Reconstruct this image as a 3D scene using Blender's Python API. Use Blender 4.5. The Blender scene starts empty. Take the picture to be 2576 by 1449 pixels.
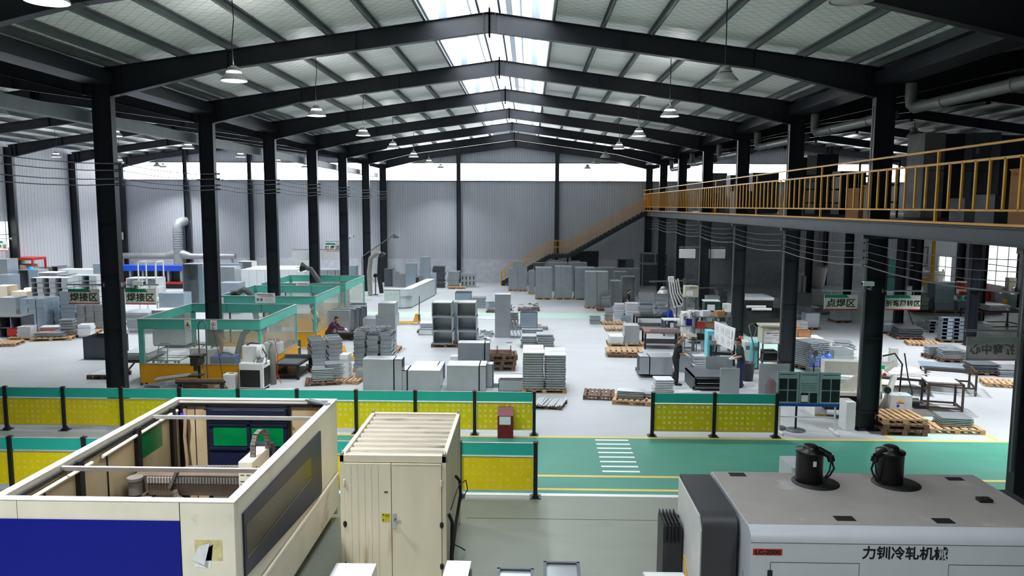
import bpy, bmesh, math, random
import numpy as np
from mathutils import Vector, Matrix
random.seed(7)
SC = bpy.context.scene
COL = SC.collection
PI = math.pi
# ---------------------------------------------------------------- camera
F, PITCH, YAW, ROLL, EYE = 1920., .1073, .0220, .0043, 6.2
fw = np.array([-math.sin(YAW)*math.cos(PITCH), math.cos(YAW)*math.cos(PITCH), -math.sin(PITCH)])
rt = np.array([math.cos(YAW), math.sin(YAW), 0.])
up = np.cross(rt, fw)
R2 = math.cos(ROLL)*rt+math.sin(ROLL)*up
U2 = -math.sin(ROLL)*rt+math.cos(ROLL)*up
cd = bpy.data.cameras.new('camera')
cam = bpy.data.objects.new('camera', cd)
COL.objects.link(cam)
cd.sensor_width = 36.0
cd.lens = F/2576*36.0
cd.clip_start, cd.clip_end = .1, 400
M = Matrix.Identity(4)
for i in range(3):
    M[i][0], M[i][1], M[i][2] = R2[i], U2[i], -fw[i]
M[0][3], M[1][3], M[2][3] = 0, 0, EYE
cam.matrix_world = M
SC.camera = cam
SC.view_settings.view_transform = 'Standard'
SC.view_settings.look = 'None'
SC.view_settings.gamma = 1
SC.view_settings.use_curve_mapping = False
SC.view_settings.exposure = 0.0
# ---------------------------------------------------------------- world (overcast daylight) and light levels
W = bpy.data.worlds.new('world'); SC.world = W; W.use_nodes = True
bg = W.node_tree.nodes['Background']
bg.inputs[0].default_value = (.86, .93, 1, 1); bg.inputs[1].default_value = 1.2
LAMP_W = 200.0        # high bay lamp, watts
NEAR_W = 620.0        # left-row lamps around the viewpoint, raised to brighten the front machines
SIDE_W = 390.0        # lamps of the side hall
SKY_E = 5.2           # daylight coming through the translucent ridge skylight
ADDED_TUBE_W = 260.0        # unseen tube lights added under the gallery to brighten the right aisle
BAND_E = 12.          # daylight through the window bands
# ---------------------------------------------------------------- surveying: where a sight line meets the floor or an upright plane
def ray(px, py): return fw+R2*(px-1288)/F+U2*(724.5-py)/F
def G(px, py, z=0.):
    d = ray(px, py); t = (z-EYE)/d[2]; return (d[0]*t, d[1]*t, z)
def D(px, py, Y):
    d = ray(px, py); t = Y/d[1]; return (d[0]*t, Y, EYE+d[2]*t)
def XP(px, py, x):
    d = ray(px, py); t = x/d[0]; return (x, d[1]*t, EYE+d[2]*t)
# ---------------------------------------------------------------- materials
def lin(c): return c/12.92 if c <= .04045 else ((c+.055)/1.055)**2.4
def rgb(c): return tuple(lin(v/255) for v in c)+(1,)
MATS = {}
def mat(name, c, rough=.5, metal=0., noise=.12, scale=3., bump=0., spec=.5, emit=0., alpha=1., dirt=None, stretch=None):
    if name in MATS: return MATS[name]
    m = bpy.data.materials.new(name); m.use_nodes = True; MATS[name] = m
    nt = m.node_tree; b = nt.nodes['Principled BSDF']; N = nt.nodes.new; L = nt.links.new
    col = rgb(c)
    b.inputs['Roughness'].default_value = rough; b.inputs['Metallic'].default_value = metal
    b.inputs['Specular IOR Level'].default_value = spec
    tc = N('ShaderNodeTexCoord'); nz = N('ShaderNodeTexNoise'); nz.inputs['Scale'].default_value = scale; nz.inputs['Detail'].default_value = 4
    src = tc.outputs['Object']
    if stretch:
        mp = N('ShaderNodeMapping'); mp.inputs['Scale'].default_value = stretch; L(src, mp.inputs[0]); src = mp.outputs[0]
    L(src, nz.inputs['Vector'])
    rp = N('ShaderNodeValToRGB'); rp.color_ramp.elements[0].position = .3; rp.color_ramp.elements[1].position = .7
    a = tuple(max(0, v*(1-noise)) for v in col[:3])+(1,); d = tuple(min(1, v*(1+noise)) for v in col[:3])+(1,)
    rp.color_ramp.elements[0].color = a; rp.color_ramp.elements[1].color = d
    L(nz.outputs['Fac'], rp.inputs['Fac']); out = rp.outputs['Color']
    if dirt:
        dc, lo, hi, sc = dirt
        n2 = N('ShaderNodeTexNoise'); n2.inputs['Scale'].default_value = sc; n2.inputs['Detail'].default_value = 6; L(src, n2.inputs['Vector'])
        r2 = N('ShaderNodeValToRGB'); r2.color_ramp.elements[0].position = lo; r2.color_ramp.elements[1].position = hi
        mx = N('ShaderNodeMix'); mx.data_type = 'RGBA'
        L(n2.outputs['Fac'], r2.inputs['Fac']); L(r2.outputs['Color'], mx.inputs[0]); L(out, mx.inputs[6]); mx.inputs[7].default_value = rgb(dc); out = mx.outputs[2]
    L(out, b.inputs['Base Color'])
    if bump:
        bp = N('ShaderNodeBump'); bp.inputs['Strength'].default_value = bump; bp.inputs['Distance'].default_value = .02; L(nz.outputs['Fac'], bp.inputs['Height']); L(bp.outputs[0], b.inputs['Normal'])
    if emit:
        b.inputs['Emission Color'].default_value = col; b.inputs['Emission Strength'].default_value = emit
    if alpha < 1: b.inputs['Alpha'].default_value = alpha
    return m
STEEL = mat('galvanized_sheet', (158, 165, 169), .24, .35, .08, 1.5, spec=1.)
STEEL2 = mat('galvanized_sheet_dull', (144, 150, 154), .28, .35, .1, 2, spec=1.)
STEEL3 = mat('galvanized_sheet_bluish', (152, 168, 180), .24, .35, .08, 1.2, spec=1.)
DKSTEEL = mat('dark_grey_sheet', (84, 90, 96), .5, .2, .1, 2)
WHITESTEEL = mat('white_or_lamplit_sheet', (206, 210, 214), .35, 0, .05, 3, spec=.8)  # white sheet; also galvanized goods with strong lamp light put into the colour
FRAME = mat('navy_painted_steel', (24, 27, 36), .42, 0, .12, 1)
DARK = mat('black_painted_metal', (20, 20, 22), .5, 0, .15, 3)
GREYM = mat('grey_painted_metal', (92, 96, 100), .5, .1, .1, 3)
WOOD = mat('pallet_wood', (176, 142, 104), .8, 0, .3, 4, .3, stretch=(1, 6, 6))
WOODD = mat('dark_pallet_wood', (104, 78, 60), .8, 0, .3, 4, .3, stretch=(1, 6, 6))
TEAL = mat('teal_painted_steel', (84, 176, 160), .4, 0, .06, 2)
MUSTARD = mat('mustard_painted_panel', (226, 160, 4), .45, 0, .06, 2)
WHITE = mat('white_enamel', (222, 222, 220), .4, 0, .04, 3)
CREAM = mat('cream_enamel', (228, 220, 202), .45, 0, .06, 2, dirt=((150, 112, 70), .62, .85, 1.7))
CARD = mat('brown_cardboard', (168, 122, 80), .9, 0, .1, 4)
RUBBER = mat('black_rubber', (16, 16, 17), .7, 0, .2, 6)
YELM = mat('yellow_machine_paint', (226, 168, 40), .4, 0, .08, 3)
REDM = mat('red_paint', (180, 40, 34), .5, 0, .12, 3)
BLUEM = mat('blue_plastic', (28, 62, 170), .45, 0, .1, 3)
AQUA = mat('aqua_machine_panel', (120, 205, 215), .4, 0, .08, 2)
PAPER = mat('white_paper', (228, 228, 230), .8, 0, .05, 8)
BLACKTX = mat('black_lettering', (14, 14, 15), .6)
REDTX = mat('red_lettering', (190, 24, 34), .6)
GREENTX = mat('green_sign_print', (8, 132, 100), .5)
GREYTX = mat('grey_print', (110, 112, 118), .6)
CABLE = mat('grey_cable', (60, 62, 66), .6)
CHROME = mat('chrome', (190, 190, 192), .15, 1.)
SKIN = mat('skin', (188, 132, 104), .55, 0, .05, 10)
HAIR = mat('black_hair', (18, 16, 16), .6, 0, .2, 40)
# ---------------------------------------------------------------- mesh collector
class MB:
    def __init__(s): s.v = []; s.f = []; s.sm = []
    def add(s, vs, fs, smooth=False):
        o = len(s.v); s.v += [tuple(v) for v in vs]; s.f += [tuple(o+i for i in f) for f in fs]; s.sm += [smooth]*len(fs); return s
    def box(s, x0, y0, z0, x1, y1, z1):
        return s.add([(x0, y0, z0), (x1, y0, z0), (x1, y1, z0), (x0, y1, z0), (x0, y0, z1), (x1, y0, z1), (x1, y1, z1), (x0, y1, z1)],
                     [(3, 2, 1, 0), (4, 5, 6, 7), (0, 1, 5, 4), (1, 2, 6, 5), (2, 3, 7, 6), (3, 0, 4, 7)])
    def cbox(s, c, d, m=None):
        x, y, z = (v/2 for v in d)
        vs = [Vector((a*x, b*y, e*z)) for e in (-1, 1) for a, b in ((-1, -1), (1, -1), (1, 1), (-1, 1))]
        vs = [tuple((m @ v if m else v)+Vector(c)) for v in vs]
        return s.add(vs, [(3, 2, 1, 0), (4, 5, 6, 7), (0, 1, 5, 4), (1, 2, 6, 5), (2, 3, 7, 6), (3, 0, 4, 7)])
    def bar(s, p0, p1, w, h):
        a, b = Vector(p0), Vector(p1); d = b-a; L = d.length; z = d.normalized()
        x = z.cross(Vector((0, 0, 1))); x = x.normalized() if x.length > 1e-4 else Vector((1, 0, 0)); y = z.cross(x)
        m = Matrix((x, y, z)).transposed()
        return s.cbox((a+b)/2, (w, h, L), m)
    def prism(s, poly, axis, a, b):
        # poly in the two other axes (cyclic order), extruded along axis from a to b
        n = len(poly)
        def P(u, v, t): return {'x': (t, u, v), 'y': (u, t, v), 'z': (u, v, t)}[axis]
        vs = [P(u, v, a) for u, v in poly]+[P(u, v, b) for u, v in poly]
        return s.add(vs, [tuple(range(n)), tuple(range(2*n-1, n-1, -1))]+[(i, i+n, (i+1) % n+n, (i+1) % n) for i in range(n)])
    def cyl(s, p0, p1, r0, r1=None, n=14, cap=True):
        r1 = r0 if r1 is None else r1
        a, b = Vector(p0), Vector(p1); z = (b-a).normalized(); x = z.orthogonal().normalized(); y = z.cross(x)
        vs = [a+(x*math.cos(t)+y*math.sin(t))*r0 for t in [2*PI*i/n for i in range(n)]]+[b+(x*math.cos(t)+y*math.sin(t))*r1 for t in [2*PI*i/n for i in range(n)]]
        s.add(vs, [(i, (i+1) % n, (i+1) % n+n, i+n) for i in range(n)], True)
        if cap: s.add(vs, [tuple(range(n-1, -1, -1)), tuple(range(n, 2*n))])
        return s
    def tube(s, pts, r, n=8):
        pts = [Vector(p) for p in pts]; rings = []; x = None
        for i, p in enumerate(pts):
            d = (pts[min(i+1, len(pts)-1)]-pts[max(i-1, 0)]).normalized()
            x = (x-d*x.dot(d)) if x is not None else d.orthogonal()
            x = x.normalized() if x.length > 1e-5 else d.orthogonal().normalized(); y = d.cross(x)
            rr = r[i] if isinstance(r, (list, tuple)) else r
            rings.append([p+(x*math.cos(t)+y*math.sin(t))*rr for t in [2*PI*k/n for k in range(n)]])
        vs = [v for q in rings for v in q]; fs = []
        for i in range(len(pts)-1):
            for k in range(n): fs.append((i*n+k, i*n+(k+1) % n, (i+1)*n+(k+1) % n, (i+1)*n+k))
        s.add(vs, fs, True); m = (len(pts)-1)*n
        return s.add(vs, [tuple(range(n-1, -1, -1)), tuple(range(m, m+n))])
    def lathe(s, prof, c=(0, 0, 0), n=20, smooth=True):
        vs = [(c[0]+r*math.cos(2*PI*k/n), c[1]+r*math.sin(2*PI*k/n), c[2]+z) for r, z in prof for k in range(n)]
        return s.add(vs, [(i*n+k, i*n+(k+1) % n, (i+1)*n+(k+1) % n, (i+1)*n+k) for i in range(len(prof)-1) for k in range(n)], smooth)
    def quad(s, *p): return s.add(p, [tuple(range(len(p)))])
    def open_box(s, x0, y0, z0, x1, y1, z1, face, t=.02):
        # a sheet-metal carcass without the wall named by face ('-y', '+z' ...)
        B = {'-x': (x0, y0, z0, x0+t, y1, z1), '+x': (x1-t, y0, z0, x1, y1, z1), '-y': (x0, y0, z0, x1, y0+t, z1), '+y': (x0, y1-t, z0, x1, y1, z1), '-z': (x0, y0, z0, x1, y1, z0+t), '+z': (x0, y0, z1-t, x1, y1, z1)}
        for k, b in B.items():
            if k != face: s.box(*b)
        return s
    def mesh(s, name, m):
        me = bpy.data.meshes.new(name); me.from_pydata(s.v, [], s.f)
        me.polygons.foreach_set('use_smooth', s.sm)
        if m: me.materials.append(m)
        me.update(); return me
def _set(o, label, cat, group, kind):
    if label: o['label'] = label
    if cat: o['category'] = cat
    if group: o['group'] = group
    if kind: o['kind'] = kind
def obj(name, me, loc=(0, 0, 0), rz=0., label=None, cat=None, group=None, kind=None, parent=None):
    o = bpy.data.objects.new(name, me); COL.objects.link(o)
    o.location = loc; o.rotation_euler = (0, 0, rz); o.parent = parent
    _set(o, label, cat, group, kind); return o
def thing(name, label, cat, loc=(0, 0, 0), rz=0., group=None): return obj(name, None, loc, rz, label, cat, group)
def part(name, mb, m, parent, label=None, bev=0., kind=None, loc=(0, 0, 0), rz=0.):
    o = obj(name, mb if isinstance(mb, bpy.types.Mesh) else mb.mesh(name, m), loc, rz, label, None, None, kind, parent)
    if bev: bevel(o, bev)
    return o
def solid(name, mb, m, label, cat, loc=(0, 0, 0), rz=0., group=None, bev=0.):
    o = obj(name, mb if isinstance(mb, bpy.types.Mesh) else mb.mesh(name, m), loc, rz, label, cat, group)
    if bev: bevel(o, bev)
    return o
def struct(name, mb, m, parent=None): return obj(name, mb.mesh(name, m), kind=None if parent else 'structure', parent=parent)
def bevel(o, w, seg=2):
    b = o.modifiers.new('bevel', 'BEVEL'); b.width = w; b.segments = seg; b.limit_method = 'ANGLE'; b.angle_limit = .6
def dup(root, loc, rz, label=None, group=None):
    r = root.copy(); COL.objects.link(r); r.location = loc; r.rotation_euler = (0, 0, rz)
    if label: r['label'] = label
    if group: r['group'] = group
    for ch in list(root.children):
        c = ch.copy(); COL.objects.link(c); c.parent = r
        for g in ch.children:
            d = g.copy(); COL.objects.link(d); d.parent = c
    return r
def text(name, body, size, m, parent, loc, rot=(PI/2, 0, 0), bold=.0, mirror=False, ext=.002, sx=1.):
    cu = bpy.data.curves.new(name, 'FONT'); cu.body = body; cu.size = size; cu.align_x = 'CENTER'; cu.align_y = 'CENTER'
    cu.offset = bold; cu.extrude = ext; cu.resolution_u = 3
    t = bpy.data.objects.new(name, cu); COL.objects.link(t)
    dg = bpy.context.evaluated_depsgraph_get(); dg.update()
    me = bpy.data.meshes.new_from_object(t.evaluated_get(dg))
    bpy.data.objects.remove(t); bpy.data.curves.remove(cu)
    me.name = name; me.materials.clear(); me.materials.append(m)
    if mirror or sx != 1: me.transform(Matrix.Diagonal((-sx if mirror else sx, 1, 1, 1)))
    if mirror: me.flip_normals()
    o = obj(name, me, loc, 0, parent=parent); o.rotation_euler = rot; return o
ORD = ['topmost', 'second', 'third', 'fourth', 'fifth', 'sixth', 'seventh', 'eighth', 'ninth', 'tenth', 'eleventh', 'twelfth', 'thirteenth', 'fourteenth', 'fifteenth', 'sixteenth', 'seventeenth', 'eighteenth', 'nineteenth', 'twentieth', 'twenty-first', 'twenty-second']
def nth(i): return 'topmost' if i == 0 else ORD[i]+' from top'
# ================================================================= the hall
Y0, BAY = 21.1, 6.75
XL, XR, XC = -11.7, 9.5, -1.1          # column rows and ridge of the main hall
SPAN = 21.2
YB, YE = -6.0, Y0+6*BAY                # back wall and end wall
ZE, ZR = 9.86, 11.33                   # top of rafters at the columns and at the ridge
LEFTX, RIGHTX = XL-SPAN, XR+SPAN
YS = [Y0+BAY*k for k in range(-4, 7)]
SLOPE = (ZR-ZE)/(SPAN/2)
def roofz(x, xc): return ZR-abs(x-xc)*SLOPE
# ---- materials of the shell
def node_mat(name):
    m = bpy.data.materials.new(name); m.use_nodes = True; nt = m.node_tree
    return m, nt, nt.nodes['Principled BSDF'], nt.nodes.new, nt.links.new
def mathn(nt, op, a, b=None):
    n = nt.nodes.new('ShaderNodeMath'); n.operation = op
    for i, v in enumerate((a, b)):
        if v is None: continue
        if hasattr(v, 'is_linked'): nt.links.new(v, n.inputs[i])
        else: n.inputs[i].default_value = v
    return n.outputs[0]
def floor_material(name, base, var, worn, rough):
    m, nt, b, N, L = node_mat(name)
    tc = N('ShaderNodeTexCoord'); n1 = N('ShaderNodeTexNoise'); n1.inputs['Scale'].default_value = .35; n1.inputs['Detail'].default_value = 8
    L(tc.outputs['Object'], n1.inputs['Vector']); r = N('ShaderNodeValToRGB'); r.color_ramp.elements[0].position = .3; r.color_ramp.elements[1].position = .7
    r.color_ramp.elements[0].color = rgb(base); r.color_ramp.elements[1].color = rgb(var); L(n1.outputs['Fac'], r.inputs['Fac'])
    mp = N('ShaderNodeMapping'); mp.inputs['Scale'].default_value = (.5, 1.6, 1); L(tc.outputs['Object'], mp.inputs[0])
    n2 = N('ShaderNodeTexNoise'); n2.inputs['Scale'].default_value = 1.1; n2.inputs['Detail'].default_value = 9; n2.inputs['Roughness'].default_value = .65; L(mp.outputs[0], n2.inputs['Vector'])
    r2 = N('ShaderNodeValToRGB'); r2.color_ramp.elements[0].position = .56; r2.color_ramp.elements[1].position = .80; r2.color_ramp.elements[1].color = (.55, .55, .55, 1); L(n2.outputs['Fac'], r2.inputs['Fac'])
    mx = N('ShaderNodeMix'); mx.data_type = 'RGBA'; L(r2.outputs['Color'], mx.inputs[0]); L(r.outputs['Color'], mx.inputs[6]); mx.inputs[7].default_value = rgb(worn)
    L(mx.outputs[2], b.inputs['Base Color'])
    rr = N('ShaderNodeMapRange'); L(n2.outputs['Fac'], rr.inputs[0]); rr.inputs[3].default_value = rough; rr.inputs[4].default_value = rough+.25; L(rr.outputs[0], b.inputs['Roughness'])
    return m
FLOOR = floor_material('pale_epoxy_floor', (167, 171, 174), (177, 180, 183), (150, 152, 152), .36)
FGREEN = floor_material('green_epoxy_walkway', (56, 132, 112), (68, 142, 124), (100, 152, 138), .42)
FPALEG = floor_material('pale_green_epoxy', (168, 198, 188), (178, 204, 196), (186, 198, 194), .35)
FGREY = floor_material('grey_green_concrete', (124, 128, 117), (134, 138, 127), (106, 109, 100), .35)
FLINE = floor_material('yellow_floor_paint', (214, 190, 96), (222, 198, 110), (200, 192, 150), .4)
FWHITE = floor_material('white_floor_paint', (232, 234, 234), (236, 238, 238), (206, 210, 208), .4)
def ribbed(name, c, pitch, axis, depth=.6):
    m, nt, b, N, L = node_mat(name)
    tc = N('ShaderNodeTexCoord'); sp = N('ShaderNodeSeparateXYZ'); L(tc.outputs['Object'], sp.inputs[0])
    t = mathn(nt, 'FRACT', mathn(nt, 'DIVIDE', sp.outputs[axis], pitch))
    rib = mathn(nt, 'PINGPONG', mathn(nt, 'MULTIPLY', t, 4.), 1.)
    nz = N('ShaderNodeTexNoise'); nz.inputs['Scale'].default_value = .3; nz.inputs['Detail'].default_value = 5; L(tc.outputs['Object'], nz.inputs['Vector'])
    edge = mathn(nt, 'LESS_THAN', t, .16)
    v = mathn(nt, 'SUBTRACT', mathn(nt, 'ADD', .9, mathn(nt, 'MULTIPLY', nz.outputs['Fac'], .2)), mathn(nt, 'MULTIPLY', edge, .3))
    mx = N('ShaderNodeVectorMath'); mx.operation = 'SCALE'; mx.inputs[0].default_value = rgb(c)[:3]; L(v, mx.inputs[3]); L(mx.outputs[0], b.inputs['Base Color'])
    bp = N('ShaderNodeBump'); bp.inputs['Strength'].default_value = depth; bp.inputs['Distance'].default_value = .03; L(rib, bp.inputs['Height']); L(bp.outputs[0], b.inputs['Normal'])
    b.inputs['Roughness'].default_value = .5; return m
WALL = ribbed('ribbed_wall_cladding', (180, 183, 191), .2, 0)
WALLS = ribbed('ribbed_side_cladding', (196, 198, 204), .35, 1)
def ceiling_material():
    m, nt, b, N, L = node_mat('quilted_insulation_foil')
    tc = N('ShaderNodeTexCoord'); sp = N('ShaderNodeSeparateXYZ'); L(tc.outputs['Object'], sp.inputs[0]); X, Yy = sp.outputs[0], sp.outputs[1]
    def band(a, w): return mathn(nt, 'LESS_THAN', mathn(nt, 'FRACT', mathn(nt, 'DIVIDE', a, .34)), w)
    wire = mathn(nt, 'MAXIMUM', band(mathn(nt, 'ADD', X, Yy), .055), band(mathn(nt, 'SUBTRACT', X, Yy), .055))
    mp = N('ShaderNodeMapping'); mp.inputs['Scale'].default_value = (.8, 5., 1); L(tc.outputs['Object'], mp.inputs[0])
    nz = N('ShaderNodeTexNoise'); nz.inputs['Scale'].default_value = 1.3; nz.inputs['Detail'].default_value = 5; L(mp.outputs[0], nz.inputs['Vector'])
    r = N('ShaderNodeValToRGB'); r.color_ramp.elements[0].color = rgb((220, 222, 216)); r.color_ramp.elements[1].color = rgb((250, 250, 246)); L(nz.outputs['Fac'], r.inputs['Fac'])
    mx = N('ShaderNodeMix'); mx.data_type = 'RGBA'; L(mathn(nt, 'MULTIPLY', wire, .55), mx.inputs[0]); L(r.outputs['Color'], mx.inputs[6]); mx.inputs[7].default_value = rgb((50, 52, 50)); L(mx.outputs[2], b.inputs['Base Color'])
    bp = N('ShaderNodeBump'); bp.inputs['Strength'].default_value = .55; bp.inputs['Distance'].default_value = .06; L(nz.outputs['Fac'], bp.inputs['Height']); L(bp.outputs[0], b.inputs['Normal'])
    b.inputs['Roughness'].default_value = .42; b.inputs['Metallic'].default_value = .15; return m
CEIL = ceiling_material()
PURLIN = mat('galvanized_purlin', (104, 110, 112), .45, .4, .12, 2)
def daylight(name, e, c=(244, 250, 255)):
    m, nt, b, N, L = node_mat(name)
    tc = N('ShaderNodeTexCoord'); nz = N('ShaderNodeTexNoise'); nz.inputs['Scale'].default_value = .8; L(tc.outputs['Object'], nz.inputs['Vector'])
    b.inputs['Base Color'].default_value = rgb((225, 230, 232)); b.inputs['Emission Color'].default_value = rgb(c)
    L(mathn(nt, 'MULTIPLY', mathn(nt, 'ADD', .85, mathn(nt, 'MULTIPLY', nz.outputs['Fac'], .3)), e), b.inputs['Emission Strength']); return m
SKYL = daylight('translucent_skylight_sheet', SKY_E)
BAND = daylight('translucent_window_band', BAND_E)
PANE = daylight('daylit_window_pane', 2.2, (232, 244, 236))
# ---- floor and its markings
struct('floor', MB().box(LEFTX-.5, YB, -.3, RIGHTX+.5, YE+.3, 0), FLOOR)
def marking(name, m, x0, y0, x1, y1, z=.004): return struct(name, MB().box(x0, y0, -.02, x1, y1, z), m)
marking('floor_marking_concrete', FGREY, LEFTX, YB, RIGHTX, 15.85, .002)
marking('floor_marking_walkway', FGREEN, -11.4, 15.98, RIGHTX-6, 20.0, .003)
marking('floor_marking_far_walkway', FPALEG, -11.5, 41.9, RIGHTX-5, 44.1, .003)
marking('floor_marking_side_walkway', FPALEG, 9.8, 20.1, 12.5, 47, .0025)
for n, (x0, y0, x1, y1) in enumerate(((-11.4, 17.02, RIGHTX-6, 17.14), (-11.4, 16.18, RIGHTX-6, 16.3), (-11.4, 20.0, RIGHTX-6, 20.13), (12.5, 20.2, 12.64, 48), (9.75, 20.2, 9.85, 41), (-11.4, 44.1, RIGHTX-5, 44.2))):
    marking('floor_marking_line', FLINE, x0, y0, x1, y1, .006)
marking('floor_marking_edge', FWHITE, -11.4, 15.85, RIGHTX-6, 15.99, .006)
for k in range(8):
    y = 17.42+k*.345; x = 1.76+.04*(k/7)
    marking('floor_marking_crossing', FWHITE, x, y-.05, x+.88, y+.05, .006)
for y in (8.2, 14.63): struct('floor_joint', MB().box(-1.2, y-.008, -.01, 9, y+.008, .0045), DARK)
# ---- walls with window bands
def wall_y(name, y, t, m):
    z0, z1 = 8.15, 9.6
    b = MB().box(LEFTX-.3, y, 0, RIGHTX+.3, y+t, z0); 
    top = [(LEFTX-.3, z1), (RIGHTX+.3, z1), (RIGHTX+.3, 12.6), (LEFTX-.3, 12.6)]
    b.prism(top, 'y', y, y+t); struct(name, b, m)
    p = MB()
    for xc in (XC-SPAN, XC, XC+SPAN): p.box(xc-SPAN/2, y+.05, z0, xc+SPAN/2, y+.1, z1)
    struct('window_1' if t > 0 and y > 0 else 'window_2', p, BAND)
wall_y('wall_end', YE, .2, WALL)
struct('wall_back', MB().box(LEFTX-.3, YB-.2, 0, RIGHTX+.3, YB, 12.6), WALL)
struct('baseboard_end', MB().box(LEFTX, YE-.02, 0, RIGHTX, YE, 1.9), mat('plain_dado_sheet', (184, 187, 194), .5))
# left side wall with a window near its far end, right side wall with windows
def wall_x(name, x, t, holes):
    b = MB(); ys = sorted({YB, YE, *[h[0] for h in holes], *[h[1] for h in holes]}); zs = (0, ZE+.3)
    for a, c in zip(ys, ys[1:]):
        hit = [h for h in holes if h[0] <= a and c <= h[1]]
        if hit: h = hit[0]; b.box(x, a, 0, x+t, c, h[2]); b.box(x, a, h[3], x+t, c, zs[1])
        else: b.box(x, a, 0, x+t, c, zs[1])
    struct(name, b, WALLS)
def window_x(n, x, y0, y1, z0, z1, ny, nz, s):
    w = obj('window_%d' % n, None, (x, 0, 0), kind='structure')
    struct('pane', MB().box(-.02, y0, z0, .02, y1, z1), PANE, w)
    f = MB()
    for i in range(ny+1): y = y0+(y1-y0)*i/ny; f.box(-.05, y-.04, z0, .05, y+.04, z1)
    for i in range(nz+1): z = z0+(z1-z0)*i/nz; f.box(-.045, y0, z-.03, .045, y1, z+.03)
    struct('window_frame', f, mat('white_window_frame', (190, 196, 200), .5), w)
wall_x('wall_left', LEFTX-.45, .2, [(45.2, 48.7, 3.4, 5.1)])
window_x(3, LEFTX-.35, 45.2, 48.7, 3.4, 5.1, 4, 2, 1)
wall_x('wall_right', RIGHTX+.25, .2, [(46.4, 52.4, 1.1, 3.75), (56.5, 58.3, .05, 2.6), (28, 33, 1.1, 3.75)])
window_x(4, RIGHTX+.35, 46.4, 52.4, 1.1, 3.75, 5, 2, -1)
window_x(5, RIGHTX+.35, 28, 33, 1.1, 3.75, 5, 2, -1)
window_x(6, RIGHTX+.35, 56.5, 58.3, .05, 2.6, 2, 1, -1)
# ---- roof: quilted foil ceiling on purlins, raised ridge skylight over the main hall
MON = 1.58
def slope_sheet(x0, x1, xc, z):
    return [(x0, roofz(x0, xc)+z), (x1, roofz(x1, xc)+z), (x1, roofz(x1, xc)+z+.12), (x0, roofz(x0, xc)+z+.12)]
ce = MB()
for xc, gap in ((XC-SPAN, 0), (XC, MON), (XC+SPAN, 0)):
    h = SPAN/2
    for s in (-1, 1):
        a, b = sorted((xc+s*gap, xc+s*h))
        ce.prism(slope_sheet(a, b, xc, .22), 'y', YB, YE)
struct('ceiling', ce, CEIL)
pu = MB()
for xc, gap in ((XC-SPAN, 0), (XC, MON), (XC+SPAN, 0)):
    xs = [1.72, 3.05, 4.35, 5.7, 7.05, 8.4, 9.75, 10.35] if gap else [.25, 1.7, 3.05, 4.35, 5.7, 7.05, 8.4, 9.75]
    for x in xs:
        for s in (-1, 1):
            X = xc+s*x; z = roofz(X, xc)
            pu.box(X-.035, YB, z, X+.035, YE, z+.02); pu.box(X-.035, YB, z+.18, X+.035, YE, z+.2); pu.box(X-.035 if s < 0 else X+.02, YB, z, X-.02 if s < 0 else X+.035, YE, z+.2)
for s in (-1, 1): pu.box(XC+s*.28-.03, YB, ZR, XC+s*.28+.03, YE, ZR+.2)
struct('roof_purlin', pu, PURLIN)
# monitor
mz = ZR+.95
mo = MB(); mside = MB(); mfr = MB()
for s in (-1, 1):
    a, b = sorted((XC, XC+s*MON*1.05))
    zz = lambda x: mz+.35-abs(x-XC)*.22
    mo.prism([(a, zz(a)), (b, zz(b)), (b, zz(b)+.06), (a, zz(a)+.06)], 'y', 8, 50)
    X = XC+s*MON; z0 = roofz(X, XC)+.1
    mside.box(X-.02, 8, z0, X+.02, 50, mz+.02)
struct('skylight_roof_panel', mo, SKYL); struct('skylight_side_panel', mside, SKYL)
for y in YS:
    if not 8 < y < 50: continue
    for s in (-1, 1):
        X = XC+s*(MON-.33); z0 = roofz(X, XC)
        mfr.box(X-.11, y-.06, z0, X+.11, y+.06, mz+.1)
        mfr.bar((XC+s*MON, y, mz-.02), (XC, y, mz+.3), .06, .09)
mfr.box(XC+.33, 8, mz+.1, XC+.52, 50, mz+.22)
for s in (-1, 1): mfr.box(XC+s*.8-.03, 8, mz+.02, XC+s*.8+.03, 50, mz+.1)
struct('skylight_frame', mfr, mat('grey_skylight_frame', (120, 128, 136), .5))
mse = MB()
for y in (8, 50): mse.box(XC-MON, y-.03, ZR, XC+MON, y+.03, mz+.4)
struct('skylight_end_panel', mse, SKYL)
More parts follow.
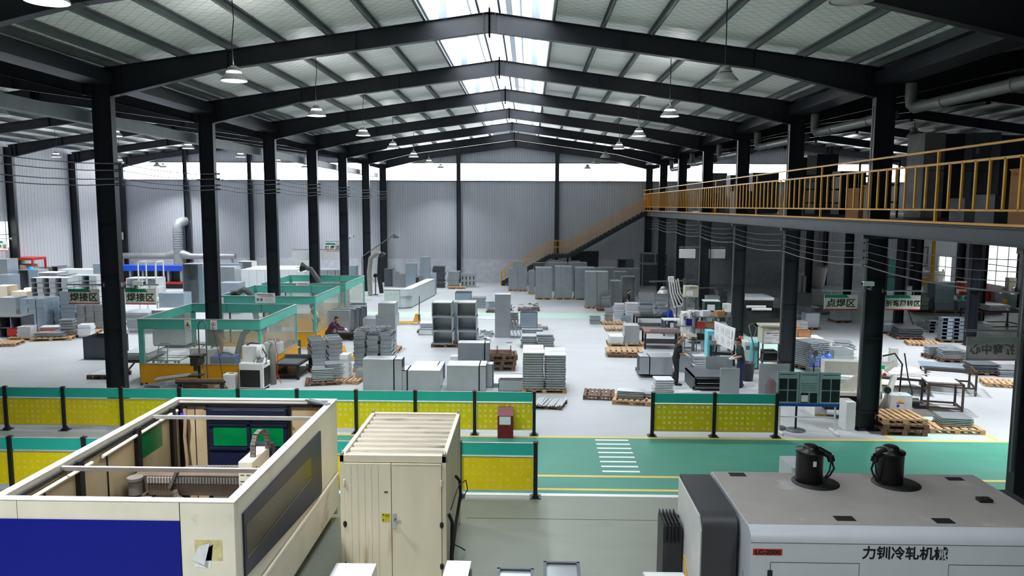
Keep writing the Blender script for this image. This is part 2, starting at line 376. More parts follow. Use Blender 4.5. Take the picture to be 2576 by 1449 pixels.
# ---- portal frames
def H_column(x, y, z1, depth=.5, wid=.24, ribs=(.5, 2.6, 4.2, 5.6, 7.2)):
    b = MB(); d = depth/2
    for s in (-1, 1): b.box(x+s*d-.012, y-wid/2, 0, x+s*d+.012, y+wid/2, z1)
    b.box(x-d, y-.008, 0, x+d, y+.008, z1)
    for z in ribs:
        if z < z1: b.box(x-d, y-wid/2+.01, z, x+d, y+wid/2-.01, z+.015)
    b.box(x-d-.06, y-wid/2-.06, 0, x+d+.06, y+wid/2+.06, .03)
    return b
def rafter(xa, xc, y, s):
    # from column row xa up to ridge xc: tapered I beam
    b = MB(); d = .25
    X0 = xa; X1 = xc; u = lambda t: X0+(X1-X0)*t
    top = [(u(0), roofz(u(0), xc)), (u(1), ZR)]
    bot = [(u(1), ZR-.5), (u(.32), roofz(u(.32), xc)-.48), (u(.025), roofz(u(.025), xc)-.78), (u(0), roofz(u(0), xc)-.78)]
    b.prism(top+bot, 'y', y-.006, y+.006)
    t = top+bot
    for (p, q) in ((t[0], t[1]), (t[2], t[3]), (t[3], t[4])):
        b.prism([(p[0], p[1]), (q[0], q[1]), (q[0], q[1]+.016), (p[0], p[1]+.016)], 'y', y-.12, y+.12)
    for k in (.05, .33, .66, .985): b.box(u(k)-.008, y-.11, roofz(u(k), xc)-(.77 if k < .1 else .49), u(k)+.008, y+.11, roofz(u(k), xc))
    if True: b.box(xc-.02, y-.14, ZR-.62, xc+.02, y+.14, ZR+.12)
    return b
for k, y in enumerate(YS):
    last = abs(y-YE) < .1; yy = y-.25 if last else y
    for x in (LEFTX, XL, XR, RIGHTX):
        if x == LEFTX and y < 30: continue
        if x == RIGHTX and y < 14: continue
        struct('steel_column', H_column(x, yy, ZE-.1), FRAME)
    for xc in (XC-SPAN, XC, XC+SPAN):
        for s in (-1, 1):
            struct('steel_beam', rafter(xc+s*SPAN/2, xc, yy, s), FRAME)
# columns of the end wall
for x in (-5.64, 2.2, -22.4, -17.2, -27.6, 16.5, 23.6): struct('steel_column', H_column(x, YE-.3, 10.9, .3, .3, ()), FRAME)
gz = MB(); 
for z in (9.55, 8.13): gz.box(LEFTX, YE-.08, z, RIGHTX, YE+.02, z+.06)
struct('trim_1', gz, FRAME)
# valley gutters along both column rows
for x, s in ((XL, -1), (XR, 1)):
    g = MB().box(x-.35, YB, ZE-.42, x+.35, YE, ZE-.4); g.box(x-.37, YB, ZE-.42, x-.35, YE, ZE-.1); g.box(x+.35, YB, ZE-.42, x+.37, YE, ZE-.1)
    struct('roof_gutter', g, FRAME)
# grey box gutter under the valley at the left, pvc drain pipe at the right
b = MB().box(-12.32, YB, 8.4, -12.05, YE-.4, 8.72); struct('trim_2', b, PURLIN)
# ================================================================= high bay lamps
SHADE = mat('lamp_shade_aluminium', (176, 176, 172), .4, .2, .06, 4)
GLOW = mat('lamp_glow', (240, 246, 255), .5, emit=26.)
UNLIT = mat('lamp_diffuser_unlit', (196, 198, 200), .4)
def lamp_meshes():
    s = MB().lathe([(.285, 0), (.275, .025), (.2, .12), (.165, .17), (.17, .18), (.205, .13), (.29, .03), (.295, 0)], n=28)
    h = MB().lathe([(.0, .34), (.06, .34), (.085, .31), (.125, .3), (.13, .27), (.105, .262), (.105, .245), (.15, .24), (.155, .205), (.12, .195), (.12, .15), (0, .15)], n=24)
    d = MB().lathe([(0, .012), (.27, .012), (.272, .03), (0, .03)], n=28)
    r = MB().lathe([(.158, .172), (.17, .185), (.162, .203), (.152, .2)], n=24)
    return s.mesh('lamp_shade', SHADE), h.mesh('lamp_housing', SHADE), d.mesh('diffuser', GLOW), d.mesh('diffuser', UNLIT), r.mesh('glow_ring', GLOW)
LM = lamp_meshes()
def lamp(x, y, z, top, on, label, group=None, watts=None):
    t = thing('high_bay_lamp', label, 'lamp', (x, y, z), 0, group)
    part('lamp_shade', LM[0], None, t); part('lamp_housing', LM[1], None, t)
    part('diffuser', LM[2] if on else LM[3], None, t)
    if on: part('glow_ring', LM[4], None, t)
    w = random.uniform(-.03, .03)
    part('cord', MB().tube([(0, 0, .33), (w, 0, .33+(top-z-.33)*.35), (-w, .02, .33+(top-z-.33)*.7), (0, .03, top-z)], .012, 6), DARK, t)
    if on:
        l = bpy.data.lights.new('lamp_light', 'AREA'); l.shape = 'DISK'; l.size = .5; l.energy = watts or LAMP_W; l.color = (.93, .97, 1); l.spread = math.radians(116)
        o = bpy.data.objects.new('lamp_light', l); COL.objects.link(o); o.parent = t; o.location = (0, 0, -.01)
        l = bpy.data.lights.new('upper_glow', 'AREA'); l.shape = 'DISK'; l.size = .3; l.energy = 14.; o = bpy.data.objects.new('upper_glow', l); COL.objects.link(o); o.parent = t; o.location = (0, 0, .36); o.rotation_euler = (PI, 0, 0)
n = 0
words = ['nearest the camera', 'second', 'third', 'fourth', 'fifth', 'sixth', 'seventh', 'eighth', 'ninth']
for k in range(-3, 7):
    y = 17.54+BAY*k
    for x, on, side in ((XC-5.6, True, 'left'), (XC+5.45, k in (1, 2, 3), 'right')):
        if k < -1: on = True  # unseen lamps behind the viewpoint, added to light the front machines
        i = k+1
        lab = ('hanging high bay lamp, lit, ' if on else 'hanging high bay lamp, switched off, ')+(words[i]+' in line' if i >= 0 else ['just', 'well'][-2-k]+' behind the viewpoint and unseen')+', %s of the ridge skylight' % side
        lamp(x, y, 8.98, roofz(x, XC)+.23, on, lab, 'high bay lamps of the main hall', (NEAR_W if x < XC else 260.) if k < 0 else None)
left = [(-28.3, 45.6, 1), (-17.1, 31.6, 1), (-27.8, 51.8, 1), (-17.1, 38.4, 1), (-17., 45.1, 1), (-16.8, 51.2, 1), (-27.6, 56.6, 0), (-16.6, 23.9, 0), (-28.3, 38.9, 1), (-17, 58, 1), (-28.2, 32.1, 1), (-28, 58.4, 1)]
names = ['far over the stacked shelves by the side wall', 'seen just right of the big front column', 'low behind the big front column', 'between first and second columns', 'over the extraction duct', 'small and far, in front of window band', 'switched off, tiny before the bright window band', 'switched off at the picture edge', 'over the near stacks by the side wall', 'last of its row before the end wall', 'outside the view over the side aisle', 'last of the outer row by the end wall']
for (x, y, on), nm in zip(left, names): lamp(x, y, 8.98, roofz(x, XC-SPAN)+.23, bool(on), 'side-hall high bay lamp '+nm, 'high bay lamps of the side hall', SIDE_W)
for x, y in ((15.2, 44.5), (15.2, 31), (25.8, 38)): lamp(x, y, 8.98, roofz(x, XC+SPAN)+.23, False, 'switched-off high bay lamp over the gallery, about %d metres away' % y, 'lamps over the gallery')
# ================================================================= perforated barrier fences
def perforated(name, c):
    m, nt, b, N, L = node_mat(name)
    tc = N('ShaderNodeTexCoord'); sp = N('ShaderNodeSeparateXYZ'); L(tc.outputs['Object'], sp.inputs[0])
    u = mathn(nt, 'SUBTRACT', mathn(nt, 'FRACT', mathn(nt, 'DIVIDE', mathn(nt, 'ADD', sp.outputs[0], .735), .147)), .5)
    v = mathn(nt, 'SUBTRACT', mathn(nt, 'FRACT', mathn(nt, 'DIVIDE', mathn(nt, 'SUBTRACT', sp.outputs[2], .16), .145)), .5)
    au, av = mathn(nt, 'ABSOLUTE', u), mathn(nt, 'ABSOLUTE', v)
    diag = mathn(nt, 'LESS_THAN', mathn(nt, 'ABSOLUTE', mathn(nt, 'SUBTRACT', au, av)), .035)
    ring = mathn(nt, 'MULTIPLY', mathn(nt, 'LESS_THAN', au, .17), mathn(nt, 'GREATER_THAN', au, .07))
    ins = mathn(nt, 'MULTIPLY', mathn(nt, 'LESS_THAN', mathn(nt, 'ABSOLUTE', sp.outputs[0]), .73), mathn(nt, 'MULTIPLY', mathn(nt, 'GREATER_THAN', sp.outputs[2], .16), mathn(nt, 'LESS_THAN', sp.outputs[2], .885)))
    hole = mathn(nt, 'MULTIPLY', mathn(nt, 'MULTIPLY', diag, ring), ins)
    wn = N('ShaderNodeTexWhiteNoise'); wn.noise_dimensions = '2D'; cv = N('ShaderNodeCombineXYZ'); L(mathn(nt, 'FLOOR', mathn(nt, 'DIVIDE', mathn(nt, 'ADD', sp.outputs[0], .735), .147)), cv.inputs[0]); L(mathn(nt, 'FLOOR', mathn(nt, 'DIVIDE', mathn(nt, 'SUBTRACT', sp.outputs[2], .16), .145)), cv.inputs[1]); L(cv.outputs[0], wn.inputs['Vector'])
    hole = mathn(nt, 'MULTIPLY', hole, mathn(nt, 'GREATER_THAN', wn.outputs['Value'], .3))
    nz = N('ShaderNodeTexNoise'); nz.inputs['Scale'].default_value = 2.5; L(tc.outputs['Object'], nz.inputs['Vector'])
    r = N('ShaderNodeValToRGB'); r.color_ramp.elements[0].color = rgb(tuple(x*.95 for x in c)); r.color_ramp.elements[1].color = rgb(c); L(nz.outputs['Fac'], r.inputs['Fac'])
    L(r.outputs['Color'], b.inputs['Base Color']); L(mathn(nt, 'SUBTRACT', 1., hole), b.inputs['Alpha']); b.inputs['Roughness'].default_value = .45
    return m
FYEL = perforated('yellow_perforated_sheet', (240, 216, 0))
FTEAL = mat('teal_barrier_panel', (36, 176, 160), .4, 0, .05, 1)
FPOST = mat('black_barrier_post', (22, 22, 24), .45, 0, .1, 3)
def fence(xs, y, label):
    t = thing('barrier_fence', label, 'fence', (0, y, 0))
    for x in xs:
        p = part('post', MB().box(-.045, -.045, 0, .045, .045, 1.2), FPOST, t, loc=(x, 0, 0), bev=.006)
        part('base_plate', MB().box(-.12, -.12, 0, .12, .12, .02).box(-.07, -.07, .02, .07, .07, .06), FPOST, p)
        part('post_cap', MB().box(-.055, -.055, 1.2, .055, .055, 1.215).add([(-.055, -.055, 1.215), (.055, -.055, 1.215), (.055, .055, 1.215), (-.055, .055, 1.215), (0, 0, 1.245)], [(0, 1, 4), (1, 2, 4), (2, 3, 4), (3, 0, 4)]), FPOST, p)
    for a, b in zip(xs, xs[1:]):
        w = (b-a)/2-.05; c = (a+b)/2
        part('teal_panel', MB().box(-w, -.012, .93, w, .012, 1.185), FTEAL, t, 'plain teal upper panel', loc=(c, 0, 0))
        part('yellow_panel', MB().quad((-w, 0, .15), (w, 0, .15), (w, 0, .89), (-w, 0, .89)), FYEL, t, 'yellow panel with rows of small cross-shaped cut-outs', loc=(c, 0, 0))
        part('panel_edge', MB().box(-w, -.015, .885, w, .015, .9).box(-w, -.015, .14, w, .015, .155).box(-w, -.015, 1.183, w, .015, 1.195), mat('aluminium_edge', (180, 182, 180), .4, .3), t, loc=(c, 0, 0))
    return t
fence([.17-1.615*i for i in range(10, -1, -1)], 20.22, 'long black-posted barrier, teal above yellow, on the far side of the green walkway')
fence([.17-1.62*i for i in range(8, -1, -1)], 15.77, 'barrier on the near side of the green walkway, behind the cream laser machine')
fence([3.37, 5.03, 6.7], 20.25, 'short two-bay teal and yellow barrier next to the notice board')
# ================================================================= laser cutting machine with roofless cream enclosure
NAVY = mat('navy_enclosure_panel', (6, 20, 132), .45, 0, .04, 1, spec=.2)
NAVYD = mat('dark_navy_panel', (22, 30, 58), .4, 0, .06, 1)
TANIN = mat('stained_inner_lining', (190, 168, 132), .5, 0, .12, 1.5, dirt=((120, 84, 50), .58, .85, 1.2))
SMOKE = mat('smoked_window', (34, 34, 36), .2, 0, .1, 2)
GRNWIN = mat('green_laser_window', (2, 120, 62), .2, 0, .2, 2)
DUSTW = mat('dusty_cream_rim', (222, 216, 206), .5, 0, .05, 3)
lx0, lx1, ly0, ly1, lz = -6.95, -3.76, 9.35, 14.6, 2.4
ls = thing('laser_cutting_machine', 'large open-topped cream and navy laser cutting machine filling the lower left corner', 'machine', (lx0, ly0, 0))
w, d = lx1-lx0, ly1-ly0
b = MB()
T_ = .11
b.box(0, 0, .35, w, T_, lz); b.box(0, d-T_, .1, w, d, lz); b.box(0, T_, .1, T_, d-T_, lz); b.box(w-T_, T_, .98, w, d-T_, lz)
b.box(w-T_-.02, 0, .93, w-.03, d, .98)
b.prism([(w-.2, .86), (w+.02, .86), (w+.02, .93), (w-.05, .93), (w-.1, .98), (w-.2, .98)], 'y', .02, d)
b.box(w-.25, .02, .25, w+.01, d, .86)
part('enclosure_wall', b, CREAM, ls, bev=.008)
part('top_rim', MB().box(-.01, -.01, lz, w+.01, T_+.01, lz+.012).box(-.01, d-T_-.01, lz, w+.01, d+.01, lz+.012).box(-.01, T_, lz, T_+.01, d-T_, lz+.012).box(w-T_-.01, T_, lz, w+.01, d-T_, lz+.012), DUSTW, ls)
part('plinth', MB().box(.1, .1, 0, w-.15, d-.1, .3), DARK, ls)
part('front_panel', MB().box(-.0, -.015, .4, 2.48, 0, 2.15), NAVY, ls, 'royal blue front panel')
part('panel_seam', MB().box(2.478, -.004, .4, 2.486, 0, 2.4).box(.36, -.003, 2.15, .364, 0, 2.4), DARK, ls)
sp = part('side_window_panel', MB().prism([(.25, 2.15), (.25, 1.28), (3.9, 1.0), (3.98, 1.05), (3.98, 2.15)], 'x', w, w+.03), NAVYD, ls, 'dark navy side panel')
part('smoked_window', MB().prism([(.3, 1.98), (.3, 1.52), (3.32, 1.56), (3.32, 1.9)], 'x', w+.03, w+.034), SMOKE, sp)
part('chrome_strip', MB().box(w+.034, .3, 1.51, w+.04, 3.3, 1.52), CHROME, sp)
n_ = part('notice_sheet', MB().add([(2.62, -.004, 1.62), (2.8, -.05, 1.58), (2.86, -.012, 1.86), (2.74, -.06, 1.84)], [(0, 1, 3), (1, 2, 3)]).add([(2.64, -.003, 1.53), (2.86, -.003, 1.52), (2.9, -.003, 1.84), (2.7, -.003, 1.7)], [(0, 1, 2, 3)]), PAPER, ls, 'crumpled white paper peeling off the front')
part('glue_mark', MB().box(2.66, -.003, 1.62, 3.02, 0, 1.9), mat('yellowed_glue', (205, 192, 140), .6, 0, .2, 9), ls)
# inside linings, posts, doors
li = MB()
li.box(T_, T_, .3, w-T_, T_+.02, 2.25); li.box(T_, T_, .3, T_+.02, d-T_, 2.25); li.box(w-T_-.02, T_, .98, w-T_, d-T_, 2.3); li.box(T_, d-T_-.02, .3, .72, d-T_, 2.28); li.box(2.25, d-T_-.02, .3, w-T_, d-T_, 2.28)
part('inner_lining', li, TANIN, ls)
po = MB()
for y in (1.7, 3.42, 4.72): po.box(T_+.02, y-.06, .3, T_+.1, y+.06, 2.34)
po.box(T_, d-T_-.09, .3, T_+.16, d-T_-.02, 2.3); po.box(.66, d-T_-.06, .3, .72, d-T_-.02, 2.3); po.box(2.25, d-T_-.06, .3, 2.32, d-T_-.02, 2.3)
for y in (.9, 2.5): po.box(T_+.02, y-.012, .3, T_+.035, y+.012, 2.2)
po.box(.42, d-T_-.03, .3, .435, d-T_-.01, 2.25); po.box(T_+.01, T_, 2.27, T_+.06, d-T_, 2.33); po.box(T_, d-T_-.06, 2.28, w-T_, d-T_-.01, 2.34)
part('inner_post', po, DARK, ls)
dr = part('rear_door', MB().box(.71, d-T_-.07, .5, 2.25, d-T_-.025, 2.22).box(.7, d-T_-.14, 2.12, 2.26, d-T_-.02, 2.26).box(.71, d-T_-.1, 1.42, 2.25, d-T_-.06, 1.46).box(.71, d-T_-.1, 1.9, 2.25, d-T_-.06, 1.94).box(1.47, d-T_-.1, .5, 1.54, d-T_-.05, 2.15), NAVYD, ls, 'dark blue rear lifting door')
part('green_window', MB().box(.8, d-T_-.08, 1.5, 1.46, d-T_-.072, 1.88).box(1.55, d-T_-.08, 1.5, 2.18, d-T_-.072, 1.88), GRNWIN, dr)
part('curtain_rail', MB().box(.7, d-.36, 2.255, 2.26, d-.34, 2.275), CHROME, dr)
part('side_green_window', MB().box(T_+.02, 3.5, 1.73, T_+.03, 4.35, 2.18), GRNWIN, ls)
for y in (1.36, 4.1): part('roof_bar', MB().box(.02, y-.03, lz-.09, w-.05, y+.03, lz-.03), mat('roof_bar_grey', (150, 146, 142), .5), ls)
part('light_tube', MB().cyl((T_+.07, .4, 2.2), (T_+.07, 2.0, 2.2), .03).cyl((T_+.07, 2.3, 2.2), (T_+.07, 4.9, 2.24), .03), CREAM, ls)
part('cable_loom', MB().tube([(.28, 5.0, 2.25), (.3, 4.98, 2.1), (.26, 5.0, 1.7), (.3, 4.98, 1.2), (.28, 5., .9)], .035), mat('beige_cable', (170, 140, 110), .7), ls)
part('status_lamp', MB().cyl((.25, 4.95, 2.1), (.25, 4.95, 2.17), .03), mat('blue_status_light', (40, 30, 255), .3, emit=3.), ls)
part('cutting_bed', MB().box(.3, .3, .3, w-.3, 3.2, 1.1).box(.3, .25, 1.1, .42, 4.6, 1.22), DARK, ls)
sl = MB()
for k in range(26): sl.box(.45, .35+k*.105, 1.1, w-.35, .36+k*.105, 1.19)
part('bed_slat', sl, DARK, ls)
solid('sheet_metal_blank', MB().box(-.55, -.65, 0, .55, .42, .006), STEEL3, 'bluish sheet blank lying on the bed inside the laser cutting machine', 'metal sheet', (lx0+1.45, ly0+2.1, 1.19))
gy = 3.05
ga = part('gantry', MB().box(.25, gy, 1.28, w-.14, gy+.28, 1.62).box(.22, gy-.12, 1.2, .5, gy+.4, 1.34), mat('dusty_brown_gantry', (92, 76, 62), .6, 0, .2, 3), ls)
be = MB()
for k in range(46): be.box(.5+k*.05, gy-.03, 1.5, .535+k*.05, gy, 1.6)
part('bellows', be, mat('grey_bellows', (150, 144, 138), .6), ga)
part('drive_motor', MB().cyl((.34, gy-.1, 1.34), (.34, gy-.1, 1.58), .11).cyl((.34, gy-.1, 1.58), (.34, gy-.1, 1.63), .13).box(.3, gy-.25, 1.2, .62, gy-.1, 1.3), mat('grey_motor', (104, 98, 92), .5), ga)
CH = mat('cable_chain_grey', (96, 90, 84), .5, 0, .15, 12)
def chain(name, pts, parent, w_=.09, h=.05):
    m_ = MB(); L_ = [Vector(p) for p in pts]
    for p, q in zip(L_, L_[1:]):
        n = max(1, round((q-p).length/.06))
        for k in range(n):
            a = p.lerp(q, (k+.06)/n); c = p.lerp(q, (k+.94)/n); m_.bar(a, c, w_, h)
    return part(name, m_, CH, parent)
chain('cable_chain', [(.9, gy-.03, 1.42), (1.05, gy-.05, 1.74), (1.3, gy-.05, 1.79), (2.1, gy-.05, 1.8)], ga)
chain('cable_chain', [(1.0, gy-.12, 1.42), (1.05, gy-.14, 1.3), (1.2, gy-.14, 1.23), (1.9, gy-.14, 1.22)], ga)
hd = part('cutting_head', MB().box(2.12, gy-.15, 1.3, 2.36, gy+.72, 1.93), CREAM, ls, bev=.01)
vs = MB()
for x in (2.15, 2.25):
    for k in range(8):
        if k != 4: vs.box(x, gy-.153, 1.42+k*.055, x+.065, gy-.14, 1.434+k*.055)
for k in range(6): vs.box(2.355, gy-.1, 1.5+k*.055, 2.363, gy+.06, 1.514+k*.055)
part('vent_slots', vs, DARK, hd)
part('head_cover', MB().box(2.1, gy+.68, 1.2, 2.42, gy+.8, 1.98), NAVYD, hd)
chain('head_cable_chain', [(2.28, gy+.1, 1.93), (2.28, gy+.12, 2.12), (2.3, gy+.2, 2.28), (2.34, gy+.32, 2.33), (2.38, gy+.44, 2.28), (2.4, gy+.5, 2.1), (2.4, gy+.5, 1.95)], hd)
solid('grey_channel_offcut', MB().box(-.32, -.05, 0, .32, -.03, .03).box(-.32, -.05, 0, .32, .05, .012).box(-.32, .03, 0, .32, .05, .03), STEEL, 'short grey channel offcut lying on the far corner of the cream enclosure rim', 'metal offcut', (-4.05, 14.3, lz+.013), -.62)
# ================================================================= cream container cabinet
cx0, cx1, cy0, cy1, cz = -3.03, -1.31, 11.87, 14.45, 2.2
CDIRT = mat('rust_streaked_cream', (216, 206, 180), .55, 0, .05, 1.5, dirt=((158, 112, 60), .62, .9, 1.3), stretch=(3, 3, .5))
cc = thing('equipment_container', 'rust-streaked cream double-door container cabinet beside the laser machine', 'container', (cx0, cy0, 0))
w, d = cx1-cx0, cy1-cy0
b = MB().box(.03, .05, .06, w-.03, d-.03, cz-.1)
for x in (0, w-.07): b.box(x, 0, 0, x+.07, .08, cz); b.box(x, d-.08, 0, x+.07, d, cz)
b.box(0, 0, cz-.12, w, .08, cz); b.box(0, 0, 0, w, .08, .1); b.box(0, d-.08, cz-.12, w, d, cz); b.box(0, 0, cz-.1, .07, d, cz); b.box(w-.07, 0, cz-.1, w, d, cz)
part('container_body', b, CDIRT, cc, bev=.006)
ro = MB(); k = 0; y = .1
prof = []
while y < d-.12:
    prof += [(y, cz-.03), (y+.13, cz-.03), (y+.16, cz-.075), (y+.235, cz-.075), (y+.265, cz-.03)]; y += .265
prof = prof+[(prof[-1][0], cz-.1), (prof[0][0], cz-.1)]
ro.prism(prof, 'x', .07, w-.07)
part('corrugated_roof', ro, mat('dusty_roof_sheet', (178, 168, 152), .7, 0, .1, 2, dirt=((92, 74, 60), .55, .8, 2.2), stretch=(.5, 4, 1)), cc)
for i, (x0, x1) in enumerate(((.075, .83), (.84, w-.075))):
    dd = part('door', MB().box(x0, -.018, .11, x1, .01, cz-.13), CDIRT, cc, bev=.004)
    g = MB()
    if i == 0:
        for k in range(1, 6): g.box(x0+k*.11, -.0195, .16, x0+k*.11+.003, -.015, cz-.17)
    else: g.box(x0+.02, -.02, cz-.16, x1-.02, -.015, cz-.155)
    part('door_groove', g, mat('door_groove_shade', (150, 140, 118), .7), dd)
    hx = x0-.0 if i == 0 else x1
    for z in (.35, 1.05, 1.75): part('hinge', MB().cyl((hx, -.022, z-.05), (hx, -.022, z+.05), .016).box(hx-.03, -.02, z-.035, hx+.03, -.012, z+.035), CDIRT if z > 1.5 else DARK, dd)
    if i == 1:
        part('door_handle', MB().box(.855, -.03, .99, .91, -.018, 1.24).cyl((.885, -.03, 1.13), (.885, -.075, 1.13), .012).cyl((.885, -.075, 1.13), (1.0, -.075, 1.13), .012), CHROME, dd)
    else:
        part('warning_label', MB().box(.67, -.0215, 1.1, .81, -.018, 1.24), mat('yellow_label', (190, 180, 40), .5, 0, .2, 40), dd)
        part('label_print', MB().box(.69, -.0225, 1.2, .71, -.021, 1.225).box(.69, -.0225, 1.115, .71, -.021, 1.14).box(.725, -.0225, 1.205, .8, -.021, 1.215).box(.725, -.0225, 1.18, .795, -.021, 1.187), BLACKTX, dd)
        part('tape_scrap', MB().box(.72, -.0215, 1.58, .78, -.018, 1.61), mat('brown_tape', (104, 66, 40), .6), dd)
for x in (.03, w-.03):
    for y in (.05, d-.05):
        part('lifting_eye', MB().tube([(x, y, cz), (x-.025, y, cz+.03), (x, y, cz+.065), (x+.025, y, cz+.03), (x, y, cz)], .009).box(x-.035, y-.02, cz, x+.035, y+.02, cz+.01), mat('eye_steel', (150, 148, 142), .4, .3), cc)
part('cable_bundle', MB().tube([(w+.01, .3, 1.1), (w+.06, .35, .95), (w+.05, .4, .55), (w+.03, .3, .05)], .03).tube([(w+.01, 1.5, 1.32), (w+.07, 1.6, 1.2), (w+.08, 1.7, .9), (w+.05, 1., .6), (w+.04, .5, .3), (w+.05, .4, .04)], .028).tube([(w+.02, .5, 1.1), (w+.1, 1.1, 1.3), (w+.16, 1.9, 1.1), (w+.17, 2.2, .8), (w+.06, 1.9, .7)], .01).tube([(w+.05, .5, .5), (w+.15, .9, .25), (w+.2, 1.2, .06)], .012), RUBBER, cc)
# ================================================================= outdoor air conditioning unit, boxes in the near foreground
ac = thing('air_conditioner_unit', 'dusty white air conditioner outdoor unit standing by the container cabinet', 'air conditioner', (-1.03, 10.55, 0), -.03)
part('casing', MB().box(-.17, -.36, .06, .17, .4, .86), mat('dusty_white_casing', (214, 212, 208), .5, 0, .06, 3, dirt=((90, 84, 80), .66, .9, 6)), ac, bev=.012)
part('top_cover', MB().box(-.185, -.38, .86, .185, .42, .885), mat('dusty_white_lid', (226, 224, 222), .5, 0, .06, 3, dirt=((120, 112, 108), .62, .9, 7)), ac, bev=.008)
part('coil_guard', MB().box(.17, -.3, .12, .2, .34, .8), NAVYD, ac)
part('foot', MB().box(-.15, -.3, 0, .15, -.24, .06), DARK, ac); part('foot', MB().box(-.15, .24, 0, .15, .3, .06), DARK, ac)
solid('white_cable_box', MB().box(-.4, -.3, 0, .24, .22, .6), WHITE, 'white box whose top edge shows at the foot of the container doors', 'box', (-2.6, 11.2, 0), 0, bev=.008)
for x, y, wd, nm in ((-.17, 10.1, .5, 'lower'), (.5, 10.32, .5, 'taller')):
    h = 1.0
    t = thing('steel_crate', nm+' of two open grey steel crates cut off by the bottom edge', 'crate', (x, y, 0), -.02)
    part('crate_body', MB().open_box(-wd/2, -.4, 0, wd/2, .4, h, '+z', .015), STEEL2, t); part('tray_liner', MB().box(-wd/2+.03, -.37, h-.04, wd/2-.03, .37, h-.02), STEEL, t); part('rim', MB().box(-wd/2-.015, -.415, h, wd/2+.015, -.37, h+.012).box(-wd/2-.015, .37, h, wd/2+.015, .415, h+.012).box(-wd/2-.015, -.4, h, -wd/2+.03, .4, h+.012).box(wd/2-.03, -.4, h, wd/2+.015, .4, h+.012), DKSTEEL, t)
# ================================================================= grey cold rolling machine (right foreground)
MWH = mat('light_grey_machine_enamel', (196, 200, 206), .4, 0, .04, 1.5)
MTOP = mat('dusty_machine_top', (158, 152, 147), .6, 0, .06, 2, dirt=((205, 205, 205), .62, .82, 1.4))
MANT = mat('anthracite_cover', (58, 58, 62), .5, 0, .06, 2)
x0, x1, y0, y1, z = 2.93, 7.05, 9.64, 11.95, 2.0
cr = thing('cold_rolling_machine', 'big pale grey cold rolling machine with two black motors on top', 'machine', (x0, y0, 0))
w, d = x1-x0, y1-y0
def rounded(y0, y1, z0, z1, rf, rb):
    p = [(y0, z0)]
    p += [(y0+rf-rf*math.cos(t), z1-rf+rf*math.sin(t)) for t in [PI/2*k/8 for k in range(9)]]
    p += [(y1-rb+rb*math.sin(t), z1-rb+rb*math.cos(t)) for t in [PI/2*k/6 for k in range(7)]]
    return p+[(y1, z0)]
def shell(x0, x1, prof, cap=True):
    m_ = MB(); n = len(prof)
    vs = [(x0, u, v) for u, v in prof]+[(x1, u, v) for u, v in prof]
    m_.add(vs, [(i, i+n, i+n+1, i+1) for i in range(n-1)], True); m_.add(vs, [tuple(range(n)), tuple(range(2*n-1, n-1, -1))]); return m_
part('housing', shell(0, w, rounded(0, d, .12, z, .17, .12)), MWH, cr)
part('base_frame', MB().box(.05, .1, 0, w-.05, d-.05, .12), DARK, cr)
part('top_cover', MB().box(.012, .2, z-.004, w-.01, d-.12, z+.004), MTOP, cr, 'dusty taupe top')
part('seam', MB().box(.0, -.003, 1.83, w, 0, 1.835).box(.26, -.003, 1.46, .266, 0, 1.57).box(.26, -.003, 1.565, 1.42, 0, 1.571).box(1.416, -.003, .6, 1.422, 0, 1.571).box(2.57, -.003, 1.565, w-.2, 0, 1.571).box(2.57, -.003, .6, 2.575, 0, 1.571), DARK, cr)
part('door_hinge', MB().box(.23, -.02, 1.36, .29, 0, 1.46), DARK, cr)
pl = part('model_plate', MB().box(.03, -.006, 1.665, .41, 0, 1.75), REDM, cr, 'red model plate'); text('model_lettering', 'LC-2000', .085, BLACKTX, pl, (.22, -.008, 1.705), bold=.003, sx=1.12)
text('maker_lettering', '力钏冷轧机械', .185, BLACKTX, cr, (2.0, -.004, 1.705), bold=.004, sx=1.)
for (a, b_) in (((.25, 2.0), (.5, 2.16)), ((3.59, 1.93), (3.84, 2.07)), ((1.24, .33), (1.5, .49)), ((2.55, .29), (2.8, .46))):
    part('vent_opening', MB().box(a[0], a[1], z+.003, b_[0], b_[1], z+.008), BLACKTX, cr)
part('latch', MB().box(3.55, 1.03, z+.004, 3.73, 1.16, z+.05).box(3.65, 1.04, z+.05, 3.67, 1.15, z+.058), DARK, cr)
BLK = mat('gloss_black_motor', (10, 10, 11), .35)
for x, s in ((1.4, 1), (2.62, -1)):
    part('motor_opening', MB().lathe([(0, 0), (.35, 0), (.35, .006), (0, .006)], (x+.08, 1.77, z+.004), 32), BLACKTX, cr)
    mo_ = part('drive_motor', MB().lathe([(.2, 0), (.2, .46), (.215, .47), (.215, .5), (.12, .52), (.12, .56), (.09, .58), (0, .58)], (x, 1.83, z), 24), BLK, cr, 'upright black servo motor')
    part('connector', MB().cyl((x+s*.1, 1.78, z+.53), (x+s*.27, 1.73, z+.44), .05).cyl((x+s*.27, 1.73, z+.44), (x+s*.29, 1.72, z+.36), .055), BLK, mo_)
    part('motor_cable', MB().tube([(x+s*.29, 1.72, z+.37), (x+s*.33, 1.71, z+.25), (x+s*.28, 1.73, z+.14), (x+s*.2, 1.75, z+.05), (x+s*.15, 1.68, z)], .016).tube([(x+s*.28, 1.71, z+.37), (x+s*.26, 1.70, z+.22), (x+s*.2, 1.72, z+.1)], .012), BLK, mo_)
    if s > 0: part('motor_label', MB().box(x-.02, 1.625, z+.3, x+.03, 1.63, z+.38), WHITE, mo_)
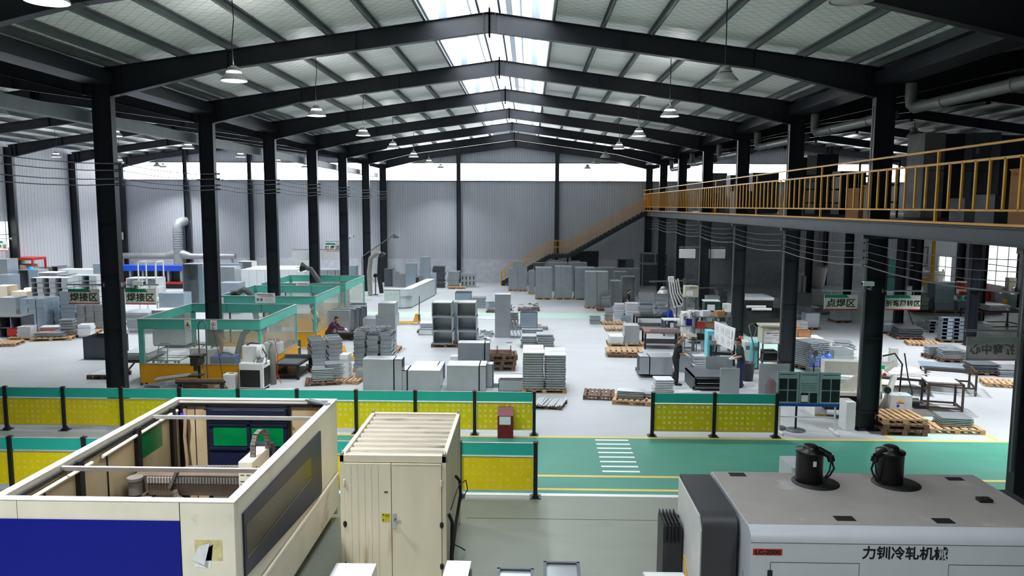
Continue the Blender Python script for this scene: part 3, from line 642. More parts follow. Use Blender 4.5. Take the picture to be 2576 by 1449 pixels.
part('rear_guard', MB().prism([(2.26, z-.4), (2.26, z-.05), (2.32, z+.04), (2.9, z+.04), (2.9, z-.4)], 'x', 1.3, 1.34).prism([(2.3, z+.035), (2.9, z+.035), (2.9, z+.045), (2.3, z+.045)], 'x', 1.34, 1.75), MWH, cr)
sc_ = part('side_cabinet', shell(-.52, -.045, rounded(.48, 2.12, .1, z-.0, .2, .04)), MANT, cr, 'anthracite side cabinet')
part('cabinet_door', MB().prism([(.52, .12), (.52, z-.25), (.66, z-.08), (2.09, z-.06), (2.09, .12)], 'x', -.54, -.52), WHITE, sc_)
part('door_hinge', MB().box(-.56, 1.98, 1.3, -.52, 2.04, 1.36).box(-.56, 1.98, .6, -.52, 2.04, .66), DARK, sc_)
part('housing_seam', MB().box(-.003, .3, .3, 0, .306, 1.3), DARK, cr)
part('cooling_fins', MB().box(-.85, 1.6, .1, -.56, 2.1, 1.35), MANT, cr)
fn = MB()
for k in range(5): fn.box(-.84+k*.055, 1.55, 1.1, -.82+k*.055, 2.1, 1.42)
part('fin', fn, DARK, cr)
part('side_wing', shell(w, w+.75, rounded(.7, 2.55, .1, 1.65, .1, .05)), MANT, cr)
part('yellow_hose', MB().tube([(-.545, 1.5, .95), (-.56, 1.2, .7), (-.56, .9, .4)], .016), YELM, cr)
ch = thing('control_console', 'pale grey curved console top poking in at the bottom, left of the rolling machine', 'console', (1.95, 10.25, 0))
part('console_body', MB().box(-.27, -.3, 0, .27, .3, .92), MWH, ch, bev=.02)
part('curved_lid', shell(-.28, .28, [(-.32, .92)]+[(-.32*math.cos(t), .92+.1*math.sin(t)) for t in [PI*k/10 for k in range(1, 10)]]+[(.32, .92)]), WHITE, ch)
# ================================================================= red information box
rb = thing('information_box', 'dark red steel box with a white notice, standing before the yellow barrier', 'information box', (-.6, 20.03, 0))
part('body', MB().prism([(-.14, 0), (-.14, .62), (.1, .8), (.14, .8), (.14, 0)], 'x', -.21, .21), mat('wine_red_paint', (120, 18, 32), .4, 0, .06, 3), rb)
part('notice', MB().box(-.16, -.146, .38, .14, -.14, .6), PAPER, rb)
for z in (.15, .3): part('seam', MB().box(-.21, -.142, z, .21, -.139, z+.004), DARK, rb)
# ================================================================= generic workshop goods
def fb(x0, yt, x1, yb, dep, Y=None, zb=0.):
    xm = (x0+x1)/2
    if Y is None: Y = G(xm, yb, zb)[1]; z0 = zb
    else: z0 = D(xm, yb, Y)[2]
    a, b = D(x0, yb, Y)[0], D(x1, yb, Y)[0]
    return (a+b)/2, Y+dep/2, z0, b-a, dep, D(xm, yt, Y)[2]-z0
def box_body(w, d, h, kind='closed', t=.018):
    b = MB(); x, y = w/2, d/2
    if kind == 'closed':
        b.box(-x, -y, 0, x, y, h)
    elif kind.startswith('open'):
        b.open_box(-x, -y, 0, x, y, h, kind[4:], t)
        f = kind[4:]; r = .035
        if f == '-y':
            b.box(-x, -y-.01, 0, x, -y+.02, r); b.box(-x, -y-.01, h-r, x, -y+.02, h); b.box(-x, -y-.01, r, -x+r, -y+.02, h-r); b.box(x-r, -y-.01, r, x, -y+.02, h-r)
        if f == '+z':
            b.box(-x, -y, h-.02, x, -y+r, h); b.box(-x, y-r, h-.02, x, y, h); b.box(-x, -y+r, h-.02, -x+r, y-r, h); b.box(x-r, -y+r, h-.02, x, y-r, h)
        if f == '+x':
            b.box(x-.02, -y, 0, x+.01, y, r); b.box(x-.02, -y, h-r, x+.01, y, h); b.box(x-.02, -y, r, x+.01, -y+r, h-r); b.box(x-.02, y-r, r, x+.01, y, h-r)
    return b
def cabinet(label, rect, dep, kind='closed', m=None, Y=None, zb=0., rz=0., name='steel_cabinet', cat='cabinet', group=None, seams=(), vs=(), seam_m=None, shift=(0, 0)):
    x, y, z, w, d, h = fb(*rect, dep, Y, zb)
    m = m or STEEL
    t = thing(name, label, cat, (x+shift[0], y+shift[1], z), rz, group)
    part('carcass', box_body(w, d, h, kind), m, t, bev=.004 if kind == 'closed' and y < 30 else 0)
    if seams or vs:
        s = MB()
        for f in seams: s.box(-w/2-.003, -d/2-.003, h*f-.006, w/2+.003, d/2, h*f+.006)
        for f in vs: s.box(-w/2+w*f-.006, -d/2-.004, 0, -w/2+w*f+.006, d/2, h+.003)
        part('panel_joint', s, seam_m or DKSTEEL, t)
    if kind.startswith('open'):
        part('inner_shelf', MB().box(-w/2+.03, -d/2+.06, h*.5, w/2-.03, d/2-.03, h*.5+.012) if kind == 'open-y_shelf' else MB().box(-w/2+.05, d/2-.05, h*.1, w/2-.05, d/2-.03, h*.13), STEEL2, t)
    return t
def lying(label, rect, dep, end=1, m=None, zb=0., rz=0., lip=.2, Y=None, opened=True):
    # switch cabinet lying on its back: long body, narrow dark gap, flanged open end
    x, y, z, w, d, h = fb(*rect, dep, Y, zb); m = m or STEEL
    t = thing('steel_enclosure', label, 'enclosure', (x, y, z), rz)
    L = w*(1-lip)-.02
    b = MB(); f = MB()
    if end > 0: b.box(-w/2, -d/2, 0, -w/2+L, d/2, h); f.open_box(w/2-w*lip, -d/2, -.0, w/2, d/2, h, '+x', .02); g = (-w/2+L, w/2-w*lip)
    else: b.box(w/2-L, -d/2, 0, w/2, d/2, h); f.open_box(-w/2, -d/2, 0, -w/2+w*lip, d/2, h, '-x', .02); g = (-w/2+w*lip, w/2-L)
    part('body', b, m, t, bev=.006); part('flange', f, m, t)
    part('joint', MB().box(g[0], -d/2+.03, .02, g[1], d/2-.03, h-.03), DARK, t)
    return t
PAL = {}
def pallet_meshes(w, d, h, m):
    k = (round(w, 2), round(d, 2), round(h, 2), m.name)
    if k not in PAL:
        de = MB(); ru = MB(); a, c, t = w/2, .07, .022
        ru.prism([(-a, 0), (a, 0), (a, h-.044), (a-.14, h-.044), (a-.14, t), (c, t), (c, h-.044), (-c, h-.044), (-c, t), (-a+.14, t), (-a+.14, h-.044), (-a, h-.044)], 'y', -.05, .05); n = 7; bw = w/n*.68; rnd = random.Random(3)
        for i in range(n):
            x = -w/2+bw/2+(w-bw)*i/(n-1); de.cbox((x, 0, h-.011), (bw, d, .022))
        for j in (-1, 0, 1):
            y = j*(d/2-.05); de.cbox((0, y, h-.033), (w, .1, .022))
        PAL[k] = (de.mesh('deck', m), ru.mesh('runner', m))
    return PAL[k]
def pallet(label, x, y, rz=0., w=1.2, d=1., h=.14, m=None, z=0., group=None):
    t = thing('wooden_pallet', label, 'pallet', (x, y, z), rz, group)
    a = pallet_meshes(w, d, h, m or WOOD)
    part('deck', a[0], None, t)
    for j in (-1, 0, 1): part('runner', a[1], None, t, loc=(0, j*(d/2-.05), 0))
    return t
def pallet_px(label, px, py, dy=.5, **k):
    g = G(px, py); return pallet(label, g[0], g[1]+dy, **k)
PIECE = {}
def piece_mesh(kind, w, d, h, m):
    k = (kind, round(w, 3), round(d, 3), round(h, 3), m.name)
    if k in PIECE: return PIECE[k]
    b = MB(); x, y = w/2, d/2
    if kind == 'tray':
        t = .012; b.box(-x, -y, 0, x, y, t)
        o = h*.16
        for s in (-1, 1):
            b.add([(s*x, -y, 0), (s*x, y, 0), (s*(x+o), y+o, h), (s*(x+o), -y-o, h), (s*(x-t), -y, t), (s*(x-t), y, t), (s*(x+o-t), y+o-t, h), (s*(x+o-t), -y-o+t, h)], [(0, 1, 2, 3), (4, 7, 6, 5), (3, 2, 6, 7)])
            b.add([(-x, s*y, 0), (x, s*y, 0), (x+o, s*(y+o), h), (-x-o, s*(y+o), h), (-x, s*(y-t), t), (x, s*(y-t), t), (x+o-t, s*(y+o-t), h), (-x-o+t, s*(y+o-t), h)], [(0, 3, 2, 1), (4, 5, 6, 7), (3, 7, 6, 2)])
        b.box(-x-o-.012, -y-o-.012, h-.008, x+o+.012, -y-o+.02, h); b.box(-x-o-.012, y+o-.02, h-.008, x+o+.012, y+o+.012, h)
    elif kind == 'box':
        b.box(-x, -y, 0, x, y, h*.985)
    elif kind == 'hollow':
        b.open_box(-x, -y, 0, x, y, h*.97, '-y', .012); b.box(-.01, -y, 0, x, -y+.012, h*.97)
    elif kind == 'channel':
        t = .006; b.box(-x, -y, 0, x, y, t); b.box(-x, -y, 0, -x+t, y, h); b.box(x-t, -y, 0, x, y, h)
    else:                                    # folded sheet panel: face with turned-down, set-back edges
        b.box(-x, -y, h*.5, x, y, h*.97); b.box(-x+.05, -y+.05, 0, x-.05, y-.05, h*.5)
    PIECE[k] = b.mesh(kind, m); return PIECE[k]
CN = {1: [''], 2: ['left ', 'right '], 3: ['left ', 'middle ', 'right '], 4: ['far left ', 'inner left ', 'inner right ', 'far right ']}
RN = {1: [''], 2: ['front ', 'rear '], 3: ['front ', 'middle-row ', 'rear ']}
NM = {'tray': 'steel_tray', 'box': 'steel_box', 'hollow': 'steel_frame_box', 'panel': 'metal_sheet', 'channel': 'steel_channel'}
def stack(desc, where, x, y, z, w, d, h, n, kind='panel', m=None, rz=0., cols=1, rows=1, gx=.02, gy=.02, jit=.02, name=None, cat=None, group=None, drop=None):
    m = m or STEEL; me = piece_mesh(kind, w, d, h, m); group = group or (desc+'s '+where); rr = random.Random(int(x*100+y*37))
    c, s = math.cos(rz), math.sin(rz)
    for i in range(cols):
        for j in range(rows):
            nn = n if not drop else max(1, n-drop[i % len(drop)])
            for k in range(nn):
                u = (i-(cols-1)/2)*(w+gx)+rr.uniform(-jit, jit); v = (j-(rows-1)/2)*(d+gy)+rr.uniform(-jit, jit)
                col = (RN[rows][j]+CN[cols][i]).strip()
                lab = '%s, %s%s, %s' % (desc, nth(nn-1-k), (' of %s column' % col) if col else '', where)
                o = obj(name or NM[kind], me, (x+c*u-s*v, y+s*u+c*v, z+k*h), rz+rr.uniform(-jit, jit)*.8, lab, cat or NM[kind].split('_')[-1], group)
    return z+n*h
def stack_px(desc, where, rect, dep, n, kind='panel', m=None, zb=.0, rz=0., Y=None, cols=1, rows=1, **k):
    x, y, z, w, d, h = fb(*rect, dep, Y, zb)
    gx = .02
    stack(desc, where, x, y, z, (w-gx*(cols-1))/cols, (d-.02*(rows-1))/rows, h/n, n, kind, m, rz, cols, rows, **k)
    return x, y, z, w, d, h
# ================================================================= middle of the hall, nearest rows first
# lying enclosures just behind the barrier
lying('largest grey steel enclosure on its back, flanged end at right, leftmost behind barrier', (913.5, 904, 1011, 985), .62)
lying('low grey enclosure with pale lid, flanged end left, behind the barrier', (1006.6, 932, 1107, 985), .85, end=-1, opened=False, lip=.18)
lying('grey enclosure lying behind the low pale-lidded one', (1036, 921, 1113, 965), .9, lip=.17)
lying('tall grey enclosure on its back, rightmost of the group behind the barrier', (1124, 920, 1222, 985), .85, lip=.17)
cabinet('narrow grey enclosure standing against the rightmost lying one', (1221, 917, 1240, 975), .5, 'open+x')
lying('dark-sided open enclosure on its edge above the rightmost lying one', (1152, 863, 1231, 945), .55, lip=.15, m=STEEL2)
cabinet('small pale box beside the dark-sided enclosure on edge', (1133, 897, 1151, 925), .4, m=WHITESTEEL, name='steel_box', cat='box')
# wooden crates and pallets stacked right of them
gx_ = G(1264, 934)
for k in range(3): pallet(nth(2-k)+' of the brown pallets right of the lying enclosures', gx_[0]-.05+.03*k, gx_[1]+.55, .04*k, 1.05, .95, .2, WOODD, .2*k)
t = thing('wooden_crate', 'slatted brown crate on top of the brown pallets', 'crate', (gx_[0]-.15, gx_[1]+.55, .6), .03)
b = MB()
for k in range(6): b.box(-.5, -.42+k*.15, 0, .45, -.36+k*.15, .05)
part('slat', b, WOODD, t); b = MB()
for x in (-.1, .42): b.box(x, -.44, 0, x+.05, .44, .2)
part('stake', b, WOODD, t)
# double stack of folded doors at the end of the barrier
x, y, z = G(1369, 990)[0], G(1369, 990)[1]+.75, .14
pallet('pallet under the twin stacks of folded doors by the barrier end', x, y, 0, 1.5, 1.5)
stack('grey folded door', 'twin stacks by barrier end', x, y, z, .7, .72, .082, 15, 'panel', STEEL, 0, 2, 2, gx=.035, gy=.03, jit=.012, drop=(0, 1))
# leaning frame, tray, strip pile
cabinet('shallow grey tray lying on edge before the twin stacks', (1254, 955, 1322, 985), .3, 'open+z', name='steel_tray', cat='tray')
t = thing('propped_tray', 'white two-pane sheet frame propped beside the twin stacks', 'frame', (*G(1280, 975)[:2], .12), .05); t.rotation_euler = (.25, 0, .05)
part('face', MB().box(-.5, 0, .0, .5, .75, .02), WHITESTEEL, t); part('rib', MB().box(-.52, -.02, 0, .52, .02, .04).box(-.52, .73, 0, .52, .77, .04).box(-.02, 0, 0, .02, .75, .035).box(-.52, 0, 0, -.48, .75, .04).box(.48, 0, 0, .52, .75, .04), STEEL2, t)
g = G(1385, 1030); pallet('dark pallet under the loose bright channels', g[0]-.02, g[1]+.45, -.25, .95, .9, .1, WOODD)
for k in range(16):
    kk = k % 12
    o = obj('steel_channel', piece_mesh('channel', .07, .95, .035, WHITESTEEL), (g[0]-.44+kk*.078+(.03 if k > 11 else 0), g[1]+.42+.02*(k % 3), .1+.036*(k//12)+.006*(k % 3)), -.22+.015*((k*7) % 5-2), '%s bright steel channel from the left%s on the pile past the barrier' % (ORD[kk].replace('topmost', 'first'), ' in upper layer' if k > 11 else ''), 'channel', 'bright channels past the barrier end')
# tray stacks left of the lying enclosures
x, y = G(808, 937)[0], G(808, 937)[1]+.55
pallet('pallet under the slanted twin tray stack near the purple worker', x, y, .42, 1.25, 1.15, .14, WOODD)
stack('grey lipped tray', 'slanted stack near purple-shirted worker', x, y, .14, .48, .5, .155, 7, 'tray', STEEL, .42, 2, 2, gx=.13, gy=.13, jit=.02)
x, y = G(937, 938)[0], G(937, 938)[1]+.6
pallet('pallet under the big three-column tray stack', x, y, 0, 1.5, 1.1)
stack('grey shallow tray', 'big stack behind largest enclosure', x, y, .14, .39, .44, .155, 9, 'tray', STEEL2, .0, 3, 2, gx=.11, gy=.11, jit=.02, drop=(0, 1, 0))
for k in range(6): obj('steel_tray', piece_mesh('tray', .24, .2, .13, STEEL), (x-.32+.3*(k % 3)+(.12 if k > 2 else 0), y-.22+.3*(k//3), .14+9*.155-.0), .03, 'small grey tray, %s in the %s topping row of the big tray stack' % (['left', 'middle', 'right'][k % 3], ['front', 'rear'][k//3]), 'tray', 'small trays on the big tray stack')
x, y = G(795, 972)[0]+.1, G(795, 972)[1]+.55
pallet('pallet under the low panel stack left of the pallet with thin boxes', x, y, .25, 1.2, .95, .12, WOODD)
stack('grey door panel', 'low stack behind the barrier', x, y, .12, .75, .6, .062, 7, 'panel', STEEL, .25, 1, 1, jit=.015)
stack('grey offset panel', 'low stack behind the barrier', x+.35, y+.3, .12, .65, .55, .062, 9, 'panel', STEEL, .3, 1, 1, jit=.015)
x, y = G(868, 968)[0], G(868, 968)[1]+.5
pallet('light pallet with a pile of thin grey boxes', x, y, -.1, 1.0, .9, .13)
stack('thin grey box', 'pile on the light pallet', x-.12, y+.1, .13, .3, .42, .085, 10, 'box', WHITESTEEL, -.05, jit=.02)
stack('folded grey box', 'two beside the thin boxes', x+.42, y+.25, .13, .36, .4, .14, 2, 'box', STEEL2, 0, jit=.02)
# tall cabinet tower on a pallet
Yt = G(967, 888)[1]
pallet('pallet under the tower of stacked grey cabinets', G(970, 888)[0], Yt+.5, 0, 1.05, 1.05)
cabinet('open-fronted cabinet at the bottom of the grey tower, black inside', (947, 824, 988.5, 882), .95, 'open-y', Y=Yt)
cabinet('wide grey box in the middle of the cabinet tower', (945, 793, 994.5, 823.5), 1.0, Y=Yt-.03)
cabinet('small grey box on top of the cabinet tower', (951.5, 763, 993.5, 792.5), .8, Y=Yt)
cabinet('grey box with pale lid left of the cabinet tower', (913, 802, 945, 843), 1.1, zb=.14, name='steel_box', cat='box')
pallet_px('pallet under the pale-lidded grey box', 925, 848, .55, w=1.1, d=1.1, m=WOODD)
# two towers of open boxes
Yb = G(1112, 874)[1]
pallet('dark pallet under the two towers of open boxes', G(1120, 874)[0], Yb+.5, 0, 1.25, 1.05, .14, WOODD); pallet('second dark pallet under the open box towers', G(1176, 873)[0]+.12, Yb+.5, 0, 1.1, 1.05, .14, WOODD)
for i, (xa, xb, nm) in enumerate(((1089, 1139.5, 'left'), (1152, 1200.5, 'right'))):
    for k, (a, b) in enumerate(((833.5, 866), (797.5, 833), (761.5, 797))):
        cabinet('%s open-fronted box of the %s tower in mid-hall' % (['lowest', 'middle', 'uppermost'][k], nm), (xa-(1.5*k), a, xb-(1.5*k), b), .95, 'open-y', Y=Yb, name='open_steel_box', cat='box', group='open boxes in two towers')
cabinet('bluish box stack seen between and behind the two towers', (1141, 760, 1151, 862), .8, m=STEEL3, name='steel_box', cat='box')
cabinet('bluish open-topped box behind the right tower of open boxes', (1145, 736, 1185, 800), .8, 'open+z', m=STEEL3)
# table with panels left of the towers
x, y = G(1070, 838)[0], G(1070, 838)[1]
cabinet('white folded sheet lying left of the open box towers', (1053, 829, 1088, 843), .5, 'open+z', m=WHITESTEEL, name='steel_tray', cat='tray')
stack_px('white-edged panel', 'pile left of open towers', (1056, 813, 1089, 833), .7, 5, 'panel', WHITESTEEL, zb=.1)
pallet_px('pallet under the white-edged panels', 1072, 837, .35, w=.9, d=.8, m=WOODD, h=.1)
# tall cabinet and what leans against it
cabinet('tall plain grey cabinet standing alone in mid-hall', (1245, 741, 1283.5, 849), .75, m=STEEL2, rz=0)
for k in range(3):
    g = G(1285+9*k, 851); o = solid('metal_sheet', MB().box(-.015, -.3, 0, .015, .3, .82), STEEL3 if k else STEEL, ['inner', 'middle', 'outer'][k]+' grey panel leaning on the tall plain cabinet', 'panel', (g[0]+.18, g[1]+.32, 0), 0, 'panels leaning on the tall cabinet'); o.rotation_euler = (0, -.32, .1)
stack_px('dark folded strip', 'pile behind leaning panels', (1283, 786, 1304, 830), .5, 9, 'panel', STEEL2)
cabinet('open-topped bluish box on the pallet right of the tall cabinet', (1308.6, 786, 1352, 825), .95, 'open+z', m=STEEL3, zb=.1)
pallet_px('pallet under the open-topped bluish box', 1333, 829, .5, w=1.2, d=1.)
stack_px('long folded profile', 'row right of leaning panels', (1306, 822, 1378, 830), .35, 2, 'panel', STEEL)
stack_px('grey profile bundle', 'before the open-topped box', (1313, 829, 1366, 846), .45, 4, 'panel', STEEL)
for (r, w_, k_) in (((1310, 846, 1350, 875), 'left of two low piles', 5), ((1352, 842, 1394, 877), 'right of two low piles', 6)):
    stack_px('ragged grey panel', w_, r, .75, k_, 'panel', STEEL2, jit=.05)
stack_px('bluish strip', 'on the low piles', (1352, 848, 1385, 856), .4, 2, 'box', STEEL3, Y=G(1370, 862)[1])
struct('floor_drain', MB().lathe([(0, .006), (.16, .006), (.16, 0)], G(1281, 862), 20), mat('drain_cover', (110, 110, 108), .7))
# scrap piles
def scrap(label, px, py, n, rx, ry, z=.13, lw=(.3, .9), seed=1, dz=.014):
    g = G(px, py); r = random.Random(seed)
    for k in range(n):
        l = r.uniform(*lw); w = r.uniform(.05, .14)
        b = MB().box(-l/2, -w/2, 0, l/2, w/2, .012).box(-l/2, -w/2, 0, l/2, -w/2+.01, .05)
        o = solid('scrap_strip', b, r.choice((WHITESTEEL, STEEL, STEEL2)), label, 'scrap', (g[0]+r.uniform(-rx, rx), g[1]+ry+r.uniform(-ry, ry), z+dz*k), r.uniform(0, 3.1), 'loose strips, '+label)
        o.rotation_euler[0] = r.uniform(-.15, .15)
pallet_px('pallet holding loose white strips right of the towers', 1255, 787, .5, w=1.5, d=1., h=.12, m=WOODD)
scrap('loose strip in the heap behind the tall plain cabinet', 1262, 785, 14, .6, .4, .12, seed=2)
pallet_px('far pallet heaped with short strips', 1330, 783, .5, w=1.3, d=1., h=.12, m=WOODD)
scrap('short strip heaped on the far dark-edged pallet', 1330, 781, 16, .5, .4, .12, (.2, .5), 3)
scrap('white strip scattered on the floor right of the towers', 1215, 862, 26, .25, 1.4, .03, (.3, .8), 4, .002)
solid('metal_sheet', MB().box(-.9, -.5, 0, .9, .5, .01), WHITESTEEL, 'flat white sheet lying on the floor behind the strips', 'panel', (*G(1222, 800)[:2], .005), 0)
stack_px('bent grey sheet', 'pile right of bluish open box', (1187, 748, 1222, 775), .7, 6, 'panel', STEEL, jit=.08)
solid('green_edged_box', MB().open_box(-.25, -.25, 0, .25, .25, .35, '+z', .01), STEEL3, 'small tilted box with open top by the scrap strips', 'box', (*G(1235, 782)[:2], .17), .5)
# ================================================================= glazed welding booths
GLASS = mat('dusty_booth_glass', (190, 200, 190), .12, alpha=.22)
GLASS.node_tree.nodes['Principled BSDF'].inputs['Specular IOR Level'].default_value = .5
BX0, BX1 = -13.32, -9.12
def booth(y0, y1, label, n=2):
    w, d, h = BX1-BX0, y1-y0, 2.3
    t = thing('welding_booth', label, 'booth', (BX0, y0, 0))
    for nm, (x, y) in zip(('a', 'b', 'c', 'd'), ((0, 0), (w, 0), (0, d), (w, d))):
        part('post', MB().box(x-.085 if x else 0, y-.06 if y else 0, .75, x if x else .17, y if y else .1, h-.3), TEAL, t)
        part('post_foot', MB().box(x-.06 if x else 0, y-.06 if y else 0, 0, x if x else .06, y if y else .06, .76), GREYM, t)
    part('front_beam', MB().box(0, -.02, h-.33, w, .06, h), TEAL, t); part('rear_beam', MB().box(0, d-.06, h-.33, w, d, h), TEAL, t)
    part('side_beam', MB().box(w-.06, .06, h-.33, w+.01, d-.06, h), TEAL, t); part('side_beam', MB().box(0, .06, h-.3, .05, d-.06, h), TEAL, t)
    part('edge_trim', MB().box(-.01, -.03, h, w+.02, .07, h+.02).box(-.01, d-.07, h, w+.02, d+.01, h+.02).box(w-.07, .07, h, w+.02, d-.07, h+.02).box(-.01, .07, h, .06, d-.07, h+.02).box(0, -.03, .75, w, .04, .78).box(w-.04, .04, .75, w+.012, d, .78).box(0, d-.04, .75, w, d+.01, .78), mat('booth_trim', (146, 152, 150), .4, .3), t)
    for a, b in ((.0, .5), (.5, 1.)): part('lower_panel', MB().box(w*a+.02, -.015, .1, w*b-.005, .02, .75), MUSTARD, t)
    part('lower_panel', MB().box(w-.03, .06, .1, w+.005, d, .75), MUSTARD, t); part('lower_panel', MB().box(w*.45, d-.03, .1, w, d, .75), MUSTARD, t)
    part('front_glass', MB().box(.17, .0, .78, w-.09, .008, h-.33), GLASS, t); part('side_glass', MB().box(w-.02, .1, .78, w-.012, d-.06, h-.33), GLASS, t); part('rear_glass', MB().box(w*.3, d-.03, .78, w-.09, d-.022, h-.33), GLASS, t)
    mu = MB(); mu.box(w*.36, d-.05, .78, w*.36+.06, d, h-.33).box(w*.68, d-.05, .78, w*.68+.06, d, h-.33)
    for f in (.34, .67): mu.box(w*f-.01, d-.07, h-.33, w*f+.01, d-.055, h)
    part('mullion', mu, GREYM, t)
    return t
B1 = booth(25.45, 29.6, 'nearest glass-walled welding booth, teal frame over mustard panels, two warning signs')
B2 = booth(32.2, 36.5, 'middle teal-framed welding booth with a white notice on its front beam')
B3 = booth(37.6, 42.0, 'farthest teal-framed welding booth, extraction hood rising above it')
def notice_sign(x, y, z, w, h, name, label, cat, parent=None): ...
for px, nm, ring in ((472, 'warning_sign', 0), (537, 'prohibition_sign', 1)):
    x = D(px, 812, 25.42)[0]; t = obj(nm, MB().box(-.11, -.006, -.16, .11, .006, .16).mesh(nm, PAPER), (x-BX0, -.03, 2.13), parent=B1)
    if not ring:
        part('triangle', MB().prism([(-.085, -.06), (.085, -.06), (0, .11)], 'y', -.009, -.006), BLACKTX, t); part('triangle_face', MB().prism([(-.06, -.045), (.06, -.045), (0, .08)], 'y', -.011, -.009), mat('sign_yellow', (225, 190, 30), .5), t); part('flame', MB().prism([(-.02, -.035), (.02, -.035), (.028, 0), (0, .04), (-.024, .01)], 'y', -.013, -.011), BLACKTX, t)
        text('sign_lettering', '当心触电', .04, BLACKTX, t, (0, -.008, -.11))
    else:
        r = MB()
        for k in range(24):
            a, b = 2*PI*k/24, 2*PI*(k+1)/24; r.add([(.07*math.cos(a), -.008, .03+.07*math.sin(a)), (.07*math.cos(b), -.008, .03+.07*math.sin(b)), (.056*math.cos(b), -.008, .03+.056*math.sin(b)), (.056*math.cos(a), -.008, .03+.056*math.sin(a))], [(0, 1, 2, 3)])
        r.add([(-.05, -.009, .075), (-.04, -.009, .085), (.05, -.009, -.015), (.04, -.009, -.025)], [(0, 1, 2, 3)])
        part('red_ring', r, REDTX, t); part('match', MB().box(-.008, -.0075, -.02, .012, -.0065, .07), BLACKTX, t); text('sign_lettering', '禁止烟火', .04, BLACKTX, t, (0, -.008, -.11))
for B, yy, (pa, pb), first in ((B2, 32.18, (642, 692), 1), (B3, 37.55, (745, 778), 0)):
    xa, xb = D(pa, 750, yy)[0], D(pb, 750, yy)[0]; w = xb-xa; t = obj('notice_board', MB().box(0, -.02, 0, w, 0, .42*w/.85).mesh('notice_board', PAPER), (xa-BX0, -.02, 2.02), parent=B)
    k = w/.85; text('notice_title', '电焊区员工安全注意事项', .062*k, BLACKTX, t, (w/2, -.022, .35*k)); part('notice_bar', MB().box(.22*k, -.024, .28*k, w-.03, -.02, .3*k), REDTX, t)
    ln = MB()
    for i in range(4): ln.box(.42*k, -.023, (.22-.05*i)*k, w-.05-.05*(i % 2), -.02, (.228-.05*i)*k)
    for i in range(2): ln.box(.07*k+.15*i*k, -.023, .08*k, .17*k+.15*i*k, -.02, .2*k)
    part('notice_line', ln, GREYTX, t)
o = part('prohibition_sign', MB().box(-.1, -.006, -.15, .1, .006, .15), PAPER, B2, loc=(D(556, 756, 32.15)[0]-BX0, -.03, 2.1))
HOSE = mat('grey_ribbed_hose', (88, 92, 94), .6, 0, .2, 8)
def ribbed_hose(name, pts, r, parent):
    P = [Vector(p) for p in pts]; out = []; rr = []
    for a, b in zip(P, P[1:]):
        n = max(2, int((b-a).length/.04))
        for k in range(n): out.append(a.lerp(b, k/n)); rr.append(r*(1 if k % 2 else .86))
    out.append(P[-1]); rr.append(r)
    return part(name, MB().tube(out, rr, 12), HOSE, parent)
def hood(label, loc, pts, r=.1):
    t = thing('extraction_arm', label, 'extraction arm', loc); ribbed_hose('hose', pts, r, t)
    p, q = Vector(pts[-1]), Vector(pts[-2]); d = (p-q).normalized(); part('hood', MB().cyl(p, p+d*.25, r, r*2, 16, False), DARK, t); part('base', MB().box(pts[0][0]-.2, pts[0][1]-.2, 0, pts[0][0]+.2, pts[0][1]+.2, .08), GREYM, t); return t
hood('ribbed grey extraction hose curving inside the nearest welding booth', (-10.7, 27.3, 0), [(0, 0, .08), (.0, 0, .5), (.12, 0, 1.0), (.3, 0, 1.5), (.55, 0, 1.75), (.85, .0, 1.7)], .12)
hood('extraction hood on bent arm sticking up from the farthest booth', (-11.2, 39.2, 0), [(.4, 0, .08), (.4, 0, 1.6), (.3, 0, 2.3), (-.1, 0, 2.9), (-.35, 0, 2.95)], .13)
hood('extraction hose in the middle booth behind the column', (-12.2, 33.6, 0), [(0, 0, .08), (0, 0, 1.2), (-.2, 0, 2.2), (-.5, 0, 2.45), (-.8, .1, 2.3)], .14)
# what stands inside and before the nearest booth
t = thing('wire_feeder_cabinet', 'blue metal cabinet inside the nearest welding booth by the column', 'cabinet', (-10.55, 25.95, 0))
part('body', MB().box(-.42, -.3, 0, .42, .3, .98), mat('blue_cabinet_paint', (40, 66, 150), .5), t, bev=.01); part('torch_rest', MB().tube([(-.2, 0, .98), (-.1, 0, 1.08), (.1, .05, 1.05), (.25, 0, 1.0)], .035), DARK, t)
t = thing('welding_machine', 'red welding power source at the back of the nearest booth', 'welding machine', (-9.9, 28.9, 0)); part('body', MB().box(-.35, -.3, .1, .35, .3, .9), REDM, t, bev=.02); part('front_grille', MB().box(-.33, -.31, .15, 0, -.3, .85), DARK, t); part('tray', MB().box(-.7, -.35, .05, .4, -.1, .15), REDM, t)
for x, y, nm in ((-11.92, 27.1, 'white welding unit left of the column in the nearest booth'), (-11.22, 26.9, 'white welding unit right beside the booth column'), (-9.6, 28.2, 'white appliance near the booth rear corner')):
    t = thing('welding_unit', nm, 'welding unit', (x, y, 0)); part('body', MB().box(-.3, -.25, .06, .3, .25, 1.05), WHITE, t, bev=.02); part('handle', MB().tube([(-.2, 0, 1.05), (-.2, 0, 1.16), (.2, 0, 1.16), (.2, 0, 1.05)], .02), DARK, t); part('cable', MB().tube([(.1, -.1, 1.06), (.25, -.2, 1.15), (.05, -.25, 1.2), (-.15, -.2, 1.08)], .02), CABLE, t)
    part('wheel', MB().cyl((-.32, -.2, .06), (-.28, -.2, .06), .06).cyl((.28, -.2, .06), (.32, -.2, .06), .06), RUBBER, t)
t = thing('welding_robot_arm', 'rusty orange robot arm beside the booth column', 'robot arm', (-10.95, 26.6, 0)); OR = mat('rusty_orange', (180, 96, 36), .6, 0, .2, 6)
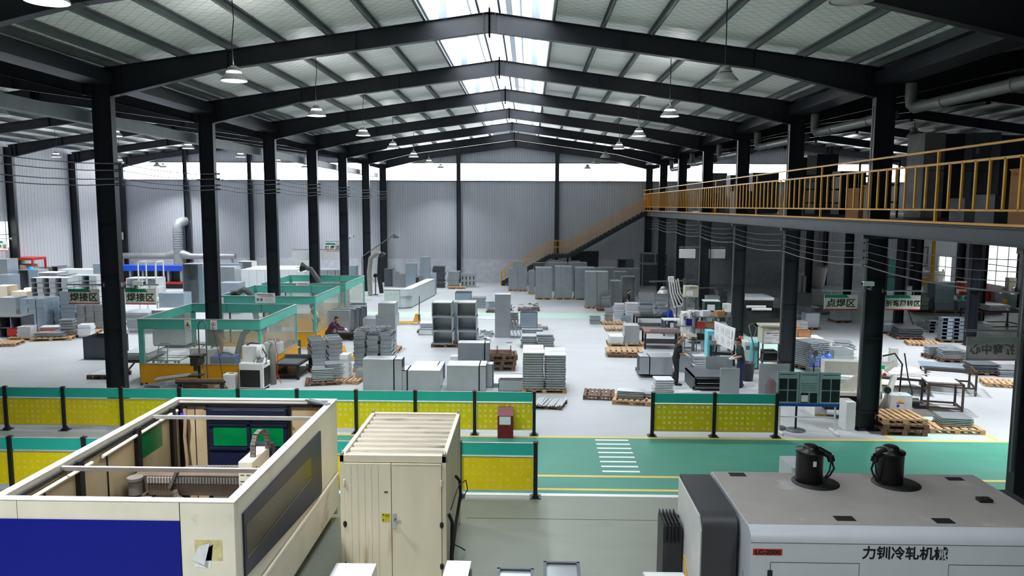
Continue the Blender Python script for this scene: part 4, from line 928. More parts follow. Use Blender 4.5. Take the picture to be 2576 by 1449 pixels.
part('base', MB().cyl((0, 0, 0), (0, 0, .9), .12), GREYM, t); part('upper_arm', MB().tube([(0, 0, .9), (.03, 0, 1.25), (-.05, 0, 1.6)], .06), OR, t); part('forearm', MB().tube([(-.05, 0, 1.6), (.15, -.1, 1.75), (.2, -.15, 1.45)], .045), GREYM, t)
t = thing('work_table', 'plate-topped table inside the nearest booth, left side', 'table', (-12.75, 26.5, 0)); part('top', MB().box(-.5, -.4, .72, .5, 1.4, .76), STEEL2, t)
for x in (-.45, .45):
    for y in (-.33, 1.3): part('leg', MB().box(x-.03, y-.03, 0, x+.03, y+.03, .72), GREYM, t)
for k, (dx, dy) in enumerate(((-.1, .3), (.1, .55))): solid('metal_sheet', MB().box(-.48, -.45, 0, .48, .45, .02), WHITESTEEL, ['lower', 'upper'][k]+' pale sheet on the table in the nearest booth', 'sheet', (-12.75+dx*.5, 26.7+dy, .76+.021*k), .1)
t = thing('hand_truck', 'grey sack truck leaning by the booth table', 'hand truck', (-12.75, 25.75, 0)); t.rotation_euler = (-.25, 0, .1)
fr = MB()
for x in (-.16, .16): fr.tube([(x, 0, .05), (x, 0, 1.25), (x*1., .16, 1.4)], .018)
for z in (.4, .75, 1.1): fr.tube([(-.16, 0, z), (.16, 0, z)], .014)
fr.tube([(-.16, .16, 1.4), (.16, .16, 1.4)], .018); part('frame', fr, GREYM, t); part('toe_plate', MB().box(-.2, -.25, .03, .2, .02, .045), GREYM, t); part('wheel', MB().cyl((-.24, .1, .1), (-.19, .1, .1), .1).cyl((.19, .1, .1), (.24, .1, .1), .1), RUBBER, t)
cabinet('large grey double cabinet standing behind the nearest booth, left half', (385, 781, 467, 868), .9, 'closed', vs=(.52,), zb=.14); pallet_px('grey pallet under the double cabinet behind the booth', 430, 872, .5, w=1.5, d=1., m=WOODD)
# laser welder, gas bottle, drill press before the booth
g = G(633, 985); t = thing('laser_welding_machine', 'white and black laser welding cabinet before the nearest booth', 'welding machine', (g[0], g[1]+.35, 0), -.03)
part('cabinet_body', MB().box(-.42, -.32, .08, .42, .32, .95), WHITE, t, bev=.03); part('front_panel', MB().box(-.38, -.335, .14, .3, -.318, .72), DARK, t, 'black front panel'); part('side_panel', MB().box(.42, -.28, .14, .43, .28, .78), DARK, t)
part('control_screen', MB().prism([(-.3, .95), (-.02, .95), (-.02, 1.1), (-.12, 1.12)], 'x', .12, .45), WHITE, t); part('display', MB().add([(.17, -.285, 1.0), (.4, -.285, 1.0), (.4, -.145, 1.125), (.17, -.145, 1.125)], [(0, 1, 2, 3)]), GREYTX, t)
part('upper_housing', MB().box(-.4, -.05, .95, .14, .32, 1.48), WHITE, t, bev=.02); part('hose_reel', MB().cyl((.16, .0, 1.3), (.3, .0, 1.3), .24, n=20), WHITE, t); part('cable', MB().tube([(-.3, .1, 1.48), (-.1, .05, 1.58), (.2, .0, 1.55), (.45, -.1, 1.2), (.44, -.1, .9)], .025), CABLE, t)
for x in (-.36, .36): part('caster', MB().cyl((x-.03, -.2, .04), (x+.03, -.2, .04), .04).cyl((x-.03, .2, .04), (x+.03, .2, .04), .04), RUBBER, t)
g = G(684, 968); t = thing('gas_cylinder', 'tall grey gas cylinder with a chrome valve beside the laser welder', 'gas cylinder', (g[0], g[1]+.1, 0))
part('bottle', MB().lathe([(0, 0), (.125, 0), (.125, 1.15), (.11, 1.25), (.06, 1.33), (.05, 1.4), (0, 1.4)], n=22), mat('grey_gas_bottle', (128, 126, 118), .5, 0, .1, 5), t); part('regulator', MB().cyl((0, 0, 1.4), (0, 0, 1.48), .03).cyl((-.06, -.03, 1.5), (-.06, -.08, 1.5), .05).cyl((.05, -.03, 1.52), (.05, -.08, 1.52), .045).cyl((0, 0, 1.47), (.14, 0, 1.56), .018), CHROME, t); part('gas_hose', MB().tube([(.12, 0, 1.5), (.22, -.05, 1.0), (.2, -.1, .4), (.35, -.15, .05)], .012), REDM, t)
g = G(487, 1002); t = thing('drill_press', 'black bench drill press before the nearest booth', 'drill press', (g[0], g[1]+.4, 0)); IR = mat('oily_cast_iron', (42, 40, 40), .45, .2, .2, 5)
part('bench', MB().box(-.4, -.25, 0, .4, .25, .42), WOODD, t); part('column', MB().cyl((0, .1, .42), (0, .1, 1.2), .045), IR, t); part('head', MB().box(-.14, -.25, 1.02, .14, .2, 1.28).box(-.2, -.2, 1.28, .2, .22, 1.36).cyl((0, -.15, .85), (0, -.15, 1.05), .07), IR, t, bev=.02); part('motor', MB().cyl((0, .28, 1.05), (0, .28, 1.3), .1), IR, t); part('work_table', MB().box(-.2, -.3, .68, .2, .1, .72), IR, t); part('feed_handle', MB().tube([(.14, -.1, 1.1), (.22, -.15, 1.05), (.26, -.25, .95)], .015), IR, t); part('base', MB().box(-.22, -.3, .42, .22, .25, .46), IR, t)
t = thing('press_stand', 'dark pipe stand behind the drill press', 'stand', (g[0]+.25, g[1]+.78, 0)); part('pole', MB().tube([(-.35, 0, .0), (-.35, 0, 2.25), (-.28, 0, 2.38), (-.16, 0, 2.4), (-.1, 0, 2.3), (-.1, 0, .0)], .025), GREYM, t); part('power_cord', MB().tube([(.1, 0, 2.3), (.25, -.1, 1.8), (.4, -.2, 1.2), (.5, -.2, .4), (.75, -.3, .03)], .01), RUBBER, t); part('cross_bar', MB().tube([(-.35, 0, 1.3), (-.1, 0, 1.3)], .02), GREYM, t)
solid('steel_beam_offcut', MB().box(-.75, -.07, 0, .75, .07, .09), mat('rusty_bar', (110, 84, 70), .7, 0, .2, 6), 'rusty square bar lying across in front of the drill press', 'bar', (g[0]+.22, g[1]+.0, .55), .05).rotation_euler[1] = 0
t = thing('trestle', 'low trestle carrying the rusty bar and the white channel', 'trestle', (g[0]+.1, g[1]+.05, 0)); part('top', MB().box(-.65, -.1, .48, .9, .1, .55), IR, t); part('leg', MB().box(-.6, -.08, 0, -.52, .08, .48), IR, t); part('leg', MB().box(.78, -.08, 0, .86, .08, .48), IR, t)
g = G(430, 975); o = solid('steel_channel', piece_mesh('channel', .22, 1.55, .06, WHITESTEEL), None, 'white channel propped at a slant before the drill press', 'channel', (g[0]+.25, g[1]+.1, .36)); o.rotation_euler = (.12, .0, -1.45)
for k, (px, w, rz, m_) in enumerate(((385, .5, .3, DKSTEEL), (415, .6, -.2, STEEL), (445, .5, .5, STEEL2), (460, .55, -.3, WHITESTEEL), (400, .45, .9, STEEL))):
    g = G(px, 985); solid('angle_offcut', MB().box(-w, -.12, 0, w, .12, .012).box(-w, -.12, 0, w, -.1, .22), m_, '%s piece in the offcut heap at the booth corner' % ['dark bent', 'long grey', 'short grey', 'white angled', 'crosswise grey'][k], 'offcut', (g[0], g[1]-.3+.13*k, .02+.02*k), rz)
pallet_px('greyish pallet of rods beside the drill press', 525, 985, .5, w=1.2, d=.9, m=mat('weathered_wood', (140, 118, 96), .85, 0, .25, 4))
g = G(573, 985); t = thing('water_cooler_box', 'small white appliance with a dark slot left of the laser welder', 'appliance', (g[0], g[1]+.3, 0)); part('body', MB().box(-.2, -.2, 0, .2, .2, .55), WHITE, t, bev=.02); part('slot', MB().box(-.06, -.02, .55, .1, .06, .556), DARK, t)
solid('metal_sheet', MB().box(-.45, -.25, 0, .45, .25, .05), WHITESTEEL, 'white tray on the floor right of the laser welder, behind barrier', 'sheet', (*G(700, 985)[:2], 0), .1)
g = G(712, 955); t = thing('welding_table', 'low black slatted welding table right of the gas cylinder', 'table', (g[0]+.12, g[1]+.7, 0), -.03)
part('top', MB().box(-.5, -.75, .5, .5, .75, .56), DARK, t); part('plate', MB().box(-.42, -.6, .56, .4, .3, .565), DKSTEEL, t); part('shelf', MB().box(-.46, -.7, .15, .46, .7, .2), DARK, t)
for x in (-.45, .45):
    for y in (-.68, .68): part('leg', MB().box(x-.04, y-.04, 0, x+.04, y+.04, .5), DARK, t)
part('end_bar', MB().box(-.55, .7, .56, .6, .78, .64), GREYM, t)
g = G(735, 905); t = thing('tool_case', 'black equipment case standing by the booth side panel', 'case', (g[0], g[1]+.2, 0)); part('body', MB().box(-.25, -.2, 0, .25, .2, .75), DARK, t, bev=.02); part('lid', MB().box(-.3, -.3, .5, .3, -.15, .53), WHITE, t)
# table and pallet left of the booth, behind the front column
g = G(335, 968); t = thing('scrap_table', 'dark steel table loaded with white sheets between column and booth', 'table', (g[0]-.05, g[1]+.9, 0))
part('top', MB().box(-.55, -.8, .75, .5, .8, .8), DARK, t); part('brace', MB().bar((-.5, -.75, .1), (-.5, .7, .7), .05, .05).bar((.45, -.75, .1), (.45, .7, .7), .05, .05), WOODD, t)
for x in (-.5, .45):
    for y in (-.75, .75): part('leg', MB().box(x-.04, y-.04, 0, x+.04, y+.04, .75), WOODD, t)
stack('white sheet', 'table by the front column', g[0]-.05, g[1]+.95, .8, .9, 1.3, .05, 5, 'panel', WHITESTEEL, jit=.06)
pallet_px('brown pallet with a white sheet left of the front column', 256, 955, .5, w=1.15, d=.9, m=WOODD); solid('metal_sheet', MB().box(-.5, -.42, 0, .5, .42, .02), WHITESTEEL, 'white sheet on the pallet left of the front column', 'sheet', (*[G(256, 955)[0], G(256, 955)[1]+.5], .141), 0)
cabinet('grey open-topped box behind the front column', (211, 849, 292, 904), 1.0, 'open+z', m=DKSTEEL)
# ================================================================= goods in the side hall
HG = 'goods stacked in the side hall'  # many use white sheet: their strong lighting is put into the colour
def pile(desc, where, rect, Y, dep, n, **k):
    x, y, z, w, d, h = fb(*rect, dep, Y); zt = z+h
    stack(desc, where, x, y, 0, (w-.02*(k.get('cols', 1)-1))/k.get('cols', 1), (d-.03*(k.get('rows', 1)-1))/k.get('rows', 1), zt/n, n, **k); return x, y
def sidecab(label, rect, Y, dep, kind='closed', **k):
    x0, yt, x1, yb = rect; a, b = D(x0, yb, Y)[0], D(x1, yb, Y)[0]; h = D((x0+x1)/2, yt, Y)[2]; w = b-a
    t = thing('steel_cabinet', label, 'cabinet', ((a+b)/2, Y+dep/2, 0), k.get('rz', 0)); part('carcass', box_body(w, dep, h, kind), k.get('m', STEEL), t)
    if k.get('vs'):
        s = MB()
        for f in k['vs']: s.box(-w/2+w*f-.01, -dep/2-.004, 0, -w/2+w*f+.01, dep/2, h+.003)
        part('panel_joint', s, DKSTEEL, t)
    if k.get('shelf'): part('inner_shelf', MB().box(-w/2+.02, -dep/2+.03, h*.45, w/2-.02, dep/2-.02, h*.45+.02).box(-.02, -dep/2+.02, 0, .02, dep/2-.02, h-.02), m_ if False else STEEL2, t)
    return t
pile('hollow frame box', 'big wall of hollow boxes, side hall', (88, 699, 178, 862), 38.9, 1.0, 9, kind='hollow', m=WHITESTEEL, cols=3, rows=1, jit=.02)
pile('hollow frame box', 'rear wall of hollow boxes, side hall', (178, 693, 250, 850), 40.5, 1.0, 8, kind='hollow', m=WHITESTEEL, cols=2, jit=.02)
pile('pale grey block', 'jointed block stack, far left', (55, 752, 113, 835), 36.4, 1.3, 7, kind='box', cols=3, rows=2, m=STEEL3, gx=.03)
pile('bluish flat box', 'bluish stack before hollow boxes', (155, 733, 191, 810), 36.9, .8, 9, kind='box', m=STEEL3, jit=.03)
pile('thin grey box', 'triple stack behind column sign', (196, 766, 258, 822), 36.6, .8, 8, kind='box', m=STEEL2, cols=3, gx=.04, jit=.015)
pile('thin grey box', 'low stack beside the cardboard roll', (138, 778, 158, 812), 37.0, .7, 5, kind='box', m=STEEL3)
pallet('pallet under the wavy-edged strip stacks', *G(138, 853)[:2], .25, 1.7, 1.1, .14)
pallet('second pallet along the side hall aisle', *[G(206, 842)[0], G(206, 842)[1]+.3], .2, 1.2, 1.)
pallet('third pallet along the side hall aisle, far end', *[G(232, 828)[0], G(232, 828)[1]+.4], .2, 1.1, .9)
x, y, _ = G(138, 853); stack('flat grey panel', 'front of the wavy strip pallet', x-.1, y-.1, .14, 1.2, .6, .04, 5, 'panel', STEEL, .2, jit=.08); stack('perforated grey strip', 'wavy stack, side hall aisle', x+.35, y+.5, .14, .6, .5, .08, 9, 'panel', STEEL2, .2, jit=.04); stack('white flat box', 'beside the wavy stack', x+1.15, y+.6, .14, .55, .6, .12, 4, 'box', WHITESTEEL, .2)
x, y, _ = G(98, 848); stack('white panel', 'left of the wavy strip pallet', x, y+1.1, 0, .9, .7, .06, 6, 'panel', WHITESTEEL, .25, jit=.05)
x, y, _ = G(57, 856); pallet('pallet under the white trays, far left', x, y+.4, .05, 1.3, 1.); stack('white rimmed tray', 'pile with red wrapping, far left', x+.05, y+.25, .14, .55, .5, .16, 3, 'tray', WHITESTEEL, .1, jit=.04)
for k, (dx, dy, c, nm) in enumerate(((-.55, .4, REDM, 'red cardboard box left of the white trays'), (.62, .75, REDM, 'crushed red box right of the white trays'), (-.3, .8, CARD, 'open brown carton behind the white trays'), (.45, 1.0, CARD, 'brown carton flap behind the white trays'))): solid('carton', MB().open_box(-.3, -.22, 0, .3, .22, .34, '+z', .015), c, nm, 'carton', (x+dx, y+dy, .14 if abs(dx) < .6 and dy < .85 else 0), .3*k)
pallet('bare pallet at the left picture edge', *G(10, 868)[:2], .2, 1.3, 1.)
for k, (r, Yy, nm) in enumerate((((0, 797, 57, 850), 34.5, 'dark grey shelf unit with open bays at the left edge'), ((0, 749, 42, 800), 37, 'tall pale cabinet behind the dark shelf unit'))):
    sidecab(nm, r, Yy, .9, 'open-y' if k == 0 else 'closed', m=DKSTEEL if k == 0 else STEEL, shelf=k == 0)
solid('cardboard_roll', MB().lathe([(0, 0), (.34, 0), (.38, .5), (.33, .8), (.28, .8), (.28, .1), (0, .1)], n=18), CARD, 'crumpled brown paper roll standing before the hollow boxes', 'roll', (*G(126, 815)[:2], 0))
CREAMBOX = mat('cream_carton', (206, 192, 170), .8, 0, .06, 3)
for k, (r, Yy) in enumerate((((-15, 720, 21, 780), 40.5), ((22, 734, 70, 780), 40.8))): x_, y_, z_, w_, d_, h_ = fb(*r, .9, Yy); solid('large_carton', MB().box(-w_/2, -.45, 0, w_/2, .45, z_+h_), CREAMBOX, ['cream carton at the very left edge', 'cream carton with brown band beside the hollow boxes'][k], 'carton', (x_, y_, 0))
for k, px in enumerate((70, 84)):
    g = D(px, 740, 42); solid('white_sack', MB().lathe([(0, 0), (.4, .05), (.44, .6), (.36, 1.2), (.2, 1.5), (0, 1.52)], n=14), mat('woven_white_sack', (206, 196, 184), .9, 0, .08, 12, .3), ['left', 'right'][k]+' slumped white sack behind the cream carton', 'sack', (g[0], 42.1+k*1.0, 0))
for k, (r, Yy, kind, nm, m_) in enumerate((
    ((104, 672, 165, 760), 50.5, 'closed', 'long low bank of grey cabinets by the side wall', STEEL), ((47, 679, 77, 760), 46.5, 'open-y', 'grey cabinet with a black open bay near the second column', STEEL), ((77, 679, 101, 760), 46.4, 'closed', 'pale cabinet side next to the black open bay', STEEL3),
    ((134, 670, 150, 745), 49.6, 'open-y', 'narrow open bay in the bank of grey cabinets', STEEL2), ((100, 686, 150, 760), 44.5, 'open-y', 'low open-fronted crate behind the hollow boxes', WHITESTEEL), ((150, 678, 238, 745), 48.5, 'closed', 'wide pale cabinet row under the wall lamp pool', WHITESTEEL), ((238, 664, 254, 745), 46.5, 'closed', 'tall bluish cabinet beside the front column', STEEL3),
    ((-6, 652, 23, 740), 45.5, 'closed', 'grey cabinet at left edge under the spray area sign', STEEL), ((-6, 692, 26, 770), 43.5, 'closed', 'bluish low cabinet at left edge', STEEL3), ((150, 692, 172, 770), 41.6, 'open-y', 'small open bay on top behind hollow boxes', STEEL2),
    ((462, 664, 502, 752), 44.5, 'open-y', 'tall open grey cabinet carcass in the second aisle', STEEL2), ((502, 664, 512, 752), 44.5, 'closed', 'cabinet side panel next to the tall open carcass', STEEL3),
    ((400, 738, 463, 770), 42, 'closed', 'low grey bench cabinet below the white rack', STEEL3), ((545, 672, 592, 745), 46, 'closed', 'pale cabinet right of the second column', STEEL), ((552, 712, 602, 770), 43, 'closed', 'lower pale double cabinet beside the middle booth', STEEL3), ((600, 658, 635, 700), 54, 'open-y', 'dark open cabinet standing alone near the end wall', WHITESTEEL), ((548, 664, 600, 712), 53, 'closed', 'bluish cabinet group by the wall column', STEEL3))):
    sidecab(nm, r, Yy, 1.0, kind, m=m_)
for k in range(8):
    a = 608+20*k; sidecab('%s cabinet from the left in the long pale row behind the booths' % ['first', 'second', 'third', 'fourth', 'fifth', 'sixth', 'seventh', 'eighth'][k], (a, 678 if k < 7 else 683, a+19.5, 748), 47.2, 3.0 if k < 6 else 1.2, 'closed', m=WHITESTEEL)  # white sheet puts the strong lamp light into this row's colour
for k in range(4):
    a = 785+20*k; sidecab('%s cabinet of the short row left of the fifth column' % ['first', 'second', 'third', 'fourth'][k], (a, 679, a+19, 735), 50.5, 1.6, 'closed', m=STEEL)
sidecab('tall pale cabinet between fifth and sixth columns', (880, 669, 896, 722), 55.5, .8, 'closed', m=STEEL3)
# white rack frame, blue-topped press
t = thing('white_pipe_rack', 'tall empty white pipe rack before the blue-topped press', 'rack', (*D(383, 750, 42.8)[:2], 0)); b = MB()
for x in (-.5, .5):
    for y in (-.45, .45): b.box(x-.03, y-.03, 0, x+.03, y+.03, 3.0)
for z in (.7, 1.5, 2.97):
    for s in (-.45, .45): b.box(-.5, s-.03, z-.03, .5, s+.03, z+.03)
    for s in (-.5, .5): b.box(s-.03, -.45, z-.03, s+.03, .45, z+.03)
part('frame', b, WHITE, t)
t = thing('bending_press', 'wide press with a blue top beam, black bays and red base rail', 'machine', (*D(385, 720, 56)[:2], 0)); part('blue_beam', MB().box(-2.6, -.4, 1.3, 2.4, .4, 1.7), mat('bright_blue_beam', (14, 70, 200), .5), t); part('frame', MB().box(-2.6, -.35, 0, 2.4, .5, .5), DARK, t); part('bay', MB().box(-2.5, .1, .5, 2.3, .45, 1.3), DARK, t); part('red_rail', MB().box(-2.6, -.5, .35, 2.4, -.35, .5), REDM, t)
for k in range(6): part('upright', MB().box(-2.55+k*.95, -.3, .5, -2.4+k*.95, .2, 1.3), STEEL2, t)
for k, (x, nm) in enumerate(((-26.6, 'left'), (-25.1, 'right'))): sidecab(nm+' white-topped cabinet before the blue-topped press', (320+k*40, 700, 358+k*40, 760), 51, 1.2, 'open-y', m=WHITESTEEL)
pile('loose grey panel', 'low heap right of the front column sign', (312, 786, 382, 805), 36.0, 1.2, 4, m=STEEL, jit=.1)
# extraction duct on the end wall
DU = mat('spiral_duct', (158, 160, 164), .45, .3, .06, 4)
t = thing('ventilation_duct', 'thick grey spiral duct with an elbow, rising on the end wall', 'duct', (-28.25, 60.9, 0))
b = MB(); b.tube([(0, 0, 1.4), (0, 0, 4.2), (.02, .02, 4.45), (.12, .1, 4.7), (.3, .3, 4.82), (.5, .7, 4.85)], .4, 18)
for k in range(10): b.cyl((0, 0, 2.3+k*.19), (0, 0, 2.34+k*.19), .415, n=18)
part('riser', b, DU, t); part('manifold', MB().cyl((-5.0, 0, 2.05), (4.6, 0, 2.05), .24, n=16).cyl((-1.0, 0, 2.05), (-.2, 0, 2.25), .24, .36).cyl((1.0, 0, 2.05), (.2, 0, 2.25), .24, .36), DU, t); part('drop_pipe', MB().tube([(4.3, 0, 1.85), (4.4, 0, 1.5), (4.3, -.1, 1.0)], .1).tube([(-4.6, 0, 1.9), (-4.6, 0, 1.2)], .12).tube([(0, 0, 1.4), (0, 0, 0)], .3, 16), DU, t)
t = thing('wall_switch_box', 'small grey switch box fixed on the wall column near the duct', 'switch box', (-33.0, 60.9, 3.35)); part('case', MB().box(-.25, -.12, 0, .25, .12, .6), mat('grey_switch_box', (160, 160, 158), .5), t); part('dial', MB().cyl((0, -.12, .35), (0, -.15, .35), .08), GREYTX, t)
t = thing('powder_tank', 'brown tank under a red frame by the far side window', 'tank', (*D(66, 665, 48.7)[:2], 0)); part('tank', MB().lathe([(0, 0), (.6, 0), (.65, .4), (.65, 2.2), (.6, 2.3), (0, 2.3)], n=18), mat('brown_tank', (150, 132, 112), .6), t); part('red_frame', MB().box(-.9, -.7, 2.6, .9, .7, 2.75).box(-.9, -.7, 0, -.8, -.6, 2.6).box(.8, -.7, 0, .9, -.6, 2.6).box(.8, .6, 0, .9, .7, 2.6).box(-.9, .6, 0, -.8, .7, 2.6), REDM, t)
solid('blue_helmet', MB().lathe([(0, .22), (.1, .2), (.17, .12), (.2, 0)], n=14), mat('sky_blue_plastic', (20, 130, 220), .4), 'bright blue safety helmet on the cabinets by the far window', 'helmet', (*D(78, 668, 46.9)[:2], D(78, 679, 46.9)[2]))
# ================================================================= goods along the end wall and the tall cabinets in front of the stairs
for k, (r, kind, nm, m_) in enumerate((
    ((967, 677, 988, 716), 'closed', 'dark grey cabinet by the sixth column', DKSTEEL), ((1004, 690, 1020, 717), 'closed', 'low grey block left of stacked boxes at the end wall', STEEL2), ((1020, 663, 1046, 718), 'closed', 'stacked bluish cabinet at the end wall', STEEL3), ((1045, 697, 1060, 718), 'open-y', 'open grey box beside the stacked bluish cabinet', STEEL2))):
    x0, yt, x1, yb = r; cabinet(nm, (x0, yt, x1, yb+5), .9, kind, m=m_)
for k, (a, b, nm) in enumerate(((700, 722, 'lowest'), (678, 700, 'second'), (664, 678, 'third'), (647, 664, 'topmost'))): cabinet(nm+' bluish box of the leaning tower at the end wall', (1054+k, a, 1081-k*.5, b), .9, 'closed', m=STEEL3, Y=G(1068, 722)[1], name='steel_box', cat='box')
stack_px('dark folded sheet', 'tall pile at the end wall', (1088, 670, 1117, 724), 1.0, 12, 'panel', DKSTEEL, jit=.06)
stack_px('grey curved-edge sheet', 'lower pile near wall column', (1126, 683, 1155, 724), 1.0, 10, 'panel', STEEL, jit=.05)
for k in range(4): g = G(1163+9.3*k, 724); t = thing('steel_upright', '%s of four slotted uprights standing in a bundle at the end wall' % ['first', 'second', 'third', 'fourth'][k], 'upright', (g[0], g[1]+.4, 0)); part('web', MB().box(-.14, -.1, 0, .14, .5, 1.05), STEEL, t); part('slot', MB().box(-.04, -.105, .2, .04, -.1, .45).box(-.04, -.105, .6, .04, -.1, .85), BLACKTX, t)
pallet_px('pallet before the slotted uprights', 1148, 727, .3, w=1.3, d=.7, m=WOOD)
cabinet('narrow white pillar cabinet behind the curved counter', (1083, 687, 1097, 740), .35, 'closed', m=STEEL3)
for k in range(3): cabinet('dim grey panel %s against the end wall cladding' % ['leaning first', 'leaning second', 'leaning third'][k], (988+6*k, 680+4*k, 996+6*k, 722), .3, 'closed', m=STEEL2, name='metal_sheet', cat='sheet')
# curved counter of white sheet metal
WS = mat('scuffed_white_sheet', (196, 206, 206), .5, .1, .06, 2, dirt=((150, 158, 158), .6, .8, 3))
p0, p1, p2 = G(967, 776), G(1037, 778), G(1092, 745)
t = thing('curved_counter', 'long white sheet-metal reception counter with a rounded corner, mid hall', 'counter', (p0[0], p0[1], 0))
h1 = D(1000, 729, p0[1])[2]; wx = p1[0]-p0[0]; pts = [(0, 0), (wx*.55, 0)]+[(wx*.55+wx*.4*math.sin(a), wx*.4*(1-math.cos(a))) for a in [PI/2*k/8*.8 for k in range(1, 9)]]
e = (p2[0]-p0[0], p2[1]-p0[1]+.5); pts.append(e)
def wall_strip(pts, z0, z1, th):
    b = MB(); n = len(pts); nor = []
    for i in range(n):
        a = Vector(pts[max(i-1, 0)]); c = Vector(pts[min(i+1, n-1)]); d = (c-a).normalized(); nor.append(Vector((-d.y, d.x)))
    out = [(*pts[i], z) for z in (z0, z1) for i in range(n)]; inn = [(pts[i][0]+nor[i].x*th, pts[i][1]+nor[i].y*th, z) for z in (z0, z1) for i in range(n)]
    v = out+inn; f = []
    for i in range(n-1): f += [(i, i+1, n+i+1, n+i), (2*n+i+1, 2*n+i, 3*n+i, 3*n+i+1), (n+i, n+i+1, 3*n+i+1, 3*n+i), (i+1, i, 2*n+i, 2*n+i+1)]
    f += [(0, n, 3*n, 2*n), (n-1, 3*n-1, 4*n-1, 2*n-1)]; return b.add(v, f)
part('front_face', wall_strip(pts, .05, h1, .05), WS, t); part('plinth', wall_strip([(x, y+.03) for x, y in pts], 0, .06, .1), DKSTEEL, t); part('counter_top', wall_strip(pts, h1*.97, h1+.02, .55), WHITESTEEL, t)
part('joint', MB().box(wx*.55-.01, -.006, .05, wx*.55+.01, 0, h1).box(wx*.55, -.006, h1*.62, wx*.98, .35, h1*.63), DKSTEEL, t); part('rear_panel', MB().box(.02, .9, 0, wx*.9, .95, h1-.1).box(0, .05, 0, .05, .95, h1-.05), WS, t)
# tall cabinets before the stairs
def tower(label, x0, x1, yb, tops, dep, ks=None, pal=True, m=None):
    # tops: list of pixel rows from the floor upwards; every segment is a cabinet of its own
    Y = G((x0+x1)/2, yb, .12 if pal else 0)[1]
    prev = yb
    for i, yt in enumerate(tops):
        pos = ['lower', 'upper', 'uppermost'][i] if len(tops) > 1 else ''
        cabinet((pos+' ' if pos else '')+label, (x0, yt, x1, prev), dep, 'closed', Y=Y, m=m or STEEL2, vs=(ks or {}).get(i, ())); prev = yt
    if pal: a, b = D(x0, yb, Y)[0], D(x1, yb, Y)[0]; pallet('pallet under '+label.replace('grey ', '').replace('cabinet', 'cabinets'), (a+b)/2, Y+dep/2, 0, b-a+.06, dep+.1, .12)
tower('grey cabinet at the left end of the cabinet rows, by the stair foot', 1279, 1302, 728, (706, 676), .9)
tower('grey cabinet second from the left of the cabinet rows', 1303, 1326, 728.5, (693, 675), .9)
cabinet('small grey box on top of the leftmost cabinets', (1291, 658, 1315, 676), .7, 'closed', Y=G(1300, 728, .12)[1]+.05, m=STEEL2, name='steel_box', cat='box')
tower('slim grey cabinet standing in the gap, third from left', 1330, 1345, 736, (682,), .9)
tower('wide grey cabinet of the first big pair, three bays above', 1347, 1388, 749, (713, 674), 1.2, {1: (.38, .68)})
tower('wide grey cabinet of the second big pair, three bays above', 1396, 1439, 749, (713, 671), 1.2, {1: (.34, .66)})
tower('wide grey cabinet of the third pair, two doors below', 1446, 1497, 750, (711, 674), 1.2, {0: (.5,)})
tower('grey cabinet tower at the front, left half', 1473, 1501, 771, (728, 707, 684), .9)
tower('grey cabinet tower at the front, right half', 1502, 1530, 771, (728, 707, 684), .9)
for k, (r, nm) in enumerate((((1499, 674, 1549, 742), 'wide cabinet behind the front tower'), ((1552, 676, 1609, 738), 'rightmost wide cabinet of the rear row'), ((1545, 684, 1577, 752), 'cabinet with pale top behind the open carcass'), ((1536, 707, 1562, 769), 'dull cabinet right of the front tower'), ((1380, 661, 1427, 733), 'rear row cabinet between the first two big pairs'), ((1429, 661, 1476, 733), 'rear row cabinet between second and third pairs'), ((1388, 655, 1417, 722), 'pale-topped cabinet farthest back, left'), ((1435, 657, 1459, 722), 'pale-topped cabinet farthest back, right'))):
    cabinet('grey '+nm, r, .9, 'closed', m=STEEL2)
cabinet('open black-bayed box on top in the rear row near the stairs', (1342, 661, 1370, 722), .8, 'open-y', m=STEEL2)
t = cabinet('tall open cabinet carcass with one shelf beside the walking man', (1564, 696, 1598, 763), .8, 'open-y', m=STEEL); w_ = 1.0
stack_px('grey rimmed tray', 'stack before the front tower', (1514, 746, 1533, 780), .6, 6, 'tray', STEEL2, jit=.03); pallet_px('pallet of the tray stack before the front tower', 1522, 783, .4, w=.9, d=.8, m=WOODD)
t = thing('steel_rack', 'tall dark steel rack with two windows, under the gallery by the end wall', 'rack', (*G(1648, 723)[:2], 0), 0); b = MB()
for x in (-1.0, .9):
    for y in (0, 1.3): b.box(x-.04, y-.04, 0, x+.04, y+.04, 2.6)
for z in (1.75, 2.56): b.box(-1, -.04, z, .9, .04, z+.08); b.box(-1, 1.26, z, .9, 1.34, z+.08); b.box(-1.04, 0, z, -.96, 1.3, z+.08); b.box(.86, 0, z, .94, 1.3, z+.08)
b.box(-.08, -.03, 1.75, 0, .03, 2.6); part('frame', b, STEEL2, t); part('side_sheet', MB().box(.9, 0, 0, .93, 1.3, 2.56), DKSTEEL, t); part('back_sheet', MB().box(-1, 1.3, 0, .9, 1.33, 2.56), DKSTEEL, t)
for k in range(2): cabinet(['left', 'right'][k]+' dim box high in the shadow under the stairs landing', (1554+20*k, 653, 1573+20*k, 724), .7, 'open-y' if k == 0 else 'closed', m=DKSTEEL)
